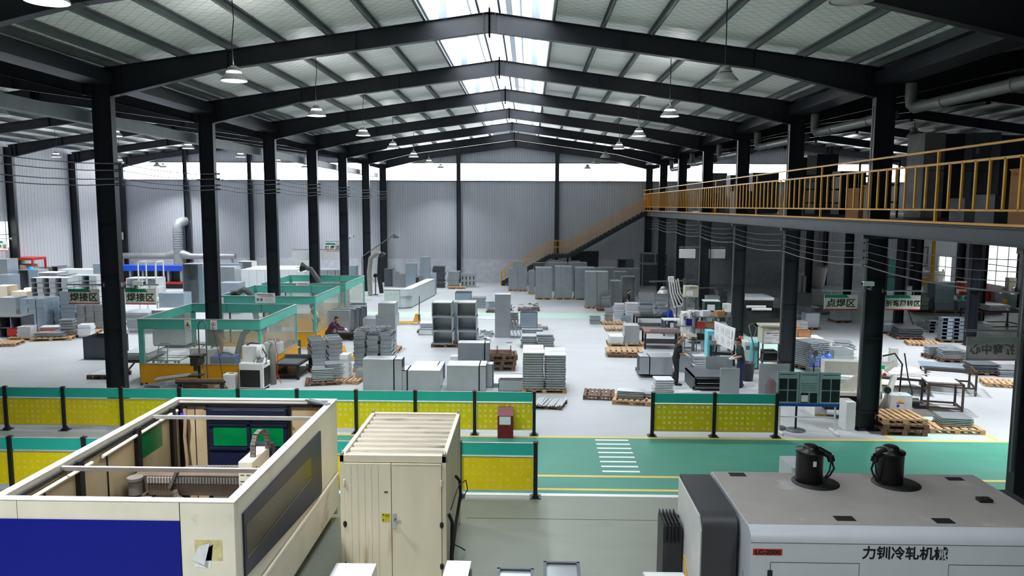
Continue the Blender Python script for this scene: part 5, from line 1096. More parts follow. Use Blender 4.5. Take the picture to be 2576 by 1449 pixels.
# ================================================================= right half of the main hall
stack_px('pale lipped tray', 'white tray pile before the open carcass', (1546, 766, 1573, 803), .7, 7, 'tray', WHITESTEEL, jit=.05); stack_px('pale deep tray', 'white tray pile, right column', (1577, 764, 1607, 812), .7, 7, 'tray', WHITESTEEL, jit=.04)
stack_px('small grey tray', 'little tower left of white trays', (1523, 777, 1541, 812), .5, 4, 'tray', STEEL, jit=.02); stack_px('grey nested tray', 'pair on the floor by the walkway', (1485, 798, 1509, 816), .5, 2, 'tray', STEEL2); stack_px('blue-grey tray', 'pair before the white tray pile', (1566, 796, 1586, 812), .5, 2, 'tray', STEEL3)
pallet_px('white-decked pallet before the small tray tower', 1545, 818, .4, w=1.3, d=.8, h=.11); pallet_px('bare pallet half hidden by the tall panel stack', 1552, 834, .45, w=1.1, d=.9)
x, y = G(1590, 872)[0], G(1590, 872)[1]+.5
pallet('pallet under the tall panel stack and its neighbour', x-.25, y, 0, 1.6, 1.1); stack('grey boxed panel', 'tall stack by the spot welders', x, y, .14, .66, .8, .098, 8, 'box', STEEL, 0, jit=.008); stack('pale boxed panel', 'short stack left of the tall one', x-.68, y-.05, .14, .62, .8, .1, 3, 'box', WHITESTEEL, 0, jit=.01)
g = G(1572, 898); pallet('lower of the two bare pallets in front of the panel stacks', g[0]+.05, g[1]+.35, -.08, 1.45, 1.05, .12, WOODD); pallet('upper of the two bare pallets in front of the panel stacks', g[0], g[1]+.4, -.05, 1.5, 1.05, .12, WOOD, .121)
g = G(1655, 945); pallet('dark pallet under the open-ended enclosure by the man in black', g[0], g[1]+.5, 0, 1.4, .9, .12, WOODD)
lying('grey enclosure with open left end on a pallet beside the man in black', (1609, 898, 1692, 943), .75, end=-1, zb=.12, lip=.3)
g = G(1515, 1008); pallet('slatted pallet tipped up on the open floor', g[0]-.05, g[1]+.55, -.12, 1.0, 1.0, .14, WOODD)
g = G(1596, 1022); pallet('pallet holding a low stack of long panels, left of short barrier', g[0], g[1]+.5, -.2, 1.2, .85); stack('long grey panel', 'low stack left of the short barrier', g[0]-.05, g[1]+.55, .14, .85, .42, .05, 5, 'panel', STEEL, -.2, jit=.02); stack('short grey offcut', 'behind the long panels', g[0]+.45, g[1]+.6, .14, .3, .3, .05, 3, 'panel', STEEL2, -.2, jit=.05)
x, y = G(1672, 990)[0], G(1672, 990)[1]+.4; stack('white-topped panel', 'stack at the feet of man in black', x, y, .0, .62, .62, .062, 7, 'panel', WHITESTEEL, 0, jit=.02)
solid('metal_sheet', MB().box(-.5, -.2, 0, .5, .25, .02), WHITESTEEL, 'white papers and sheet on the floor behind the short barrier', 'sheet', (*G(1725, 985)[:2], 0), .2)
o = solid('metal_sheet', MB().box(-.42, -.01, 0, .42, .01, .78), STEEL, 'grey sheet being lifted by the man in black', 'sheet', (*G(1729, 935)[:2], .0), .05)
# work benches around the men
def table(label, loc, w, d, h, top, leg, rz=0., shelf=None, tt=.05, name='work_bench', cat='bench', lw=.04):
    t = thing(name, label, cat, loc, rz); part('top', MB().box(-w/2, -d/2, h-tt, w/2, d/2, h), top, t)
    for x in (-1, 1):
        for y in (-1, 1): part('leg', MB().box(x*(w/2-lw)-lw, y*(d/2-lw)-lw, 0, x*(w/2-lw)+lw, y*(d/2-lw)+lw, h-tt), leg, t)
    if shelf: part('shelf', MB().box(-w/2+.05, -d/2+.05, shelf, w/2-.05, d/2-.05, shelf+.03), leg, t)
    return t
BROWN = mat('rusty_bench_top', (128, 92, 84), .6, .1, .25, 5)
g = G(1668, 880); table('rust-brown steel bench with pipes stored under it', (g[0], g[1]+.65, 0), 1.55, 1.2, .78, BROWN, DARK, -.05, .25, .08)
t = thing('steel_roller', 'long grey bar lying on the rust-brown bench', 'bar', (g[0]+.1, g[1]+.25, .78)); part('bar', MB().box(-.65, -.06, 0, .65, .06, .1), STEEL2, t)
g = G(1640, 832); table('dark steel table carrying two towers of grey trays', (g[0]+.05, g[1]+.6, 0), 1.7, 1.1, .7, DARK, DARK, 0, .2, .08)
tz = .7
stack('grey assembly tray', 'left tower on dark table', g[0]-.25, g[1]+.6, tz, .62, .5, .19, 6, 'tray', STEEL2, 0, jit=.05); stack('grey assembly tray', 'right tower on dark table', g[0]+.55, g[1]+.55, tz, .62, .5, .19, 4, 'tray', STEEL, 0, jit=.05)
g = G(1695, 846); table('white-topped long bench behind the rust-brown bench', (g[0]+.15, g[1]+.35, 0), 1.3, .7, .8, WHITE, GREYM, 0, None)
g = G(1740, 888); table('small wooden-topped stool table by the man in black', (g[0]-.05, g[1]+.3, 0), .55, .5, .72, mat('beech_top', (206, 172, 120), .6), GREYM, 0, .15, .04, 'stool_table', 'table', .02); solid('steel_tray', MB().open_box(-.22, -.16, 0, .22, .16, .09, '+z', .01), WHITESTEEL, 'grey tray on the small wooden-topped table', 'tray', (g[0]-.03, g[1]+.3, .72), .1)
g = G(1745, 868); table('narrow steel table under the dark blue crate', (g[0]-.1, g[1]+.4, 0), 1.2, .5, .85, STEEL2, GREYM, 0, None, .05)
solid('blue_crate', MB().open_box(-.24, -.18, 0, .24, .18, .26, '+z', .015), mat('dark_blue_crate', (14, 18, 120), .5), 'dark blue plastic crate on the narrow steel table', 'crate', (g[0]-.05, g[1]+.4, .85))
g = G(1800, 985); t = thing('sheet_rack', 'low rack of dark sheets with two grey panels leaning on it', 'rack', (g[0], g[1]+.75, 0), .0)
part('frame', MB().box(-.75, -.7, 0, -.69, .7, .5).box(.6, -.7, 0, .66, .7, .5).box(-.75, -.7, .08, .66, -.64, .14).box(-.75, .64, .3, .66, .7, .36).box(-.75, -.7, .46, .66, .7, .5), GREYM, t)
for k in range(5): part('sheet', MB().box(-.6, -.68+.05*k, .16+.07*k, .55, .55, .19+.07*k), STEEL2 if k % 2 else DARK, t)
cabinet('upright grey panel standing before the man in green', (1774, 897, 1841, 962), .04, 'closed', name='metal_sheet', cat='sheet'); cabinet('grey panel with dark right edge in front of the sheet rack', (1811, 927, 1859, 996), .1, 'closed', name='metal_sheet', cat='sheet', m=STEEL)
x, y = G(1762, 942)[0], G(1762, 942)[1]+.3; stack('white folded part', 'pile left of the upright panel', x, y, 0, .45, .4, .085, 8, 'panel', WHITESTEEL, 0, jit=.04)
cabinet('grey panel with a hanging bunch of wires, beside notice board', (1908, 916, 1984, 1000), .06, 'closed', name='metal_sheet', cat='sheet')
g = G(1940, 1003); t = thing('wire_bunch', 'bunch of grey and red wires hanging on the grey panel', 'wires', (g[0], g[1]-.0, 0)); b = MB(); b2 = MB(); r = random.Random(5)
for k in range(12):
    a = r.uniform(-.15, .1); (b if k % 3 else b2).tube([(a, -.03, .0), (a*1.3-.03, -.05, .45), (a*.6, -.04, .66+r.uniform(-.05, .04)), (a*.6+.09, -.05, .5), (a+.12, -.03, .0)], .006, 5)
part('grey_wire', b, GREYM, t); part('red_wire', b2, REDM, t)
g = G(1883, 960); solid('waste_bin', MB().lathe([(0, 0), (.2, 0), (.255, .62), (.275, .64), (.27, .66), (.245, .65), (.19, .03), (0, .03)], n=24), mat('charcoal_plastic', (52, 54, 58), .5), 'charcoal round waste bin behind the man in green', 'bin', (g[0], g[1]+.2, 0))
t = thing('air_hose', 'grey hose hanging in a loop into the waste bin', 'hose', (g[0], g[1]+.2, 0)); part('hose', MB().tube([(-.1, .0, .6), (.02, -.24, .58), (.12, -.27, .75), (.15, -.27, 1.2), (.02, -.2, 1.7), (.0, 0, 2.0), (.15, .1, 2.05), (.3, .1, 1.9), (.2, 0, 1.6)], .022), GREYM, t)
# welding station cluster
BEI = mat('beige_control_cabinet', (188, 184, 166), .5, 0, .05, 3)
YC = G(1945, 938)[1]
t = thing('control_cabinet', 'beige control cabinet with a white notice on a tall stand beside second right column', 'control cabinet', (D(1945, 900, YC)[0], YC+.35, 0))
k_ = (D(1945, 823, YC)[2], D(1945, 866, YC)[2]); part('case', MB().box(-.42, -.3, k_[1], .42, .3, k_[0]), BEI, t, bev=.01); part('roof', MB().box(-.47, -.34, k_[0], .45, .34, k_[0]+.06), BEI, t)
b = MB()
for x in (-.4, .36):
    for y in (-.28, .24): b.box(x, y, 0, x+.05, y+.05, k_[1])
b.box(-.4, -.28, .4, .41, .29, .44); b.box(-.4, -.28, k_[1]-.35, .41, -.23, k_[1]-.3); part('stand', b, GREYM, t); part('transformer', MB().box(-.3, -.2, .44, .2, .25, .8), DARK, t)
n_ = part('notice', MB().box(-.36, -.31, k_[1]+.03, .39, -.3, k_[0]-.18), PAPER, t); text('cabinet_lettering', '中频控制箱', .085, GREYTX, t, (.0, -.302, k_[0]-.09)); text('notice_title', '电焊区员工安全操作须知', .055, BLACKTX, n_, (.02, -.312, k_[0]-.24)); part('notice_bar', MB().box(-.02, -.313, k_[0]-.33, .35, -.31, k_[0]-.31), REDTX, n_); part('notice_line', MB().box(-.3, -.313, k_[0]-.42, .2, -.31, k_[0]-.41).box(.1, -.313, k_[0]-.5, .35, -.31, k_[0]-.488).box(-.3, -.313, k_[0]-.6, -.05, -.31, k_[0]-.59), GREYTX, n_)
YB_ = 36.5
def boxat(name, label, cat, rect, Y, dep, m, **k):
    x, y, z, w, d, h = fb(*rect, dep, Y); t = thing(name, label, cat, (x, y, z)); part('case', MB().box(-w/2, -d/2, 0, w/2, d/2, h), m, t, bev=.008); return t, w, d, h
t, w, d, h = boxat('control_cabinet', 'beige wall-type control cabinet with white sheet above the spot welders', 'control cabinet', (1723, 720, 1757, 748), YB_, .5, BEI); part('notice', MB().box(-.28, -d/2-.006, .08, .05, -d/2, h*.6), PAPER, t); text('cabinet_lettering', '控制箱体', .09, GREYTX, t, (.05, -d/2-.004, h*.84)); part('stand', MB().box(-w/2, -.2, -D(1740, 748, YB_)[2], -w/2+.06, .2, 0).box(w/2-.06, -.2, -D(1740, 748, YB_)[2], w/2, .2, 0), GREYM, t)
t, w, d, h = boxat('green_control_box', 'dark green control box with a white sheet', 'control box', (1772, 759, 1810, 785), 34.0, .5, mat('dark_green_paint', (10, 62, 52), .45)); part('notice', MB().box(-w*.32, -d/2-.006, h*.15, w*.18, -d/2, h*.72), PAPER, t); part('lid', MB().box(-w/2-.02, -d/2-.02, h, w/2+.02, d/2+.02, h+.04), WHITE, t); zz = D(1790, 785, 34)[2]; part('stand', MB().box(-w/2+.05, -.2, -zz, -w/2+.12, .2, 0).box(w/2-.12, -.2, -zz, w/2-.05, .2, 0), GREYM, t)
t, w, d, h = boxat('junction_box', 'white electrical junction box on third right column', 'electrical box', (1820, 764, 1839, 785), 34.25, .25, WHITE); zz = D(1830, 785, 34.25)[2]; part('vent', MB().box(-.15, -d/2-.004, h*.7, 0, -d/2, h*.73).box(-.15, -d/2-.004, h*.45, 0, -d/2, h*.48), GREYTX, t); part('post', MB().box(-.03, 0, -zz, .03, .06, 0), GREYM, t)
t, w, d, h = boxat('junction_box', 'white switch box on the horizontal bar of the lamp jib', 'electrical box', (1682, 696, 1696, 710), 38.0, .2, WHITE); part('vent', MB().box(-.12, -d/2-.004, h*.6, -.02, -d/2, h*.64), GREYTX, t)
jx, jy, jz = D(1720, 850, 37.9); t = thing('lamp_jib', 'grey post with a long horizontal arm and braces over the spot welders', 'jib', (jx, 38.1, 0)); za = D(1700, 708, 38.1)[2]
part('post', MB().box(-.06, -.06, 0, .06, .06, za+.15), GREYM, t); part('arm', MB().bar((-1.75, 0, za-.02), (.5, 0, za+.06), .07, .07).bar((-.9, .06, za), (0, .06, za-1.0), .05, .05).bar((.1, -.06, za-.5), (1.0, -.06, za-1.6), .05, .05).bar((-.8, -.05, za-.35), (1.6, -.05, za-.3), .05, .05), GREYM, t)
lx, ly, lz_ = D(1667, 737, 38.1); t = thing('work_lamp', 'pale bell-shaped work lamp hanging from the jib arm', 'lamp', (lx, 38.0, lz_)); part('lamp_shade', LM[0], None, t); part('lamp_housing', LM[1], None, t); part('diffuser', LM[3], None, t); part('cord', MB().tube([(0, 0, .33), (.05, .02, .45), (0, .06, za-lz_)], .012), DARK, t)
def fan(label, x, y, z, r, pole=True, tilt=0., floor_base=True):
    t = thing('pedestal_fan', label, 'fan', (x, y, 0)); b = MB()
    for q in (1., .75, .5, .25): b.tube([(q*r*math.cos(a), -.08 if q < 1 else -.02, z+q*r*math.sin(a)) for a in [2*PI*k/28 for k in range(29)]], .006, 5)
    for k in range(14): a = 2*PI*k/14; b.tube([(0, -.1, z), (.6*r*math.cos(a), -.08, z+.6*r*math.sin(a)), (r*math.cos(a), -.02, z+r*math.sin(a))], .004, 4)
    part('guard', b, GREYM, t); part('motor', MB().cyl((0, .0, z), (0, .2, z), .09), GREYM, t); f = MB()
    for k in range(3): a = 2*PI*k/3+.4; c, s = math.cos(a), math.sin(a); f.add([(.05*c, -.03, z+.05*s), (r*.85*c-r*.2*s, -.05, z+r*.85*s+r*.2*c), (r*.85*c+r*.25*s, .0, z+r*.85*s-r*.25*c)], [(0, 1, 2)]).add([(.05*c, -.026, z+.05*s), (r*.85*c-r*.2*s, -.046, z+r*.85*s+r*.2*c), (r*.85*c+r*.25*s, .004, z+r*.85*s-r*.25*c)], [(2, 1, 0)])
    part('blade', f, STEEL2, t); part('pole', MB().cyl((0, .1, 0), (0, .1, z), .025), DARK, t); part('base', MB().lathe([(0, .05), (.1, .05), (.28, .02), (.28, 0), (0, 0)], (0, .1, 0), 22), DARK, t); return t
p = D(1750, 797, 34.6); fan('grey pedestal fan among the white spot welders', p[0], 34.6, p[2], .33); p = D(1704, 752, 38.6); fan('large rusty-rimmed fan beside the jib post', p[0], 38.6, p[2], .42)
p = D(2052, 888, 24.5); fan('tilted pedestal fan behind the notice board', p[0], 24.5, p[2], .36)
for k, (r, Y, m_, nm, cat) in enumerate((((1716, 786, 1732, 853), 35.8, WHITE, 'tall white spot welder body left', 'spot welder'), ((1733, 783, 1762, 846), 35.3, WHITE, 'broad white spot welder cabinet behind the fan', 'spot welder'), ((1779, 833, 1797, 882), 30.4, AQUA, 'aqua-fronted welder left of drawing board', 'welder'), ((1797, 850, 1812, 885), 30.6, WHITE, 'white welder side next to the aqua front', 'welder'), ((1871, 860, 1888, 924), 29.2, WHITE, 'white machine body right of the man in green', 'machine'), ((1888, 862, 1908, 926), 29.0, AQUA, 'pale aqua cabinet right of the man in green', 'cabinet'), ((1770, 812, 1780, 850), 32.5, STEEL3, 'slim grey cabinet behind the aqua welder', 'cabinet'))):
    x, y, z, w, d, h = fb(*r, .55, Y); t = thing('spot_welder' if 'welder' in cat else 'machine_cabinet', nm, cat, (x, y, 0)); part('body', MB().box(-w/2, -d/2, .04, w/2, d/2, z+h), m_, t, bev=.015); part('foot', MB().box(-w/2+.03, -d/2+.03, 0, w/2-.03, d/2-.03, .04), DARK, t); part('control_panel', MB().box(-w*.3, -d/2-.008, (z+h)*.7, w*.3, -d/2, (z+h)*.85), GREYTX, t)
    if 'spot' in cat: part('electrode_arm', MB().cyl((0, -d/2, (z+h)*.8), (0, -d/2-.5, (z+h)*.8), .05).cyl((0, -d/2, (z+h)*.55), (0, -d/2-.5, (z+h)*.55), .05), GREYM, t); part('hose', MB().tube([(0, -d/2, z+h), (-.3, -d/2-.2, z+h-.1), (-.4, -d/2-.3, z+h-.7), (-.2, -d/2-.3, z+h-1.0)], .03), WHITE, t)
t = thing('cooling_hose', 'looped thick white hoses behind the blue-clad worker', 'hose', (D(1700, 800, 37.3)[0], 37.3, 0)); b = MB()
for k in range(5): b.tube([(-.35+.1*k, 0, 2.5+.05*k), (-.3+.12*k, -.05, 2.0), (-.1+.15*k, -.1, 1.3+.08*k), (.25+.1*k, -.05, 1.35), (.5, 0, 1.9), (.7, .02, 2.2+.05*k)], .035)
part('hose', b, WHITE, t); part('hanger', MB().box(-.4, 0, 0, -.34, .06, 2.5), GREYM, t)
g = G(1826, 905); t = thing('drawing_board', 'big tilted white board covered with drawing sheets', 'drawing board', (0, 0, 0)); q = [D(1799, 862, 30.0), D(1845, 882, 28.6), D(1851, 826, 28.75), D(1799, 808, 30.2)]
v = [Vector(p) for p in q]; n_ = (v[1]-v[0]).cross(v[3]-v[0]).normalized()*.03; t.location = (v[0].x, v[0].y, 0); v = [p-Vector((t.location.x, t.location.y, 0)) for p in v]
part('board', MB().add([*v, *[p+n_ for p in v]], [(0, 1, 2, 3), (7, 6, 5, 4), (0, 4, 5, 1), (1, 5, 6, 2), (2, 6, 7, 3), (3, 7, 4, 0)]), WHITE, t); sh = MB(); li_ = MB(); s_ = -n_.normalized() if n_.y > 0 else n_.normalized()
s_ = s_*(.006 if True else 0); off = (n_+n_.normalized()*.006) if n_.y < 0 else -n_.normalized()*.006
for i in range(3):
    for j in range(2):
        a, b, c, e = .05+.31*i, .33+.31*i, .08+.45*j, .48+.45*j; f = lambda u, w_: v[0]+(v[1]-v[0])*u+(v[3]-v[0])*w_+off
        sh.add([f(a, c), f(b, c), f(b, e), f(a, e)], [(0, 1, 2, 3)]); f2 = lambda u, w_: f(u, w_)+off.normalized()*.004
        for kk in range(4): uu = a+.04+.05*kk; li_.add([f2(uu, c+.06+.05*(kk % 3)), f2(uu+.008, c+.06), f2(uu+.008, e-.08*(kk % 2+1)), f2(uu, e-.06)], [(0, 1, 2, 3)]).add([f2(a+.03, c+.1*kk+.04), f2(b-.06, c+.1*kk+.04), f2(b-.06, c+.1*kk+.05), f2(a+.03, c+.1*kk+.05)], [(0, 1, 2, 3)])
part('drawing_sheet', sh, PAPER, t); part('drawing_line', li_, GREYTX, t); part('easel_leg', MB().bar(v[0]+Vector((.1, .1, 0)), (v[0].x+.1, v[0].y+.4, 0), .05, .05).bar(v[1]+Vector((0, .1, 0)), (v[1].x, v[1].y+.4, 0), .05, .05), GREYM, t)
g = G(1815, 915); table('cluttered work table before the drawing board', (g[0], g[1]-.05, 0), .95, .6, .82, GREYM, DARK, -.2, .4); solid('monitor_box', MB().prism([(-.2, 0), (-.2, .12), (.1, .32), (.2, .32), (.2, 0)], 'x', -.28, .28), STEEL2, 'grey wedge-shaped console on the cluttered table', 'console', (g[0]-.12, g[1]+.0, .82), -.3); solid('wood_board', MB().box(-.4, -.12, 0, .3, .12, .04), mat('plywood', (200, 162, 110), .7), 'light wooden board on the cluttered table', 'board', (g[0]+.12, g[1]-.22, .82), -.1); solid('white_profile', MB().box(-.4, -.06, 0, .4, .06, .1), WHITESTEEL, 'white profile held by the man in green', 'profile', (g[0]+.25, g[1]-.3, .865), -.15)
g = G(1863, 868); solid('fire_extinguisher_tube', MB().lathe([(0, 0), (.08, 0), (.08, .2), (.085, .2), (.085, .75), (.08, .75), (.08, .95), (0, .95)], n=14), REDM, 'red and white roll upright beside the third right column', 'roll', (D(1863, 850, 31)[0], 31, 0))
# shear machine and shelves behind the columns
p0 = fb(1863, 755, 1942, 830, 1.6, 37.5); t = thing('shearing_machine', 'large black machine with a white top ledge behind the beige control cabinet', 'machine', (p0[0], p0[1], 0)); h = p0[2]+p0[5]; w = p0[3]; part('body', MB().box(-w/2, -.8, 0, w/2, .8, h), DARK, t); part('top_ledge', MB().box(-w/2-.03, -.83, h, w/2+.03, .83, h+.14), WHITESTEEL, t); part('front_table', MB().prism([(-1.9, 0), (-1.9, .9), (-.8, 1.25), (-.8, 0)], 'x', -w/2+.1, w/2+.35), DARK, t); part('roll', MB().cyl((-w/2+.2, -.95, 1.32), (w/2-.4, -.95, 1.32), .08).cyl((-w/2+.4, -1.2, 1.24), (w/2-.2, -1.2, 1.24), .07), WHITE, t)
for k in range(6): part('rib', MB().box(-w/2+.3+.4*k, -1.86, .5, -w/2+.5+.4*k, -1.9, .62), mat('orange_wood_block', (196, 120, 50), .7), t)
cabinet('pale cabinet half hidden behind the shearing machine', (1942, 748, 1958, 790), .8, 'closed', m=STEEL)
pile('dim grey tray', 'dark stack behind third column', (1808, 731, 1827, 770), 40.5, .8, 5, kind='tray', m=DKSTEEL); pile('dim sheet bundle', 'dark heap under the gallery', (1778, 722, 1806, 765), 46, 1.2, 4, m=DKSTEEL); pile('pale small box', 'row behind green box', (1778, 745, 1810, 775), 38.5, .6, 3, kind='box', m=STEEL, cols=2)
t = thing('steel_shelf', 'cluttered steel shelf behind the drawing board and man in green', 'shelf', (D(1790, 830, 32.6)[0], 32.6, 0)); part('upright', MB().box(-.8, -.2, 0, -.75, .2, 1.6).box(.75, -.2, 0, .8, .2, 1.6), GREYM, t); part('board', MB().box(-.8, -.22, .5, .8, .22, .53).box(-.8, -.22, 1.0, .8, .22, 1.03).box(-.8, -.22, 1.5, .8, .22, 1.53), GREYM, t)
for k, (x, z, m_, nm) in enumerate(((-.5, 1.03, REDM, 'red plastic bin'), (-.05, 1.03, CARD, 'brown carton'), (.4, 1.03, WHITE, 'white box'), (-.4, .53, DARK, 'black case'), (.2, .53, STEEL3, 'bluish tin'), (-.3, 1.53, WHITESTEEL, 'pale tray'), (.3, 1.53, CARD, 'flat carton'))): solid('stored_box', MB().box(-.18, -.16, 0, .18, .16, .24), m_, nm+' on the cluttered steel shelf', 'box', (D(1790, 830, 32.6)[0]+x, 32.6, z), .05*k)
for k, (px, m_, nm) in enumerate(((1700, WHITE, 'white bucket'), (1708, REDM, 'red bucket'), (1694, WHITE, 'white low tub'))): g = G(px, 822-4*k); solid('bucket', MB().lathe([(0, 0), (.16, 0), (.19, .36), (.175, .36), (.15, .03), (0, .03)], n=16), m_, nm+' on the floor beside the blue-clad worker', 'bucket', (g[0]+.1, g[1]+.3+.15*k, 0))
# ================================================================= right side, beyond the near right column
def stk(desc, where, px, py, w, d, n, hgt, kind='panel', m=None, rz=0., pal=None, dx=0., jit=.03, dy=None, cols=1, rows=1):
    g = G(px, py); y = g[1]+(d/2 if dy is None else dy); z = 0
    if pal: pallet(pal, g[0]+dx, y, rz, w*cols+.15, d*rows+.1, .13, WOODD if 'dark' in pal or 'brown' in pal else WOOD); z = .13
    stack(desc, where, g[0]+dx, y, z, w, d, hgt, n, kind, m, rz, cols, rows, jit=jit)
stk('white-edged sheet', 'stack right of second right column', 2016, 836, .62, .7, 7, .075, 'panel', WHITESTEEL)
stk('grey shallow box', 'stack behind white-edged sheets', 2042, 830, .7, .6, 6, .12, 'box', STEEL, pal='brown pallet under the shallow boxes near the second right column')
g = G(2028, 888); table('white-topped table with a brown carton', (g[0]+.1, g[1]+.5, 0), 1.3, .9, .62, WHITE, DARK); t = solid('carton', MB().open_box(-.28, -.2, 0, .28, .2, .3, '+z', .015), CARD, 'ragged brown carton on the white-topped table', 'carton', (g[0]+.0, g[1]+.5, .62))
stk('scattered white sheet', 'messy pile right of the carton', 2105, 900, 1.1, .8, 7, .05, 'panel', WHITESTEEL, .2, None, jit=.25)
stk('tilted black-edged sheet', 'messy pile near the column', 2130, 880, .7, .6, 4, .08, 'panel', STEEL, -.3, None, jit=.2)
stk('black-edged panel', 'zebra-striped stack behind water bottles', 2052, 934, .95, 1.0, 13, .075, 'panel', STEEL, .35, 'brown pallet under the zebra-striped panel stack', jit=.012)
stk('pale long box', 'stack right of striped panels', 2120, 932, .75, .9, 4, .16, 'box', STEEL, .05, 'brown pallet under the pale long boxes')
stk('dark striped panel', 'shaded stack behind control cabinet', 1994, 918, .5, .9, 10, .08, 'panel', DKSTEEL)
stk('grey channel sheet', 'low pile behind the notice board', 2118, 968, .7, .5, 3, .07, 'panel', STEEL, -.3)
BOT = mat('blue_water_bottle', (86, 140, 236), .1, alpha=.75)
for k, (px, py) in enumerate(((2050, 940), (2073, 942), (2086, 935))):
    g = G(px, py); t = thing('water_bottle', ['left', 'middle', 'right rear'][k]+' of three big blue water bottles behind the notice board', 'bottle', (g[0], g[1]+.15, .25), 0, 'big water bottles'); part('bottle_body', MB().lathe([(0, 0), (.13, 0), (.135, .05), (.128, .12), (.135, .18), (.135, .32), (.11, .38), (.04, .42), (.035, .47), (0, .47)], n=20), BOT, t); part('bottle_cap', MB().cyl((0, 0, .46), (0, 0, .5), .04), BLUEM, t)
g = G(2068, 945); solid('bottle_stand', MB().box(-.45, -.15, 0, .45, .3, .25), GREYM, 'low grey stand under the water bottles', 'stand', (g[0], g[1]+.15, 0))
g = G(1982, 965); solid('yellow_fixture', MB().prism([(-.1, 0), (-.1, .25), (.0, .42), (.12, .25), (.12, 0)], 'x', -.1, .12), YELM, 'small yellow fixture behind the grey wire panel', 'fixture', (g[0], g[1]+.4, .0))
# notice board
Yn = 20.75; a, b = D(1955, 980, Yn), D(2112, 980, Yn); zt, zb = D(2030, 936, Yn)[2], D(2030, 1022, Yn)[2]
t = thing('notice_stand', 'standing notice board with black photo panels and a blue lower edge', 'notice board', ((a[0]+b[0])/2, Yn, 0), -.03); w = (b[0]-a[0])/2
part('board', MB().box(-w, -.02, zb+.06, w, .02, zt), mat('pale_teal_board', (150, 176, 178), .4), t); part('blue_edge', MB().box(-w, -.03, zb, w, .025, zb+.08), mat('blue_board_edge', (16, 70, 160), .4), t)
fr = MB()
for x in (-w+.08, w-.12): fr.box(x, -.015, 0, x+.04, .015, zb); fr.bar((x+.02, -.35, .03), (x+.02, .35, .03), .05, .05)
fr.box(-w+.08, -.01, .42, w-.08, .01, .45); part('stand_frame', fr, WHITE, t)
pg = MB(); ln = MB()
H = zt-zb-.08
for x0_, n in ((-w+.05, 2), (w*.42, 2)):
    for i in range(2):
        for j in range(2): pg.box(x0_+.255*i, -.026, zb+.13+.36*H*j+.02*j, x0_+.255*i+.225, -.02, zb+.13+.36*H*j+.02*j+.35*H)
pg.box(-.2, -.026, zb+.1, .0, -.02, zb+.1+.32*H).box(.04, -.026, zb+.1, .24, -.02, zb+.1+.32*H)
for i in range(5): ln.box(-.2, -.024, zb+.5*H+.05*i, .22-.04*(i % 2), -.02, zb+.5*H+.05*i+.008)
for xx in (-w+.06, -.2, w*.45): ln.box(xx, -.024, zt-.08, xx+.42, -.02, zt-.065)
part('photo_panel', pg, mat('dark_print', (22, 26, 34), .4, 0, .5, 9), t); part('print_line', ln, BLACKTX, t); part('page_divider', MB().box(-.26, -.03, zb+.08, -.25, -.02, zt).box(.29, -.03, zb+.08, .3, -.02, zt), GREYM, t); part('white_page', MB().box(-.19, -.03, zb+.13, -.01, -.027, zb+.08+.27*H), PAPER, t)
g = G(2004, 1085); t = thing('fan_stand', 'black fan pole on a round base in front of the notice board legs', 'fan stand', (g[0], g[1]+.1, 0)); part('pole', MB().cyl((0, 0, 0), (0, 0, 1.0), .03), DARK, t); part('base', MB().lathe([(0, .06), (.12, .05), (.26, .025), (.27, 0), (0, 0)], n=26), GREYM, t)
g = G(1958, 1080); solid('round_stand', MB().lathe([(0, .06), (.12, .05), (.26, .025), (.27, 0), (0, 0)], n=26), GREYM, 'round grey fan base peeping out behind the barrier end post', 'stand', (g[0], g[1]+.15, 0))
g = G(2066, 1048); t = thing('striped_box', 'white block with a yellow stripe seen under the notice board', 'block', (g[0], g[1]+.35, 0)); part('block', MB().box(-.18, -.3, 0, .18, .5, .28), WHITE, t); part('stripe', MB().box(-.181, -.303, .02, .181, -.3, .06), YELM, t)
g = G(2139, 1085); cabinet('upright white box tight against the near right column', (2127, 1012, 2150, 1084), .5, 'closed', m=WHITE, name='white_box', cat='box')
# folding machine behind the column
FM = mat('ivory_machine', (210, 206, 196), .4, 0, .05, 3)
g = G(2265, 1068); t = thing('folding_machine', 'ivory sheet folding machine with raised arm behind the near right column', 'machine', (g[0], g[1]+.35, 0), -.1)
part('side_frame', MB().prism([(-.1, 0), (.9, 0), (.9, .6), (.6, 1.1), (.5, 1.95), (.15, 1.95), (.05, 1.2), (-.1, .6)], 'x', -.55, -.4), FM, t); part('upper_beam', MB().box(-2.0, .1, 1.3, -.4, .5, 1.7).bar((-1.9, .0, .6), (-.5, .1, 1.55), .12, .3), FM, t); part('lower_beam', MB().box(-2.0, -.1, .3, -.5, .7, .75), DARK, t); part('bed', MB().box(-2.1, -.2, .75, -.5, .6, .85), FM, t)
c_ = part('electric_cabinet', MB().box(-.28, -.35, .12, .32, .1, .85), mat('pale_grey_cabinet', (186, 192, 198), .45), t, bev=.01); part('warning_triangle', MB().prism([(-.06, .68), (.06, .68), (0, .79)], 'y', -.356, -.35), mat('warn_yellow', (230, 190, 30), .5), c_); part('red_label', MB().box(-.1, -.355, .62, .1, -.35, .645), REDM, c_); part('blue_label', MB().cyl((-.06, -.35, .55), (-.06, -.356, .55), .04), BLUEM, c_)
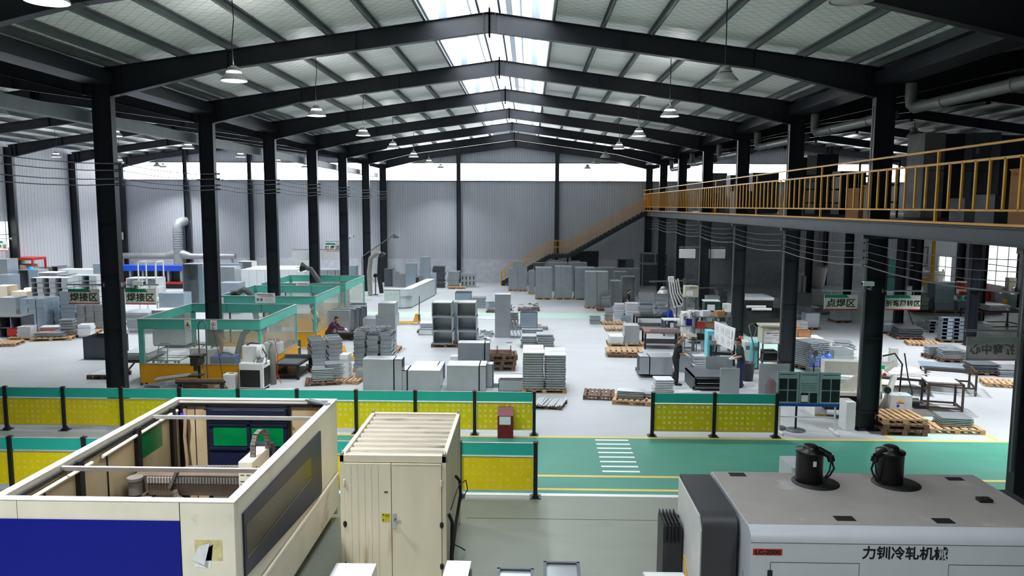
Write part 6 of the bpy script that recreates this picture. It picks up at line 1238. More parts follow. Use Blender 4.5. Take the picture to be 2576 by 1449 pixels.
part('arm', MB().bar((-.45, -.1, .1), (-.1, -.05, 1.35), .1, .14), WHITE, t); part('tilt_panel', MB().bar((-.35, .0, 1.5), (-.05, .0, 1.75), .25, .1), FM, t); part('green_display', MB().box(-.55, -.12, 1.55, -.4, -.1, 1.66), mat('green_display', (30, 190, 130), .3), t); part('chimney', MB().box(-.12, .3, 1.7, .1, .45, 2.1), WHITE, t); part('black_hose', MB().tube([(-.4, .1, 1.9), (-.1, .0, 2.0), (.1, -.05, 1.7), (.05, -.1, .9)], .025).tube([(.2, .1, 2.0), (.3, 0, 1.3), (.4, -.1, .9), (.35, -.2, .7)], .02), RUBBER, t); part('motor', MB().cyl((.4, .1, .55), (.65, .1, .55), .14).box(.5, -.05, .4, .85, .2, .5), DARK, t); part('red_stop', MB().cyl((-.4, -.12, 1.4), (-.4, -.16, 1.4), .05), REDM, t); part('handwheel', MB().cyl((-.3, -.12, .95), (-.3, -.18, .95), .1), DARK, t)
g = G(2336, 1028); struct('floor_mat', MB().prism([(g[0]-.9, g[1]-.9), (g[0]+.75, g[1]-1.0), (g[0]+.3, g[1]+1.0), (g[0]-.55, g[1]+1.0)], 'z', 0, .012), mat('dark_rubber_mat', (86, 84, 80), .8, 0, .15, 4))
g = G(2268, 1097)
for k in range(3): pallet(['lowest', 'middle', 'topmost'][k]+' pallet of the three piled beside the near right column', g[0]+.12+.04*(k % 2), g[1]+.55+.03*k, -.06+.03*k, 1.2, 1.1, .15, WOODD if k < 2 else WOOD, .151*k)
g = G(2412, 1094); pallet('pallet carrying a square sheet stack at the right edge of walkway', g[0]+.02, g[1]+.5, -.08, 1.45, .95, .14, WOOD); stack('square grey sheet', 'pallet by the walkway edge', g[0]+.15, g[1]+.6, .14, .8, .7, .05, 5, 'panel', STEEL, -.12, jit=.012)
# tables and trolleys with sheets
RUST = mat('rusty_angle_iron', (72, 58, 52), .6, .2, .2, 6)
def trolley(label, px, py, w, d, h, rz, wheels=True, slats=4, dyf=.5):
    g = G(px, py); t = thing('steel_trolley', label, 'trolley', (g[0], g[1]+d*dyf, 0), rz); b = MB(); x, y = w/2, d/2; z0 = .16 if wheels else 0
    for i in (-1, 1):
        for j in (-1, 1): part('leg', MB().box(i*x-.03, j*y-.03, z0, i*x+.03, j*y+.03, h), RUST, t)
    for z in (h-.05, z0+.06):
        for s in (-1, 1): b.box(-x, s*y-.03, z, x, s*y+.03, z+.05); b.box(s*x-.03, -y, z, s*x+.03, y, z+.05)
    part('frame', b, RUST, t); s_ = MB()
    for k in range(slats): yy = -y+d*(k+1)/(slats+1); s_.box(-x, yy-.03, h-.04, x, yy+.03, h)
    part('slat', s_, RUST, t)
    if wheels:
        for i in (-1, 1):
            for j in (-1, 1): part('caster', MB().cyl((i*x-.03, j*y, .09), (i*x+.03, j*y, .09), .09).box(i*x-.02, j*y-.02, .09, i*x+.02, j*y+.02, z0+.02), GREYM, t)
    return g, t
g, t = trolley('rusty wheeled trolley with a big pale sheet, right side', 2405, 992, 1.5, 1.15, .8, -.35); solid('metal_sheet', MB().box(-.7, -.45, 0, .6, .45, .05), STEEL3, 'thick bluish sheet lying on the rusty wheeled trolley', 'sheet', (g[0]-.1, g[1]+.75, .801), -.35)
g, t = trolley('long low trolley heaped with white sheets behind the folding machine', 2288, 992, 1.5, 1.2, .55, -.3)
for k in range(4): solid('metal_sheet', MB().box(-.75+.1*k, -.45, 0, .7, .45, .025), WHITESTEEL if k != 1 else mat('brownish_sheet', (170, 160, 160), .4, .2), ['lowest', 'second', 'third', 'topmost'][k]+' skewed sheet on the long low trolley', 'sheet', (g[0]-.15+.1*k, g[1]+.5+.1*k, .551+.026*k), -.5+.25*k)
g, t = trolley('thin-legged small table with a white sheet, right foreground of aisle', 2385, 1034, .95, .8, .85, -.25, False, 2); solid('metal_sheet', MB().box(-.45, -.35, 0, .45, .4, .02), WHITESTEEL, 'white sheet on the thin-legged small table', 'sheet', (g[0]-.05, g[1]+.45, .851), -.25)
g, t = trolley('dark sheet trolley on casters near the far right columns', 2540, 838, 2.6, 1.6, 1.0, .1, True, 5, .8); stack('white blank', 'dark trolley at far right', g[0]-.1, g[1]+1.3, 1.0, 1.1, .8, .07, 4, 'panel', WHITESTEEL, .1, jit=.1)
stk('bluish sheet', 'low stack behind the transfer area sign', 2238, 840, .85, .7, 6, .05, 'panel', STEEL3, -.1, 'brown pallet behind the transfer area sign')
stk('dark slanted sheet', 'front stack under the transfer area sign', 2295, 855, 1.1, 1.1, 7, .06, 'panel', DKSTEEL, -.15, 'dark pallet of slanted sheets under the transfer sign', jit=.06)
stk('grey flange box', 'low group right of slanted sheets', 2335, 830, .6, .6, 3, .15, 'box', STEEL, 0, None, jit=.04)
stk('cut-out grey box', 'pile left of the block wall', 2352, 838, .55, .5, 4, .15, 'hollow', STEEL2, 0)
stk('two-tone block', 'chequered block wall, right aisle', 2398, 862, .48, .5, 6, .17, 'hollow', STEEL3, -.12, 'brown pallet under the chequered block wall', cols=2, rows=1, jit=.012)
stk('long grey carton-like box', 'stack behind translucent sign', 2462, 862, 1.2, .9, 6, .15, 'box', STEEL2, -.1, None, jit=.05)
g = G(2332, 872); pallet('bare pale pallet in the right aisle', g[0], g[1]+.45, -.25, 1.3, .95)
stk('thin black-edged sheet', 'left striped pile, right aisle', 2362, 903, .72, .6, 6, .06, 'panel', STEEL, -.1, 'dark pallet under the left striped pile'); stk('thin black-edged sheet', 'middle striped pile, right aisle', 2396, 912, .72, .6, 6, .06, 'panel', STEEL, -.1, 'brown pallet under the middle striped pile'); stk('long black-edged sheet', 'long pile left of translucent sign', 2428, 912, .5, 1.8, 7, .06, 'panel', STEEL2, -.12, None)
stk('dark plate', 'pallet under the translucent sign', 2484, 945, 1.0, .8, 4, .07, 'panel', DKSTEEL, -.1, 'brown pallet under the dark plates'); stk('grey plate', 'right edge behind near column', 2550, 950, .9, .9, 4, .08, 'panel', STEEL2, -.1)
g = G(2535, 975); pallet('bare pallet at the right edge by the near column', g[0], g[1]+.35, -.3, 1.2, .9)
stk('white-topped carton', 'behind column, right aisle', 2222, 925, .7, .6, 4, .12, 'box', WHITESTEEL, 0); stk('pale block', 'beside folding machine chimney', 2236, 950, .6, .6, 5, .09, 'box', STEEL, 0)
stk('grey slab', 'stack behind spot welding sign', 2120, 812, .8, .8, 3, .22, 'box', STEEL, 0, 'dark pallet below the spot welding sign'); stk('tall thin slab', 'stack near spot weld sign', 1995, 805, .5, .8, 5, .1, 'panel', WHITESTEEL)
stk('shaded crate', 'under the gallery, third bay', 2026, 772, .7, .7, 4, .16, 'box', STEEL2); stk('folded pale case', 'under the gallery, second bay', 2015, 790, .5, .6, 4, .12, 'box', STEEL); stk('loose sheet', 'heap below spot welding sign', 2070, 790, .9, .8, 5, .08, 'panel', STEEL, .3, None, jit=.2)
cabinet('pale cabinet row behind the second right column', (1998, 738, 2042, 775), 1.0, 'closed', m=STEEL); pile('pale can', 'pyramid of cans under the gallery', (2001, 694, 2024, 722), 50, .5, 3, kind='box', m=WHITE, cols=3, gx=.1)
SACK = mat('white_bulk_bag', (214, 208, 202), .9, 0, .06, 6, .3)
for k, (px, py, s, nm) in enumerate(((2357, 750, 1.15, 'large white bulk bag with lifting loops, far right'), (2066, 726, 1.0, 'dim bulk bag in the shadow under the gallery'), (2012, 726, .8, 'dim bulk bag beside the pyramid of cans'))):
    g = G(px, py); t = thing('bulk_bag', nm, 'bag', (g[0], g[1]+.7, 0)); h = 1.55*s
    part('bag', MB().lathe([(0, 0), (.35*s, 0), (.48*s, .3), (.62*s, .9*h), (.6*s, h), (.5*s, h*.98), (.2*s, h*.93), (0, h*.92)], n=20), SACK, t); lp = MB()
    for a in (.6, 2.1, 3.8, 5.2): lp.tube([(.58*s*math.cos(a), .58*s*math.sin(a), h*.95), (.56*s*math.cos(a+.1), .56*s*math.sin(a+.1), h+.2), (.55*s*math.cos(a+.35), .55*s*math.sin(a+.35), h+.18), (.58*s*math.cos(a+.45), .58*s*math.sin(a+.45), h*.95)], .035)
    part('lifting_loop', lp, SACK, t)
for k, px in enumerate((2390, 2430)):
    g = G(px, 748); t = thing('paint_drum', ['left', 'right'][k]+' red and white paint drum behind the pale boxes', 'drum', (g[0], g[1]+.4, 0)); part('drum_body', MB().lathe([(0, 0), (.42, 0), (.42, .55), (0, .55)], n=20), WHITE, t); part('red_band', MB().lathe([(.425, .55), (.425, .95), (.4, 1.0), (0, 1.0)], n=20), REDM, t); part('drum_lid', MB().lathe([(0, 1.0), (.46, 1.0), (.46, 1.06), (0, 1.06)], n=20), WHITE, t); part('lower_band', MB().lathe([(.425, 0), (.425, .2)], n=20), REDM, t)
g = G(2378, 790); stack('pale carton block', 'tall block before bulk bag', g[0]+.2, g[1]+1.0, .13, 1.1, .9, .42, 4, 'box', STEEL3, 0, jit=.03); pallet('pale pallet of cartons before the drums', g[0]+.8, g[1]+1.0, 0, 2.6, 1.3, .13); stack('low carton block', 'beside the tall carton block', g[0]+1.5, g[1]+.9, .13, 1.1, .8, .3, 2, 'box', STEEL, 0)
stk('pale flat carton', 'left of bulk bag', 2335, 772, .9, .8, 3, .3, 'box', STEEL2); stk('slatted grille', 'row before the bulk bag', 2316, 785, .9, .5, 3, .25, 'hollow', STEEL, 0, 'brown pallet of slatted grilles')
for k, (px, m_, nm) in enumerate(((2420, mat('teal_bucket', (60, 150, 140), .5), 'teal bucket before the red drums'), (2438, mat('green_bucket', (20, 150, 80), .5), 'green bucket before the red drums'))): g = G(px, 760); solid('bucket', MB().lathe([(0, 0), (.18, 0), (.22, .42), (.2, .42), (.16, .03), (0, .03)], n=16), m_, nm, 'bucket', (g[0], g[1]+.2, .0))
for k, px in enumerate((2446, 2478)): g = G(px, 758); solid('carton', MB().box(-.42, -.35, 0, .42, .35, .6).add([(-.42, -.35, .6), (.42, -.35, .6), (.7, -.7, .75), (-.3, -.7, .75)], [(0, 1, 2, 3)]), mat('red_printed_carton', (200, 70, 56), .8, 0, .3, 3), ['left', 'right'][k]+' red printed carton below the big right window', 'carton', (g[0], g[1]+.5, 0), .3)
stk('white panel blank', 'cluster below red printed cartons', 2500, 790, 1.3, 1.0, 5, .09, 'panel', WHITESTEEL, .2, None, jit=.15)
g = G(2540, 776); t = thing('compact_machine', 'small grey motor unit at the far right edge below the window', 'machine', (g[0], g[1]+.3, 0)); part('body', MB().box(-.4, -.3, 0, .4, .3, .9), STEEL2, t); part('motor', MB().cyl((-.1, 0, .9), (-.1, 0, 1.3), .25), mat('pinkish_casting', (196, 160, 150), .6), t); part('top_box', MB().box(-.1, -.2, 1.3, .35, .2, 1.9), BEI, t); part('yellow_tag', MB().box(-.45, -.32, .3, -.2, -.3, .6), YELM, t)
g = G(2278, 815); solid('wood_plank', MB().bar((0, -.25, 0), (-.55, 0, 1.6), .12, .05), WOODD, 'brown plank leaning on the gallery column', 'plank', (g[0]+.25, g[1]-.05, .02))
t = thing('pipe_frame', 'white pipe frame with hooks in the shadow behind the transfer sign', 'frame', (*D(2312, 700, 50)[:2], 0)); part('frame', MB().box(-.8, 0, 0, -.74, .06, 5.2).box(-.8, 0, 2.4, .5, .06, 2.48).box(-.8, 0, 3.6, .5, .06, 3.68).box(.44, 0, 2.4, .5, .06, 3.6), STEEL, t); part('orange_upright', MB().box(.75, 0, 0, .95, .1, 4.6), YELM, t); part('yellow_motor', MB().box(.1, -.2, 1.2, .5, .1, 1.7), YELM, t)
t = thing('folding_screen', 'turquoise hinged panel by the bright side doorway', 'panel screen', (*D(2242, 690, 54)[:2], 0)); part('frame', MB().box(-.3, 0, 0, -.24, .06, 2.7).box(.3, 0, 0, .36, .06, 2.7).box(-.3, 0, 1.3, .36, .06, 1.36), DARK, t); part('infill', MB().box(-.24, .02, .3, .3, .04, 2.65), mat('turquoise_glass', (90, 160, 160), .3), t)
# ================================================================= gallery (mezzanine) along the right side
MZ = 5.85; MX = 9.1; MX1 = 24.6
struct('gallery_floor', MB().box(MX+.02, 8, MZ-.12, MX1, YE-.35, MZ), mat('dark_gallery_deck', (60, 60, 60), .6, .2, .1, 1))
b = MB().box(MX-.02, 8, MZ-.36, MX+.0, YE-.35, MZ-.02).box(MX-.1, 8, MZ-.38, MX+.12, YE-.35, MZ-.36).box(MX-.1, 8, MZ-.04, MX+.12, YE-.35, MZ-.02)
for x in (14.2, 19.4, 24.4): b.box(x-.1, 8, MZ-.45, x+.1, YE-.35, MZ-.12)
for y in YS:
    if y > 8: b.box(MX, y-.1, MZ-.5, MX1, y+.1, MZ-.12)
struct('gallery_beam', b, mat('grey_gallery_beam', (58, 62, 68), .5, 0, .1, 1))
for x in (20.0, 24.3):
    for y in YS:
        if 13 < y < 61: struct('steel_column', H_column(x, y, MZ-.12, .42, .26, (.4, 2.5)), FRAME)
RAILY = mat('yellow_railing_paint', (214, 152, 30), .45, 0, .08, 2)
ra = thing('gallery_railing', 'long yellow railing along the gallery edge', 'railing', (MX-.06, 0, 0))
for z, h in ((MZ+.02, .05), (MZ+.3, .04), (MZ+1.3, .05), (MZ+1.6, .045)):
    part('rail', MB().box(-.02, 8, z-h/2, .02, YE-.5, z+h/2), RAILY, ra)
n = 0; y = 8.6; bl = MB()
while y < YE-.6:
    post = abs((y-17.1+.01) % BAY) < .3 or abs((y-17.1) % BAY-BAY) < .2
    if post: part('post', MB().box(-.025, -.025, MZ, .025, .025, MZ+1.62), RAILY, ra, loc=(0, y, 0))
    elif y < 54: part('baluster', MB().box(-.02, -.025, MZ+.3, .02, .025, MZ+1.3), RAILY, ra, loc=(0, y, 0))
    else: bl.box(-.02, y-.025, MZ+.3, .02, y+.025, MZ+1.3)
    y += .482; n += 1
part('baluster', bl, RAILY, ra, kind='stuff')
# stairs on the end wall down to the left, with a landing
sx = [(9.1, MZ), (3.15, 2.45), (1.75, 2.45), (-2.15, .0)]
st = thing('steel_stairs', 'yellow-railed steel staircase along the end wall with a mid landing', 'stairs', (0, 59.9, 0)); b = MB(); tr = MB()
DKB = mat('dark_stair_steel', (30, 32, 38), .5, 0, .1, 2)
for (xa, za), (xb, zb_) in zip(sx, sx[1:]):
    for yy in (-.65, .65): b.bar((xa, yy, za-.12), (xb, yy, zb_-.12 if zb_ else .06), .06, .28)
    n = max(1, int(round((za-zb_)/.18)))
    if za != zb_:
        for k in range(n): u = (k+.5)/n; tr.box(xa+(xb-xa)*u-.14, -.62, za+(zb_-za)*u-.02, xa+(xb-xa)*u+.14, .62, za+(zb_-za)*u+.02)
    else: tr.box(xb, -.65, za-.05, xa, .65, za)
part('stringer', b, DKB, st); part('tread', tr, DKB, st)
for yy in (-.66, .66):
    b = MB(); v = MB()
    for (xa, za), (xb, zb_) in zip(sx, sx[1:]):
        for dz in (.55, 1.05): b.bar((xa, yy, za+dz), (xb, yy, zb_+dz), .035, .035)
        n = max(2, int(abs(xa-xb)/.3))
        for k in range(n): u = k/n; x = xa+(xb-xa)*u; z = za+(zb_-za)*u; v.box(x-.015, yy-.015, z, x+.015, yy+.015, z+1.05)
    v.box(sx[-1][0]-.03, yy-.03, 0, sx[-1][0]+.03, yy+.03, 1.08); part('handrail', b, RAILY, st); part('balusters', v, RAILY, st)
part('landing_leg', MB().box(1.8, -.6, 0, 1.9, -.5, 2.4).box(3.0, -.6, 0, 3.1, -.5, 2.4).box(1.8, .5, 0, 1.9, .6, 2.4).box(3., .5, 0, 3.1, .6, 2.4), DKB, st)
struct('door_1', MB().box(3.4, YE-.06, 0, 5.6, YE-.01, 2.6), DKB)
# goods stored on the gallery
for k, (px0, yt, px1, Y, x_, dep, m_, nm) in enumerate((
    (2328, 333, 2381, 27.0, 0, 1.2, mat('pale_carton', (170, 168, 166), .8), 'tall pale carton stack side on the gallery, nearest the railing corner'), (2381, 336, 2450, 27.2, 0, 1.6, DKSTEEL, 'wide dark cabinet on the gallery right of the pale carton'), (2450, 333, 2520, 26.6, 0, .5, STEEL2, 'grey cabinet on the gallery with a small white tag'), (2520, 340, 2600, 25.5, 0, .5, DKSTEEL, 'dark cabinet at the right end of the gallery row'), (2021, 396, 2031, 40, 0, 1.0, DKSTEEL, 'dark strip beside the white gallery carton'), (2031, 390, 2056, 40, 0, 1.0, WHITE, 'white carton standing on the gallery, mid distance'), (2056, 388, 2110, 40.5, 0, 1.0, DKSTEEL, 'dark box right of the white gallery carton'), (1786, 435, 1830, 50, 0, 1.0, STEEL2, 'grey cabinet on the far end of the gallery'), (1838, 440, 1885, 47, 0, 1.0, DKSTEEL, 'dark crate on the gallery before the window band'), (1894, 434, 1960, 44.5, 0, 1.0, DKSTEEL, 'long dark crate between third and second gallery columns'), (1722, 458, 1745, 54, 0, .8, WHITE, 'small white box at the far end of the gallery'), (2115, 430, 2180, 37, 0, 1.0, DARK, 'black machine housing on the gallery behind balusters'))):
    a, c = D(px0, yt, Y), D(px1, yt, Y); zt = a[2]; w = c[0]-a[0]
    t = thing('stored_cabinet', nm, 'cabinet', ((a[0]+c[0])/2, Y+dep/2, MZ)); part('carcass', MB().box(-w/2, -dep/2, 0, w/2, dep/2, zt-MZ), m_, t); part('joint', MB().box(-w/2-.004, -dep/2-.004, (zt-MZ)*.55, w/2+.004, dep/2, (zt-MZ)*.56), GREYM, t)
    if 'tag' in nm: part('tag', MB().box(-.35, -dep/2-.01, (zt-MZ)*.75, -.25, -dep/2, (zt-MZ)*.82), WHITE, t)
r = random.Random(11)
BOXN = ['brown carton', 'grey crate', 'tan parts box', 'dark tool case', 'dusty carton', 'pale bin', 'rusty drum crate', 'small grey carton', 'low wooden box', 'black case', 'open tan carton', 'narrow grey box', 'worn brown box', 'flat grey case', 'square tan crate', 'dim steel bin']
for k in range(16):
    Y = 15.5+2.35*k; x = MX+1.0+(k % 3)*.7; w, d, h = r.uniform(.5, .9), r.uniform(.5, .9), r.uniform(.5, 1.15)
    m_ = (CARD, DKSTEEL, STEEL2, mat('tan_box', (150, 122, 86), .8))[k % 4]
    solid('stored_box', MB().box(-w/2, -d/2, 0, w/2, d/2, h).box(-w/2-.02, -d/2-.02, h, w/2+.02, d/2+.02, h+.03), m_, BOXN[k]+' behind the gallery balusters, '+('near the right end' if k < 5 else 'midway along' if k < 11 else 'toward the far end'), 'box', (x, Y, MZ), r.uniform(-.2, .2))
for Y, x, nm in ((34.5, 13.6, 'open green-posted storage rack on the gallery'), (27.2, 12.2, 'dark lattice trolley on the gallery beside the pale carton')):
    t = thing('storage_rack', nm, 'rack', (x, Y, MZ)); b = MB(); W2 = 1.6 if Y > 30 else .5; Hh = 1.75 if Y > 30 else 1.95
    for xx in (-W2, W2):
        for yy in (-.4, .4): b.box(xx-.03, yy-.03, 0, xx+.03, yy+.03, Hh)
    for z in (.5, 1.1, Hh-.05):
        for yy in (-.4, .4): b.box(-W2, yy-.03, z, W2, yy+.03, z+.06)
        b.box(-W2, -.4, z, W2, .4, z+.02)
    part('frame', b, mat('dark_green_rack', (30, 52, 46), .5), t)
for k in range(6):  # unseen fixtures, added to brighten the floor beneath the deck
    x, y = (12.6, 18.2)[k % 2], 19.5+6.75*(k//2)
    t = thing('added_tube_light', 'added tube light under the gallery deck, %s line, %s bay' % (['inner', 'outer'][k % 2], ['first', 'second', 'third', 'fourth'][k//2]), 'light', (x, y, MZ-.62), 0, 'added tube lights under the gallery')
    part('housing', MB().box(-.08, -.7, .05, .08, .7, .5), WHITE, t); part('tube', MB().cyl((0, -.65, .03), (0, .65, .03), .02), GLOW, t)
    l = bpy.data.lights.new('added_tube_glow', 'AREA'); l.shape = 'RECTANGLE'; l.size = .12; l.size_y = 1.3; l.spread = math.radians(125); l.energy = ADDED_TUBE_W; l.color = (.95, .98, 1); o = bpy.data.objects.new('added_tube_glow', l); COL.objects.link(o); o.parent = t; o.location = (0, 0, -.01)
# ================================================================= hanging area signs, white boards, wires, pipes
SIGNB = mat('sign_face', (214, 212, 204), .45)
def sign(label, body, x0, x1, zb, zt, y, rodx, size=.25, n=3, back=False, m=None):
    w, h = x1-x0, zt-zb; t = thing('hanging_sign', label, 'sign', (x0, y, zb))
    part('board', MB().box(0, -.008, 0, w, .008, h), m or SIGNB, t)
    part('rod', MB().cyl((rodx[0]-x0, .0, h+.12), (rodx[1]-x0, 0, h+.12), .022).cyl((rodx[1]-x0-.02, 0, h+.12), (rodx[1]-x0+.02, 0, h+.12), .07), STEEL, t)
    part('hook', MB().cyl((w*.2, 0, h), (w*.2, 0, h+.12), .008).cyl((w*.8, 0, h), (w*.8, 0, h+.12), .008), STEEL, t)
    if not back:
        part('green_print', MB().prism([(0, h), (0, h*.8), (w*.74, h*.8), (w*.66, h)], 'y', -.0115, -.008), GREENTX, t); part('red_strip', MB().box(0, -.0115, 0, w, -.008, h*.07), REDTX, t)
        text('sign_lettering', body, size, BLACKTX, t, (w/2, -.01, h*.42), bold=.004, sx=1.06)
    else:
        g_ = mat('show_through_print', (112, 114, 112), .5); text('sign_lettering', body, size, g_, t, (w/2, -.01, h*.45), bold=.006, mirror=True); part('faint_green', MB().box(.15, -.0095, h*.82, w, -.008, h), mat('faint_green_print', (160, 176, 168), .5), t); part('faint_red', MB().box(0, -.0095, 0, w, -.008, h*.08), mat('faint_red_print', (182, 160, 156), .5), t)
sign('white welding area sign left of the front left column', '焊接区', -12.98, -12.1, 3.39, 3.82, 21.1, (-13.0, -11.95))
sign('white welding area sign right of the front left column', '焊接区', -11.36, -10.48, 3.39, 3.83, 21.1, (-10.4, -11.45))
sign('white spot welding area sign left of the near right column', '点焊区', 8.16, 9.07, 3.38, 3.8, 21.1, (8.1, 9.25))
sign('white bending transfer area sign right of the near right column', '折弯周转区', 9.84, 10.78, 3.39, 3.8, 21.1, (10.8, 9.74), .18)
sign('small white grinding area sign by the fifth left column', '打 磨 区', -12.88, -12.03, 3.28, 3.8, 48.1, (-12.9, -11.95))
sign('spray area sign cut off by the left picture edge', '喷 涂 区', -33.9, -32.95, 3.2, 3.85, 47.5, (-33.95, -32.85), .22) if False else sign('spray area sign cut off by the left picture edge', '喷 涂 区', -29.35, -28.4, 3.63, 4.18, 41.0, (-29.4, -28.2), .22)
sign('translucent sign seen from behind by the rightmost column', '折弯中心', 8.24, 9.2, 3.34, 3.79, 14.35, (8.2, 9.27), .21, back=True, m=mat('translucent_sign', (176, 178, 172), .5, alpha=.78))
for x0, x1, y, z0, z1, nm in ((-12.92, -12.02, 41.35, 3.2, 3.68, 'left board by the fourth left column'), (-11.3, -10.42, 41.35, 3.2, 3.68, 'right board by the fourth left column'), (8.1, 8.98, 41.35, 3.43, 3.93, 'left board by the fourth right column'), (9.7, 10.58, 41.35, 3.43, 3.93, 'right board by the fourth right column')):
    t = thing('hanging_board', 'blank white '+nm, 'sign board', (x0, y, z0)); w = x1-x0; part('board', MB().box(0, -.01, 0, w, .01, z1-z0), PAPER, t); cx = XL if x0 < 0 else XR; e = x1 if x0 < cx-.3 else x0; part('rod', MB().cyl((0 if e == x1 else w, 0, z1-z0+.1), (cx-x0+(-.26 if e == x1 else .26), 0, z1-z0+.1), .022), STEEL, t); part('hook', MB().cyl((w*.15, 0, z1-z0), (w*.15, 0, z1-z0+.1), .01).cyl((w*.85, 0, z1-z0), (w*.85, 0, z1-z0+.1), .01), STEEL, t)
WIRE = mat('bare_grey_wire', (88, 88, 90), .5)
zs = (7.31, 7.13, 6.9, 6.75)
for k, z in enumerate(zs):
    b = MB(); p = []
    for j in range(-1, 6):
        ya = Y0+BAY*j
        for u in (0, .25, .5, .75): p.append((XL+.38, ya+BAY*u, z-.1*4*u*(1-u)))
    p.append((XL+.38, Y0+BAY*6-.4, z)); b.tube(p, .012, 6)
    t = thing('power_wire', '%s of four power wires strung along the left column row' % ['topmost', 'second', 'third', 'lowest'][k], 'wire'); part('wire', b, WIRE, t)
    for j in range(0, 6): part('insulator', MB().box(XL+.25, Y0+BAY*j-.03, z-.03, XL+.42, Y0+BAY*j+.03, z+.03), DARK, t)
for k, z in enumerate((5.24, 5.01, 4.82, 4.62)):
    b = MB(); p = []
    for j in range(-1, 6):
        ya = Y0+BAY*j
        for u in (0, .25, .5, .75): p.append((XR-.34, ya+BAY*u, z-.12*4*u*(1-u)))
    b.tube(p, .02 if k == 3 else .009, 6); t = thing('power_wire', '%s of four cables strung under the gallery edge' % ['topmost', 'second', 'third', 'lowest and thickest'][k], 'wire'); part('wire', b, WIRE, t)
    for j in range(0, 5): part('insulator', MB().box(XR-.36, Y0+BAY*j-.03, z-.03, XR-.23, Y0+BAY*j+.03, z+.03), DARK, t)
PVC = mat('grey_pvc_pipe', (118, 120, 116), .4, 0, .08, 2)
for k in range(-1, 5):
    y = Y0+BAY*k+.35; nm = ['above the rightmost column', 'in the bay past near right column', 'in the second bay', 'in the third bay', 'in the fourth bay', 'in the fifth bay'][k+1]
    t = thing('drain_pipe', 'grey roof drain pipe %s, right column row' % nm, 'pipe', (9.95, y, 0))
    part('pipe', MB().tube([(0, BAY-.85, 9.42), (0, BAY-.85, 9.1), (0, BAY-.9, 8.87), (0, BAY-1.1, 8.76), (0, BAY-1.6, 8.76), (0, 0, 8.7)], .14, 14), PVC, t); part('coupling', MB().cyl((0, 1.5, 8.72), (0, 1.62, 8.72), .155).cyl((0, 4.2, 8.74), (0, 4.32, 8.74), .155), PVC, t)
    t = thing('column_conduit', 'thin grey conduit running down the right column '+nm, 'conduit', (XR-.3, Y0+BAY*k, 0)); part('conduit', MB().tube([(0, -.05, 8.9), (0, -.05, 1.2)], .02), PVC, t)
for x, y, z, nm, s in ((9.2, 20.6, 4.1, 'white camera on the near right column above the sign rod', -1), (-11.0, 21., 3.95, 'white camera on the sign rod of the front left column', 1), (-11.3, 47.9, 4.2, 'small camera on the fifth left column', 1)):
    t = thing('security_camera', nm, 'camera', (x, y, z)); part('housing', MB().box(-.06-.18*max(0, -s), -.07, 0, .06+.18*max(0, s), .07, .12), WHITE, t, bev=.02); part('bracket', MB().box(-.02, -.02, -.12, .02, .02, 0).bar((0, 0, -.1), ((9.27 if s < 0 else -11.46)-x, 0.45*(1 if s < 0 else .3), -.1), .03, .03), GREYM, t); part('lens', MB().cyl((s*.24, 0, .06), (s*.27, 0, .06), .045), DARK, t)
for k, (x, y0, y1) in enumerate(((-12.6, 12, 20.6),)):
    pass
t = thing('extraction_arm', 'bent dark extraction arm with white elbow standing by the sixth left column', 'extraction arm', (*G(930, 745)[:2], 0)); part('arm', MB().tube([(0, .2, 0), (-.05, .2, 1.6), (.1, .1, 2.6), (.5, 0, 2.95), (.8, 0, 2.9)], .16, 14), mat('pale_duct_fabric', (150, 148, 140), .8), t); part('hood', MB().cyl((.8, 0, 2.95), (.95, 0, 2.75), .17, .3, 16).tube([(.75, .05, 2.7), (.65, .1, 1.4), (.8, .15, .2)], .15), DARK, t)
t = thing('long_arm_lamp', 'thin slanted boom with a small lamp beside the sixth left column', 'lamp', (*G(912, 735)[:2], 0)); part('boom', MB().tube([(0, 0, 0), (0, 0, 2.4), (.1, 0, 2.6), (2.35, 0, 4.15)], .035), GREYM, t); part('lamp_head', MB().lathe([(0, .25), (.1, .22), (.25, 0), (0, 0)], (2.45, 0, 3.9), 16), GREYM, t)
# ================================================================= pallet jacks
def pallet_jack(label, px, py, rz, tilt=0.):
    g = G(px, py); t = thing('pallet_jack', label, 'pallet jack', (g[0], g[1], 0), rz)
    for y in (-.2, .2): f = part('fork', MB().prism([(-1.2, .07), (-1.12, .05), (0, .05), (0, .12), (-1.15, .12)], 'y', y-.07, y+.07), YELM, t); part('fork_roller', MB().cyl((-1.0, y-.04, .04), (-1.0, y+.04, .04), .04), DARK, f)
    part('housing', MB().prism([(0, .1), (0, .2), (.1, .55), (.22, .58), (.26, .3), (.26, .12)], 'y', -.2, .2), YELM, t); part('pump', MB().cyl((.3, 0, .1), (.3, 0, .5), .07), GREYM, t)
    for y in (-.07, .07): part('steer_wheel', MB().cyl((.32, y-.035, .09), (.32, y+.035, .09), .09), mat('pale_roller', (176, 166, 150), .6), t)
    e = Vector((.32+tilt, 0, 1.2)); lp = [e+Vector((0, .11*math.sin(a), .13-.13*math.cos(a))) for a in [2*PI*k/16 for k in range(17)]]
    h = part('handle', MB().tube([(.3, 0, .45), e], .022).tube(lp, .018), DARK, t); part('grip_lever', MB().tube([e, e+Vector((.0, .05, .14))], .012), DARK, h); return t
pallet_jack('idle yellow pallet jack with upright black handle, left of open box towers', 1040, 815, .12)
pallet_jack('yellow pallet jack being pulled by the man in the purple shirt', 868, 903, PI-.15, .0)
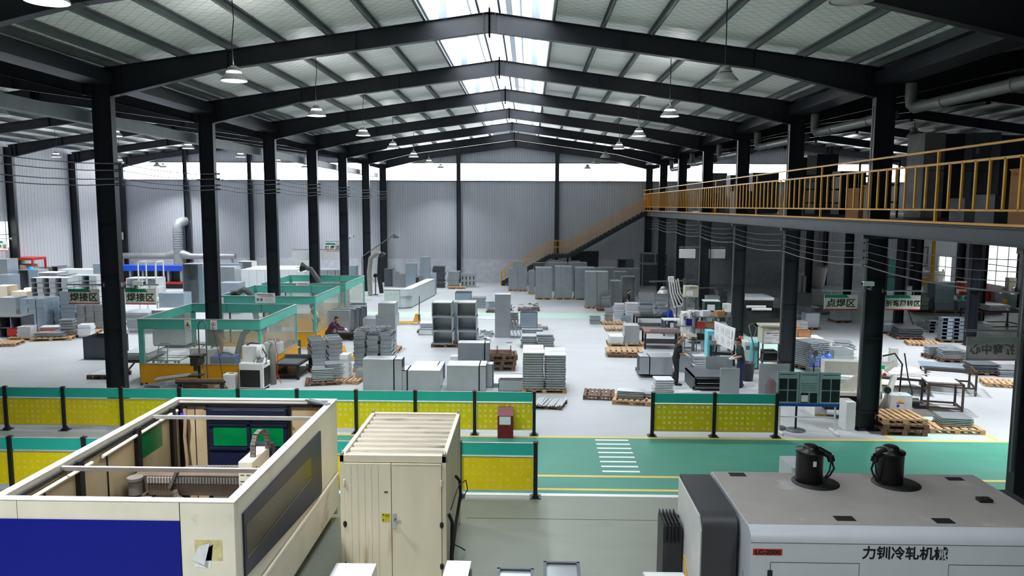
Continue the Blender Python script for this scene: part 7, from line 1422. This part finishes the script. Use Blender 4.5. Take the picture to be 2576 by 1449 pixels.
# ================================================================= people
def ball(b, c, r, m=None, n=14):
    c = Vector(c); rings = []
    for i in range(n//2+1):
        p = PI*i/(n//2)
        for k in range(n):
            a = 2*PI*k/n; v = Vector((r[0]*math.sin(p)*math.cos(a), r[1]*math.sin(p)*math.sin(a), r[2]*math.cos(p))); rings.append(c+(m @ v if m else v))
    h = n//2
    return b.add(rings, [(i*n+k, (i+1)*n+k, (i+1)*n+(k+1) % n, i*n+(k+1) % n) for i in range(h) for k in range(n)], True)
def limb(b, pts, rs):
    # tapered limb with ball joints
    b.tube(pts, list(rs), 12)
    for p, r in zip(pts, rs): ball(b, p, (r, r, r), n=10)
def remesh(o, v, it=4):
    r = o.modifiers.new('skin', 'REMESH'); r.mode = 'VOXEL'; r.voxel_size = v; r.use_smooth_shade = True
    s = o.modifiers.new('smooth', 'SMOOTH'); s.factor = .5; s.iterations = it
def hand(b, w, d, side, curl=.6, s=1.):
    # palm, four fingers of different lengths, thumb leaving the side of the palm
    d = Vector(d).normalized(); sd = Vector(side).normalized(); nrm = d.cross(sd).normalized(); w = Vector(w)
    M3 = Matrix((sd, nrm, d)).transposed(); ball(b, w+d*.05*s, (.042*s, .018*s, .055*s), M3)
    for i, L in enumerate((.066, .076, .072, .056)):
        p = w+d*.09*s+sd*(-.03+.02*i)*s; a = p+(d*math.cos(curl*.5)+nrm*math.sin(curl*.5))*L*.45*s; c = a+(d*math.cos(curl*1.3)+nrm*math.sin(curl*1.3))*L*.35*s; e = c+(d*math.cos(curl*2)+nrm*math.sin(curl*2))*L*.3*s
        b.tube([p, a, c, e], [.0105*s, .0095*s, .009*s, .008*s], 7)
    p = w+d*.03*s-sd*.035*s; b.tube([p, p+(d*.5-sd*.8+nrm*.3)*.04*s, p+(d*.9-sd*.7+nrm*.6)*.06*s], [.013*s, .011*s, .009*s], 7)
def person(label, loc, J, f, shirt, trousers, long=False, glove=False, hair='short', cap=None, jacket=None, vest=None, scale=1.):
    t = thing('person', label, 'person', loc); t.scale = (scale,)*3
    f = Vector((*f, 0)).normalized(); sd = Vector((-f.y, f.x, 0)); V = {k: Vector(v) for k, v in J.items()}
    hd, nk, ch, pe = V['head'], V['neck'], V['chest'], V['pelvis']
    down = V.get('look', Vector((0, 0, 0))); fz = (f+down).normalized(); uz = sd.cross(fz)*-1; uz = uz if uz.z > 0 else -uz
    R3 = Matrix((sd, fz, uz)).transposed(); P = lambda a, c, e: hd+sd*a+fz*c+uz*e
    b = MB()
    ball(b, P(0, -.005, .02), (.076, .097, .098), R3); ball(b, P(0, .025, -.05), (.058, .066, .062), R3); ball(b, P(0, .07, -.09), (.026, .022, .02), R3)
    b.tube([P(0, .085, .02), P(0, .112, -.02)], [.011, .017], 8); ball(b, P(0, .108, -.024), (.018, .015, .012), R3)
    for s in (-1, 1): ball(b, P(s*.077, -.01, -.005), (.012, .022, .033), R3); ball(b, P(s*.033, .082, .03), (.024, .014, .01), R3); ball(b, P(s*.04, .068, -.025), (.024, .02, .022), R3)
    ball(b, P(0, .09, -.062), (.024, .012, .012), R3)
    limb(b, [P(0, -.03, -.05), nk, nk+(ch-nk)*.3], [.054, .056, .07])
    UZ = Vector((0, 0, 1)); ax = (ch-pe).normalized(); MT = lambda: Matrix((sd, ax.cross(sd)*-1 if True else f, ax)).transposed()
    m3 = MT(); ball(b, ch, (.17, .115, .2), m3); ball(b, ch.lerp(pe, .55), (.145, .105, .18), m3); ball(b, pe, (.165, .12, .13), m3)
    sh_, tr_, sl = MB(), MB(), MB()
    ball(sh_, ch, (.19, .135, .215), m3); ball(sh_, ch.lerp(pe, .5), (.172, .132, .22), m3); ball(sh_, ch.lerp(pe, .88), (.178, .138, .13), m3); limb(sh_, [nk+(ch-nk)*.3, ch], [.085, .12])
    ball(tr_, pe, (.178, .135, .14), m3); ball(tr_, pe+UZ*.06, (.165, .125, .1), m3)
    gl, so = MB(), MB()
    for s in ('L', 'R'):
        S, E, Wd, Hp, K, A = (V[k+s] for k in ('sh', 'el', 'wr', 'hip', 'kn', 'an')); d = (Wd-E).normalized()
        limb(b, [ch.lerp(S, .4), S, S.lerp(E, .5), E, E.lerp(Wd, .35), Wd], [.07, .058, .05, .042, .042, .029])
        si = V.get('side'+s, sd); (hand(gl, Wd, d, si, .9, 1.12) if glove else hand(b, Wd, d, si, .7))
        if glove: limb(gl, [Wd-d*.05, Wd+d*.02], [.04, .036])
        if long: limb(sh_, [ch.lerp(S, .3), S, S.lerp(E, .5), E, E.lerp(Wd, .4), Wd-d*.01], [.1, .078, .068, .06, .056, .045])
        else: limb(sh_, [ch.lerp(S, .3), S, S.lerp(E, .4), S.lerp(E, .68)], [.1, .078, .074, .072])
        limb(b, [pe.lerp(Hp, .6), Hp, Hp.lerp(K, .5), K, K.lerp(A, .3), A], [.1, .092, .076, .056, .056, .038])
        limb(tr_, [pe.lerp(Hp, .6), Hp, Hp.lerp(K, .5), K, K.lerp(A, .4), A+UZ*.02], [.115, .106, .092, .074, .072, .062])
        toe = V.get('toe'+s, f)
        limb(b, [A, A+toe*.1-UZ*.05], [.036, .03]); limb(so, [A-toe*.035-UZ*.035, A+toe*.08-UZ*.045, A+toe*.16-UZ*.055], [.05, .047, .036])
    body = part('body', b, SKIN, t); remesh(body, .0085, 5)
    q = part('shirt', sh_, shirt, t); remesh(q, .014, 6); q = part('trousers', tr_, trousers, t); remesh(q, .016, 6); q = part('shoes', so, DARK, t); remesh(q, .014, 3)
    if glove: q = part('gloves', gl, mat('white_work_glove', (214, 212, 208), .8), t); remesh(q, .008, 3)
    part('eyes', ball(ball(MB(), P(.032, .087, .012), (.011, .009, .008), R3), P(-.032, .087, .012), (.011, .009, .008), R3), BLACKTX, t); part('lips', ball(MB(), P(0, .1, -.06), (.021, .006, .006), R3), mat('lips', (150, 84, 76), .5), t)
    h = MB()
    if hair == 'short': ball(h, P(0, -.022, .04), (.085, .098, .092), R3); ball(h, P(0, .03, .075), (.07, .062, .05), R3); ball(h, P(0, -.06, -.01), (.075, .06, .08), R3)
    else: ball(h, P(0, -.03, .034), (.08, .094, .088), R3)
    part('hair', h, HAIR if hair == 'short' else mat('shaved_hair', (72, 60, 54), .7), t)
    if cap: c_ = MB(); ball(c_, P(0, -.01, .055), (.092, .108, .08), R3); c_.add([tuple(P(a*.085, .05, .05)) for a in (-1, 1)]+[tuple(P(a*.06, .17, .035)) for a in (1, -1)], [(0, 1, 2, 3)]).add([tuple(P(a*.085, .05, .044)) for a in (-1, 1)]+[tuple(P(a*.06, .17, .029)) for a in (1, -1)], [(3, 2, 1, 0)]); part('cap', c_, cap, t)
    if vest: v_ = MB(); ball(v_, ch, (.205, .15, .2), m3); ball(v_, ch.lerp(pe, .5), (.185, .145, .2), m3); q = part('safety_vest', v_, vest, t); remesh(q, .016, 4)
    c_ = MB(); limb(c_, [nk+sd*.05, nk+f*.06-UZ*.03, nk-sd*.05, nk-f*.06+UZ*.0, nk+sd*.05], [.018]*5); q = part('collar', c_, shirt, t)
    return t
BLKTEE = mat('black_cotton', (22, 22, 25), .85, 0, .15, 20); DKTR = mat('dark_trousers', (30, 31, 36), .85, 0, .15, 20); GRNPOLO = mat('dark_green_polo', (14, 56, 52), .8, 0, .1, 20); BLUEJ = mat('bright_blue_jacket', (20, 80, 214), .8, 0, .1, 12); PURP = mat('plum_shirt', (74, 30, 62), .8, 0, .12, 14)
def stand(f, lean=0., elx=.1, elz=1.12, wrx=.36, wrz=1.03, wry=.1, down=-.25, feet=.1):
    # f=+1 faces right, -1 faces left
    j = dict(pelvis=(0, 0, .93), chest=(f*(.03+lean*.4), 0, 1.25), neck=(f*(.04+lean*.6), 0, 1.47), head=(f*(.08+lean*.8), 0, 1.6), look=(0, 0, down))
    for s, y in (('L', -1), ('R', 1)):
        j['sh'+s] = (f*(.03+lean*.55), y*.185, 1.4); j['el'+s] = (f*elx, y*.22, elz); j['wr'+s] = (f*wrx, y*wry, wrz); j['hip'+s] = (0, y*.09, .88); j['kn'+s] = (f*(.03 if y < 0 else .06), y*.1, .48); j['an'+s] = (f*(-.02-feet*y*.5), y*.1, .085); j['side'+s] = (0, -1, .3)
    return j
g = G(1702, 968); person('man in a black T-shirt and dark trousers, white gloves, holding a sheet', (g[0]-.05, g[1]+.02, 0), stand(1, .1, .12, 1.14, .38, 1.05), (1, -.15), BLKTEE, DKTR, glove=True, hair='shaved')
g = G(1866, 975); person('man in a dark green polo shirt looking down at a white profile', (g[0]-.04, g[1]+.05, 0), stand(-1, .06, .08, 1.12, .3, 1.02), (-1, -.25), GRNPOLO, mat('blue_grey_trousers', (44, 46, 84), .85, 0, .12, 20), glove=True)
g = G(1576, 805); person('man in a black T-shirt walking past the open carcass', (g[0]-.0, g[1]+.02, 0), stand(1, .05, .0, 1.12, .14, .9, .22, -.1, .35), (1, -.1), BLKTEE, DKTR)
J = dict(pelvis=(0, 0, .88), chest=(.16, 0, 1.18), neck=(.27, 0, 1.38), head=(.36, -.02, 1.49), look=(0, -.25, -.25), shL=(.22, -.18, 1.33), shR=(.22, .18, 1.33), elL=(.42, -.2, 1.1), elR=(.44, .2, 1.12), wrL=(.68, -.06, 1.06), wrR=(.68, .07, 1.08), hipL=(0, -.09, .84), hipR=(0, .09, .84), knL=(.08, -.1, .46), knR=(-.12, .1, .48), anL=(0, -.1, .085), anR=(-.32, .12, .12), sideL=(0, -1, .3), sideR=(0, -1, .3))
g = G(826, 892); person('man in a plum long-sleeved shirt bending to pull a pallet jack', (g[0], g[1]+.1, 0), J, (1, -.3), PURP, DKTR, long=True, glove=True)
J = dict(pelvis=(0, 0, .55), chest=(-.1, 0, .86), neck=(-.2, 0, 1.06), head=(-.28, -.02, 1.17), look=(0, 0, -.5), shL=(-.15, -.18, 1.0), shR=(-.15, .18, 1.0), elL=(-.3, -.22, .78), elR=(-.3, .22, .78), wrL=(-.52, -.08, .84), wrR=(-.52, .08, .86), hipL=(-.02, -.1, .52), hipR=(-.02, .1, .52), knL=(-.42, -.13, .5), knR=(-.42, .13, .5), anL=(-.4, -.13, .085), anR=(-.36, .13, .085), sideL=(0, -1, .3), sideR=(0, -1, .3))
g = G(1692, 832); person('seated worker in bright blue overalls with a white cap, bent over the tray towers', (g[0], g[1]+.3, 0), J, (-1, -.2), BLUEJ, BLUEJ, long=True, glove=True, cap=WHITE)
t = thing('work_stool', 'small grey stool under the blue-clad worker', 'stool', (g[0]+.02, g[1]+.3, 0)); part('seat', MB().box(-.17, -.17, .38, .17, .17, .42), GREYM, t)
for x in (-.14, .14):
    for y in (-.14, .14): part('leg', MB().box(x-.015, y-.015, 0, x+.015, y+.015, .38), GREYM, t)
J = stand(-1, .1, .1, 1.1, .25, .95, .26, -.3); J['elL'] = (.12, -.26, 1.1); J['wrL'] = (.3, -.25, .95)
person('welder in dark clothes with a yellow vest inside the middle booth', (-9.75, 34.4, 0), J, (.2, 1), BLKTEE, DKTR, long=True, glove=True, vest=mat('yellow_vest', (206, 206, 90), .7, 0, .08, 20))
# trolley of grey cabinets beside the middle booth, goods behind booth three
Yt = G(832, 858)[1]
t = thing('steel_cart', 'black flat cart under the row of grey cabinets by the middle booth', 'cart', (G(832, 858)[0]+.42, Yt+.9, 0)); part('platform', MB().box(-.75, -.85, .3, .75, 1.6, .36), DARK, t); part('wheel', MB().cyl((-.6, -.7, .12), (-.5, -.7, .12), .12).cyl((.5, -.7, .12), (.6, -.7, .12), .12).cyl((-.6, 1.3, .12), (-.5, 1.3, .12), .12).cyl((.5, 1.3, .12), (.6, 1.3, .12), .12), RUBBER, t); part('axle_frame', MB().box(-.7, -.8, .2, -.6, 1.5, .3).box(.6, -.8, .2, .7, 1.5, .3), DARK, t)
x_ = G(832, 858)[0]+.42
for k in range(4):
    t = thing('steel_cabinet', ['nearest', 'second', 'third', 'farthest'][k]+' of four grey cabinets on the cart by the middle booth', 'cabinet', (x_-.1+.12*k, Yt+.42+.56*k, .361)); part('carcass', box_body(1.0, .5, 1.0, 'open+x' if k else 'closed'), STEEL2, t); part('top_edge', MB().box(-.5, -.25, 1.0, .5, -.2, 1.015).box(-.5, .2, 1.0, .5, .25, 1.015), DKSTEEL, t)
cabinet('bluish box with open top on a dark stack right of the farthest booth', (874, 768, 913, 800), 1.0, 'open+z', m=STEEL3, Y=G(893, 826)[1]); pile('dark rubber-like sheet', 'dark stack right of the farthest booth', (876, 801, 912, 826), G(893, 826)[1]-.05, .95, 5, m=DKSTEEL)
cabinet('white machine cabinet with aqua panels inside the farthest booth', (884, 716, 908, 755), .8, 'closed', m=WHITE, name='machine_cabinet')
t = thing('marking_post', 'thin black post on a round foot near the sixth left column', 'post', (*G(945, 742)[:2], 0)); part('pole', MB().cyl((0, 0, 0), (0, 0, 1.3), .035), DARK, t); part('head', MB().cyl((0, -.03, 1.35), (0, .03, 1.35), .14), DARK, t); part('foot', MB().cyl((0, 0, 0), (0, 0, .04), .2), DARK, t)
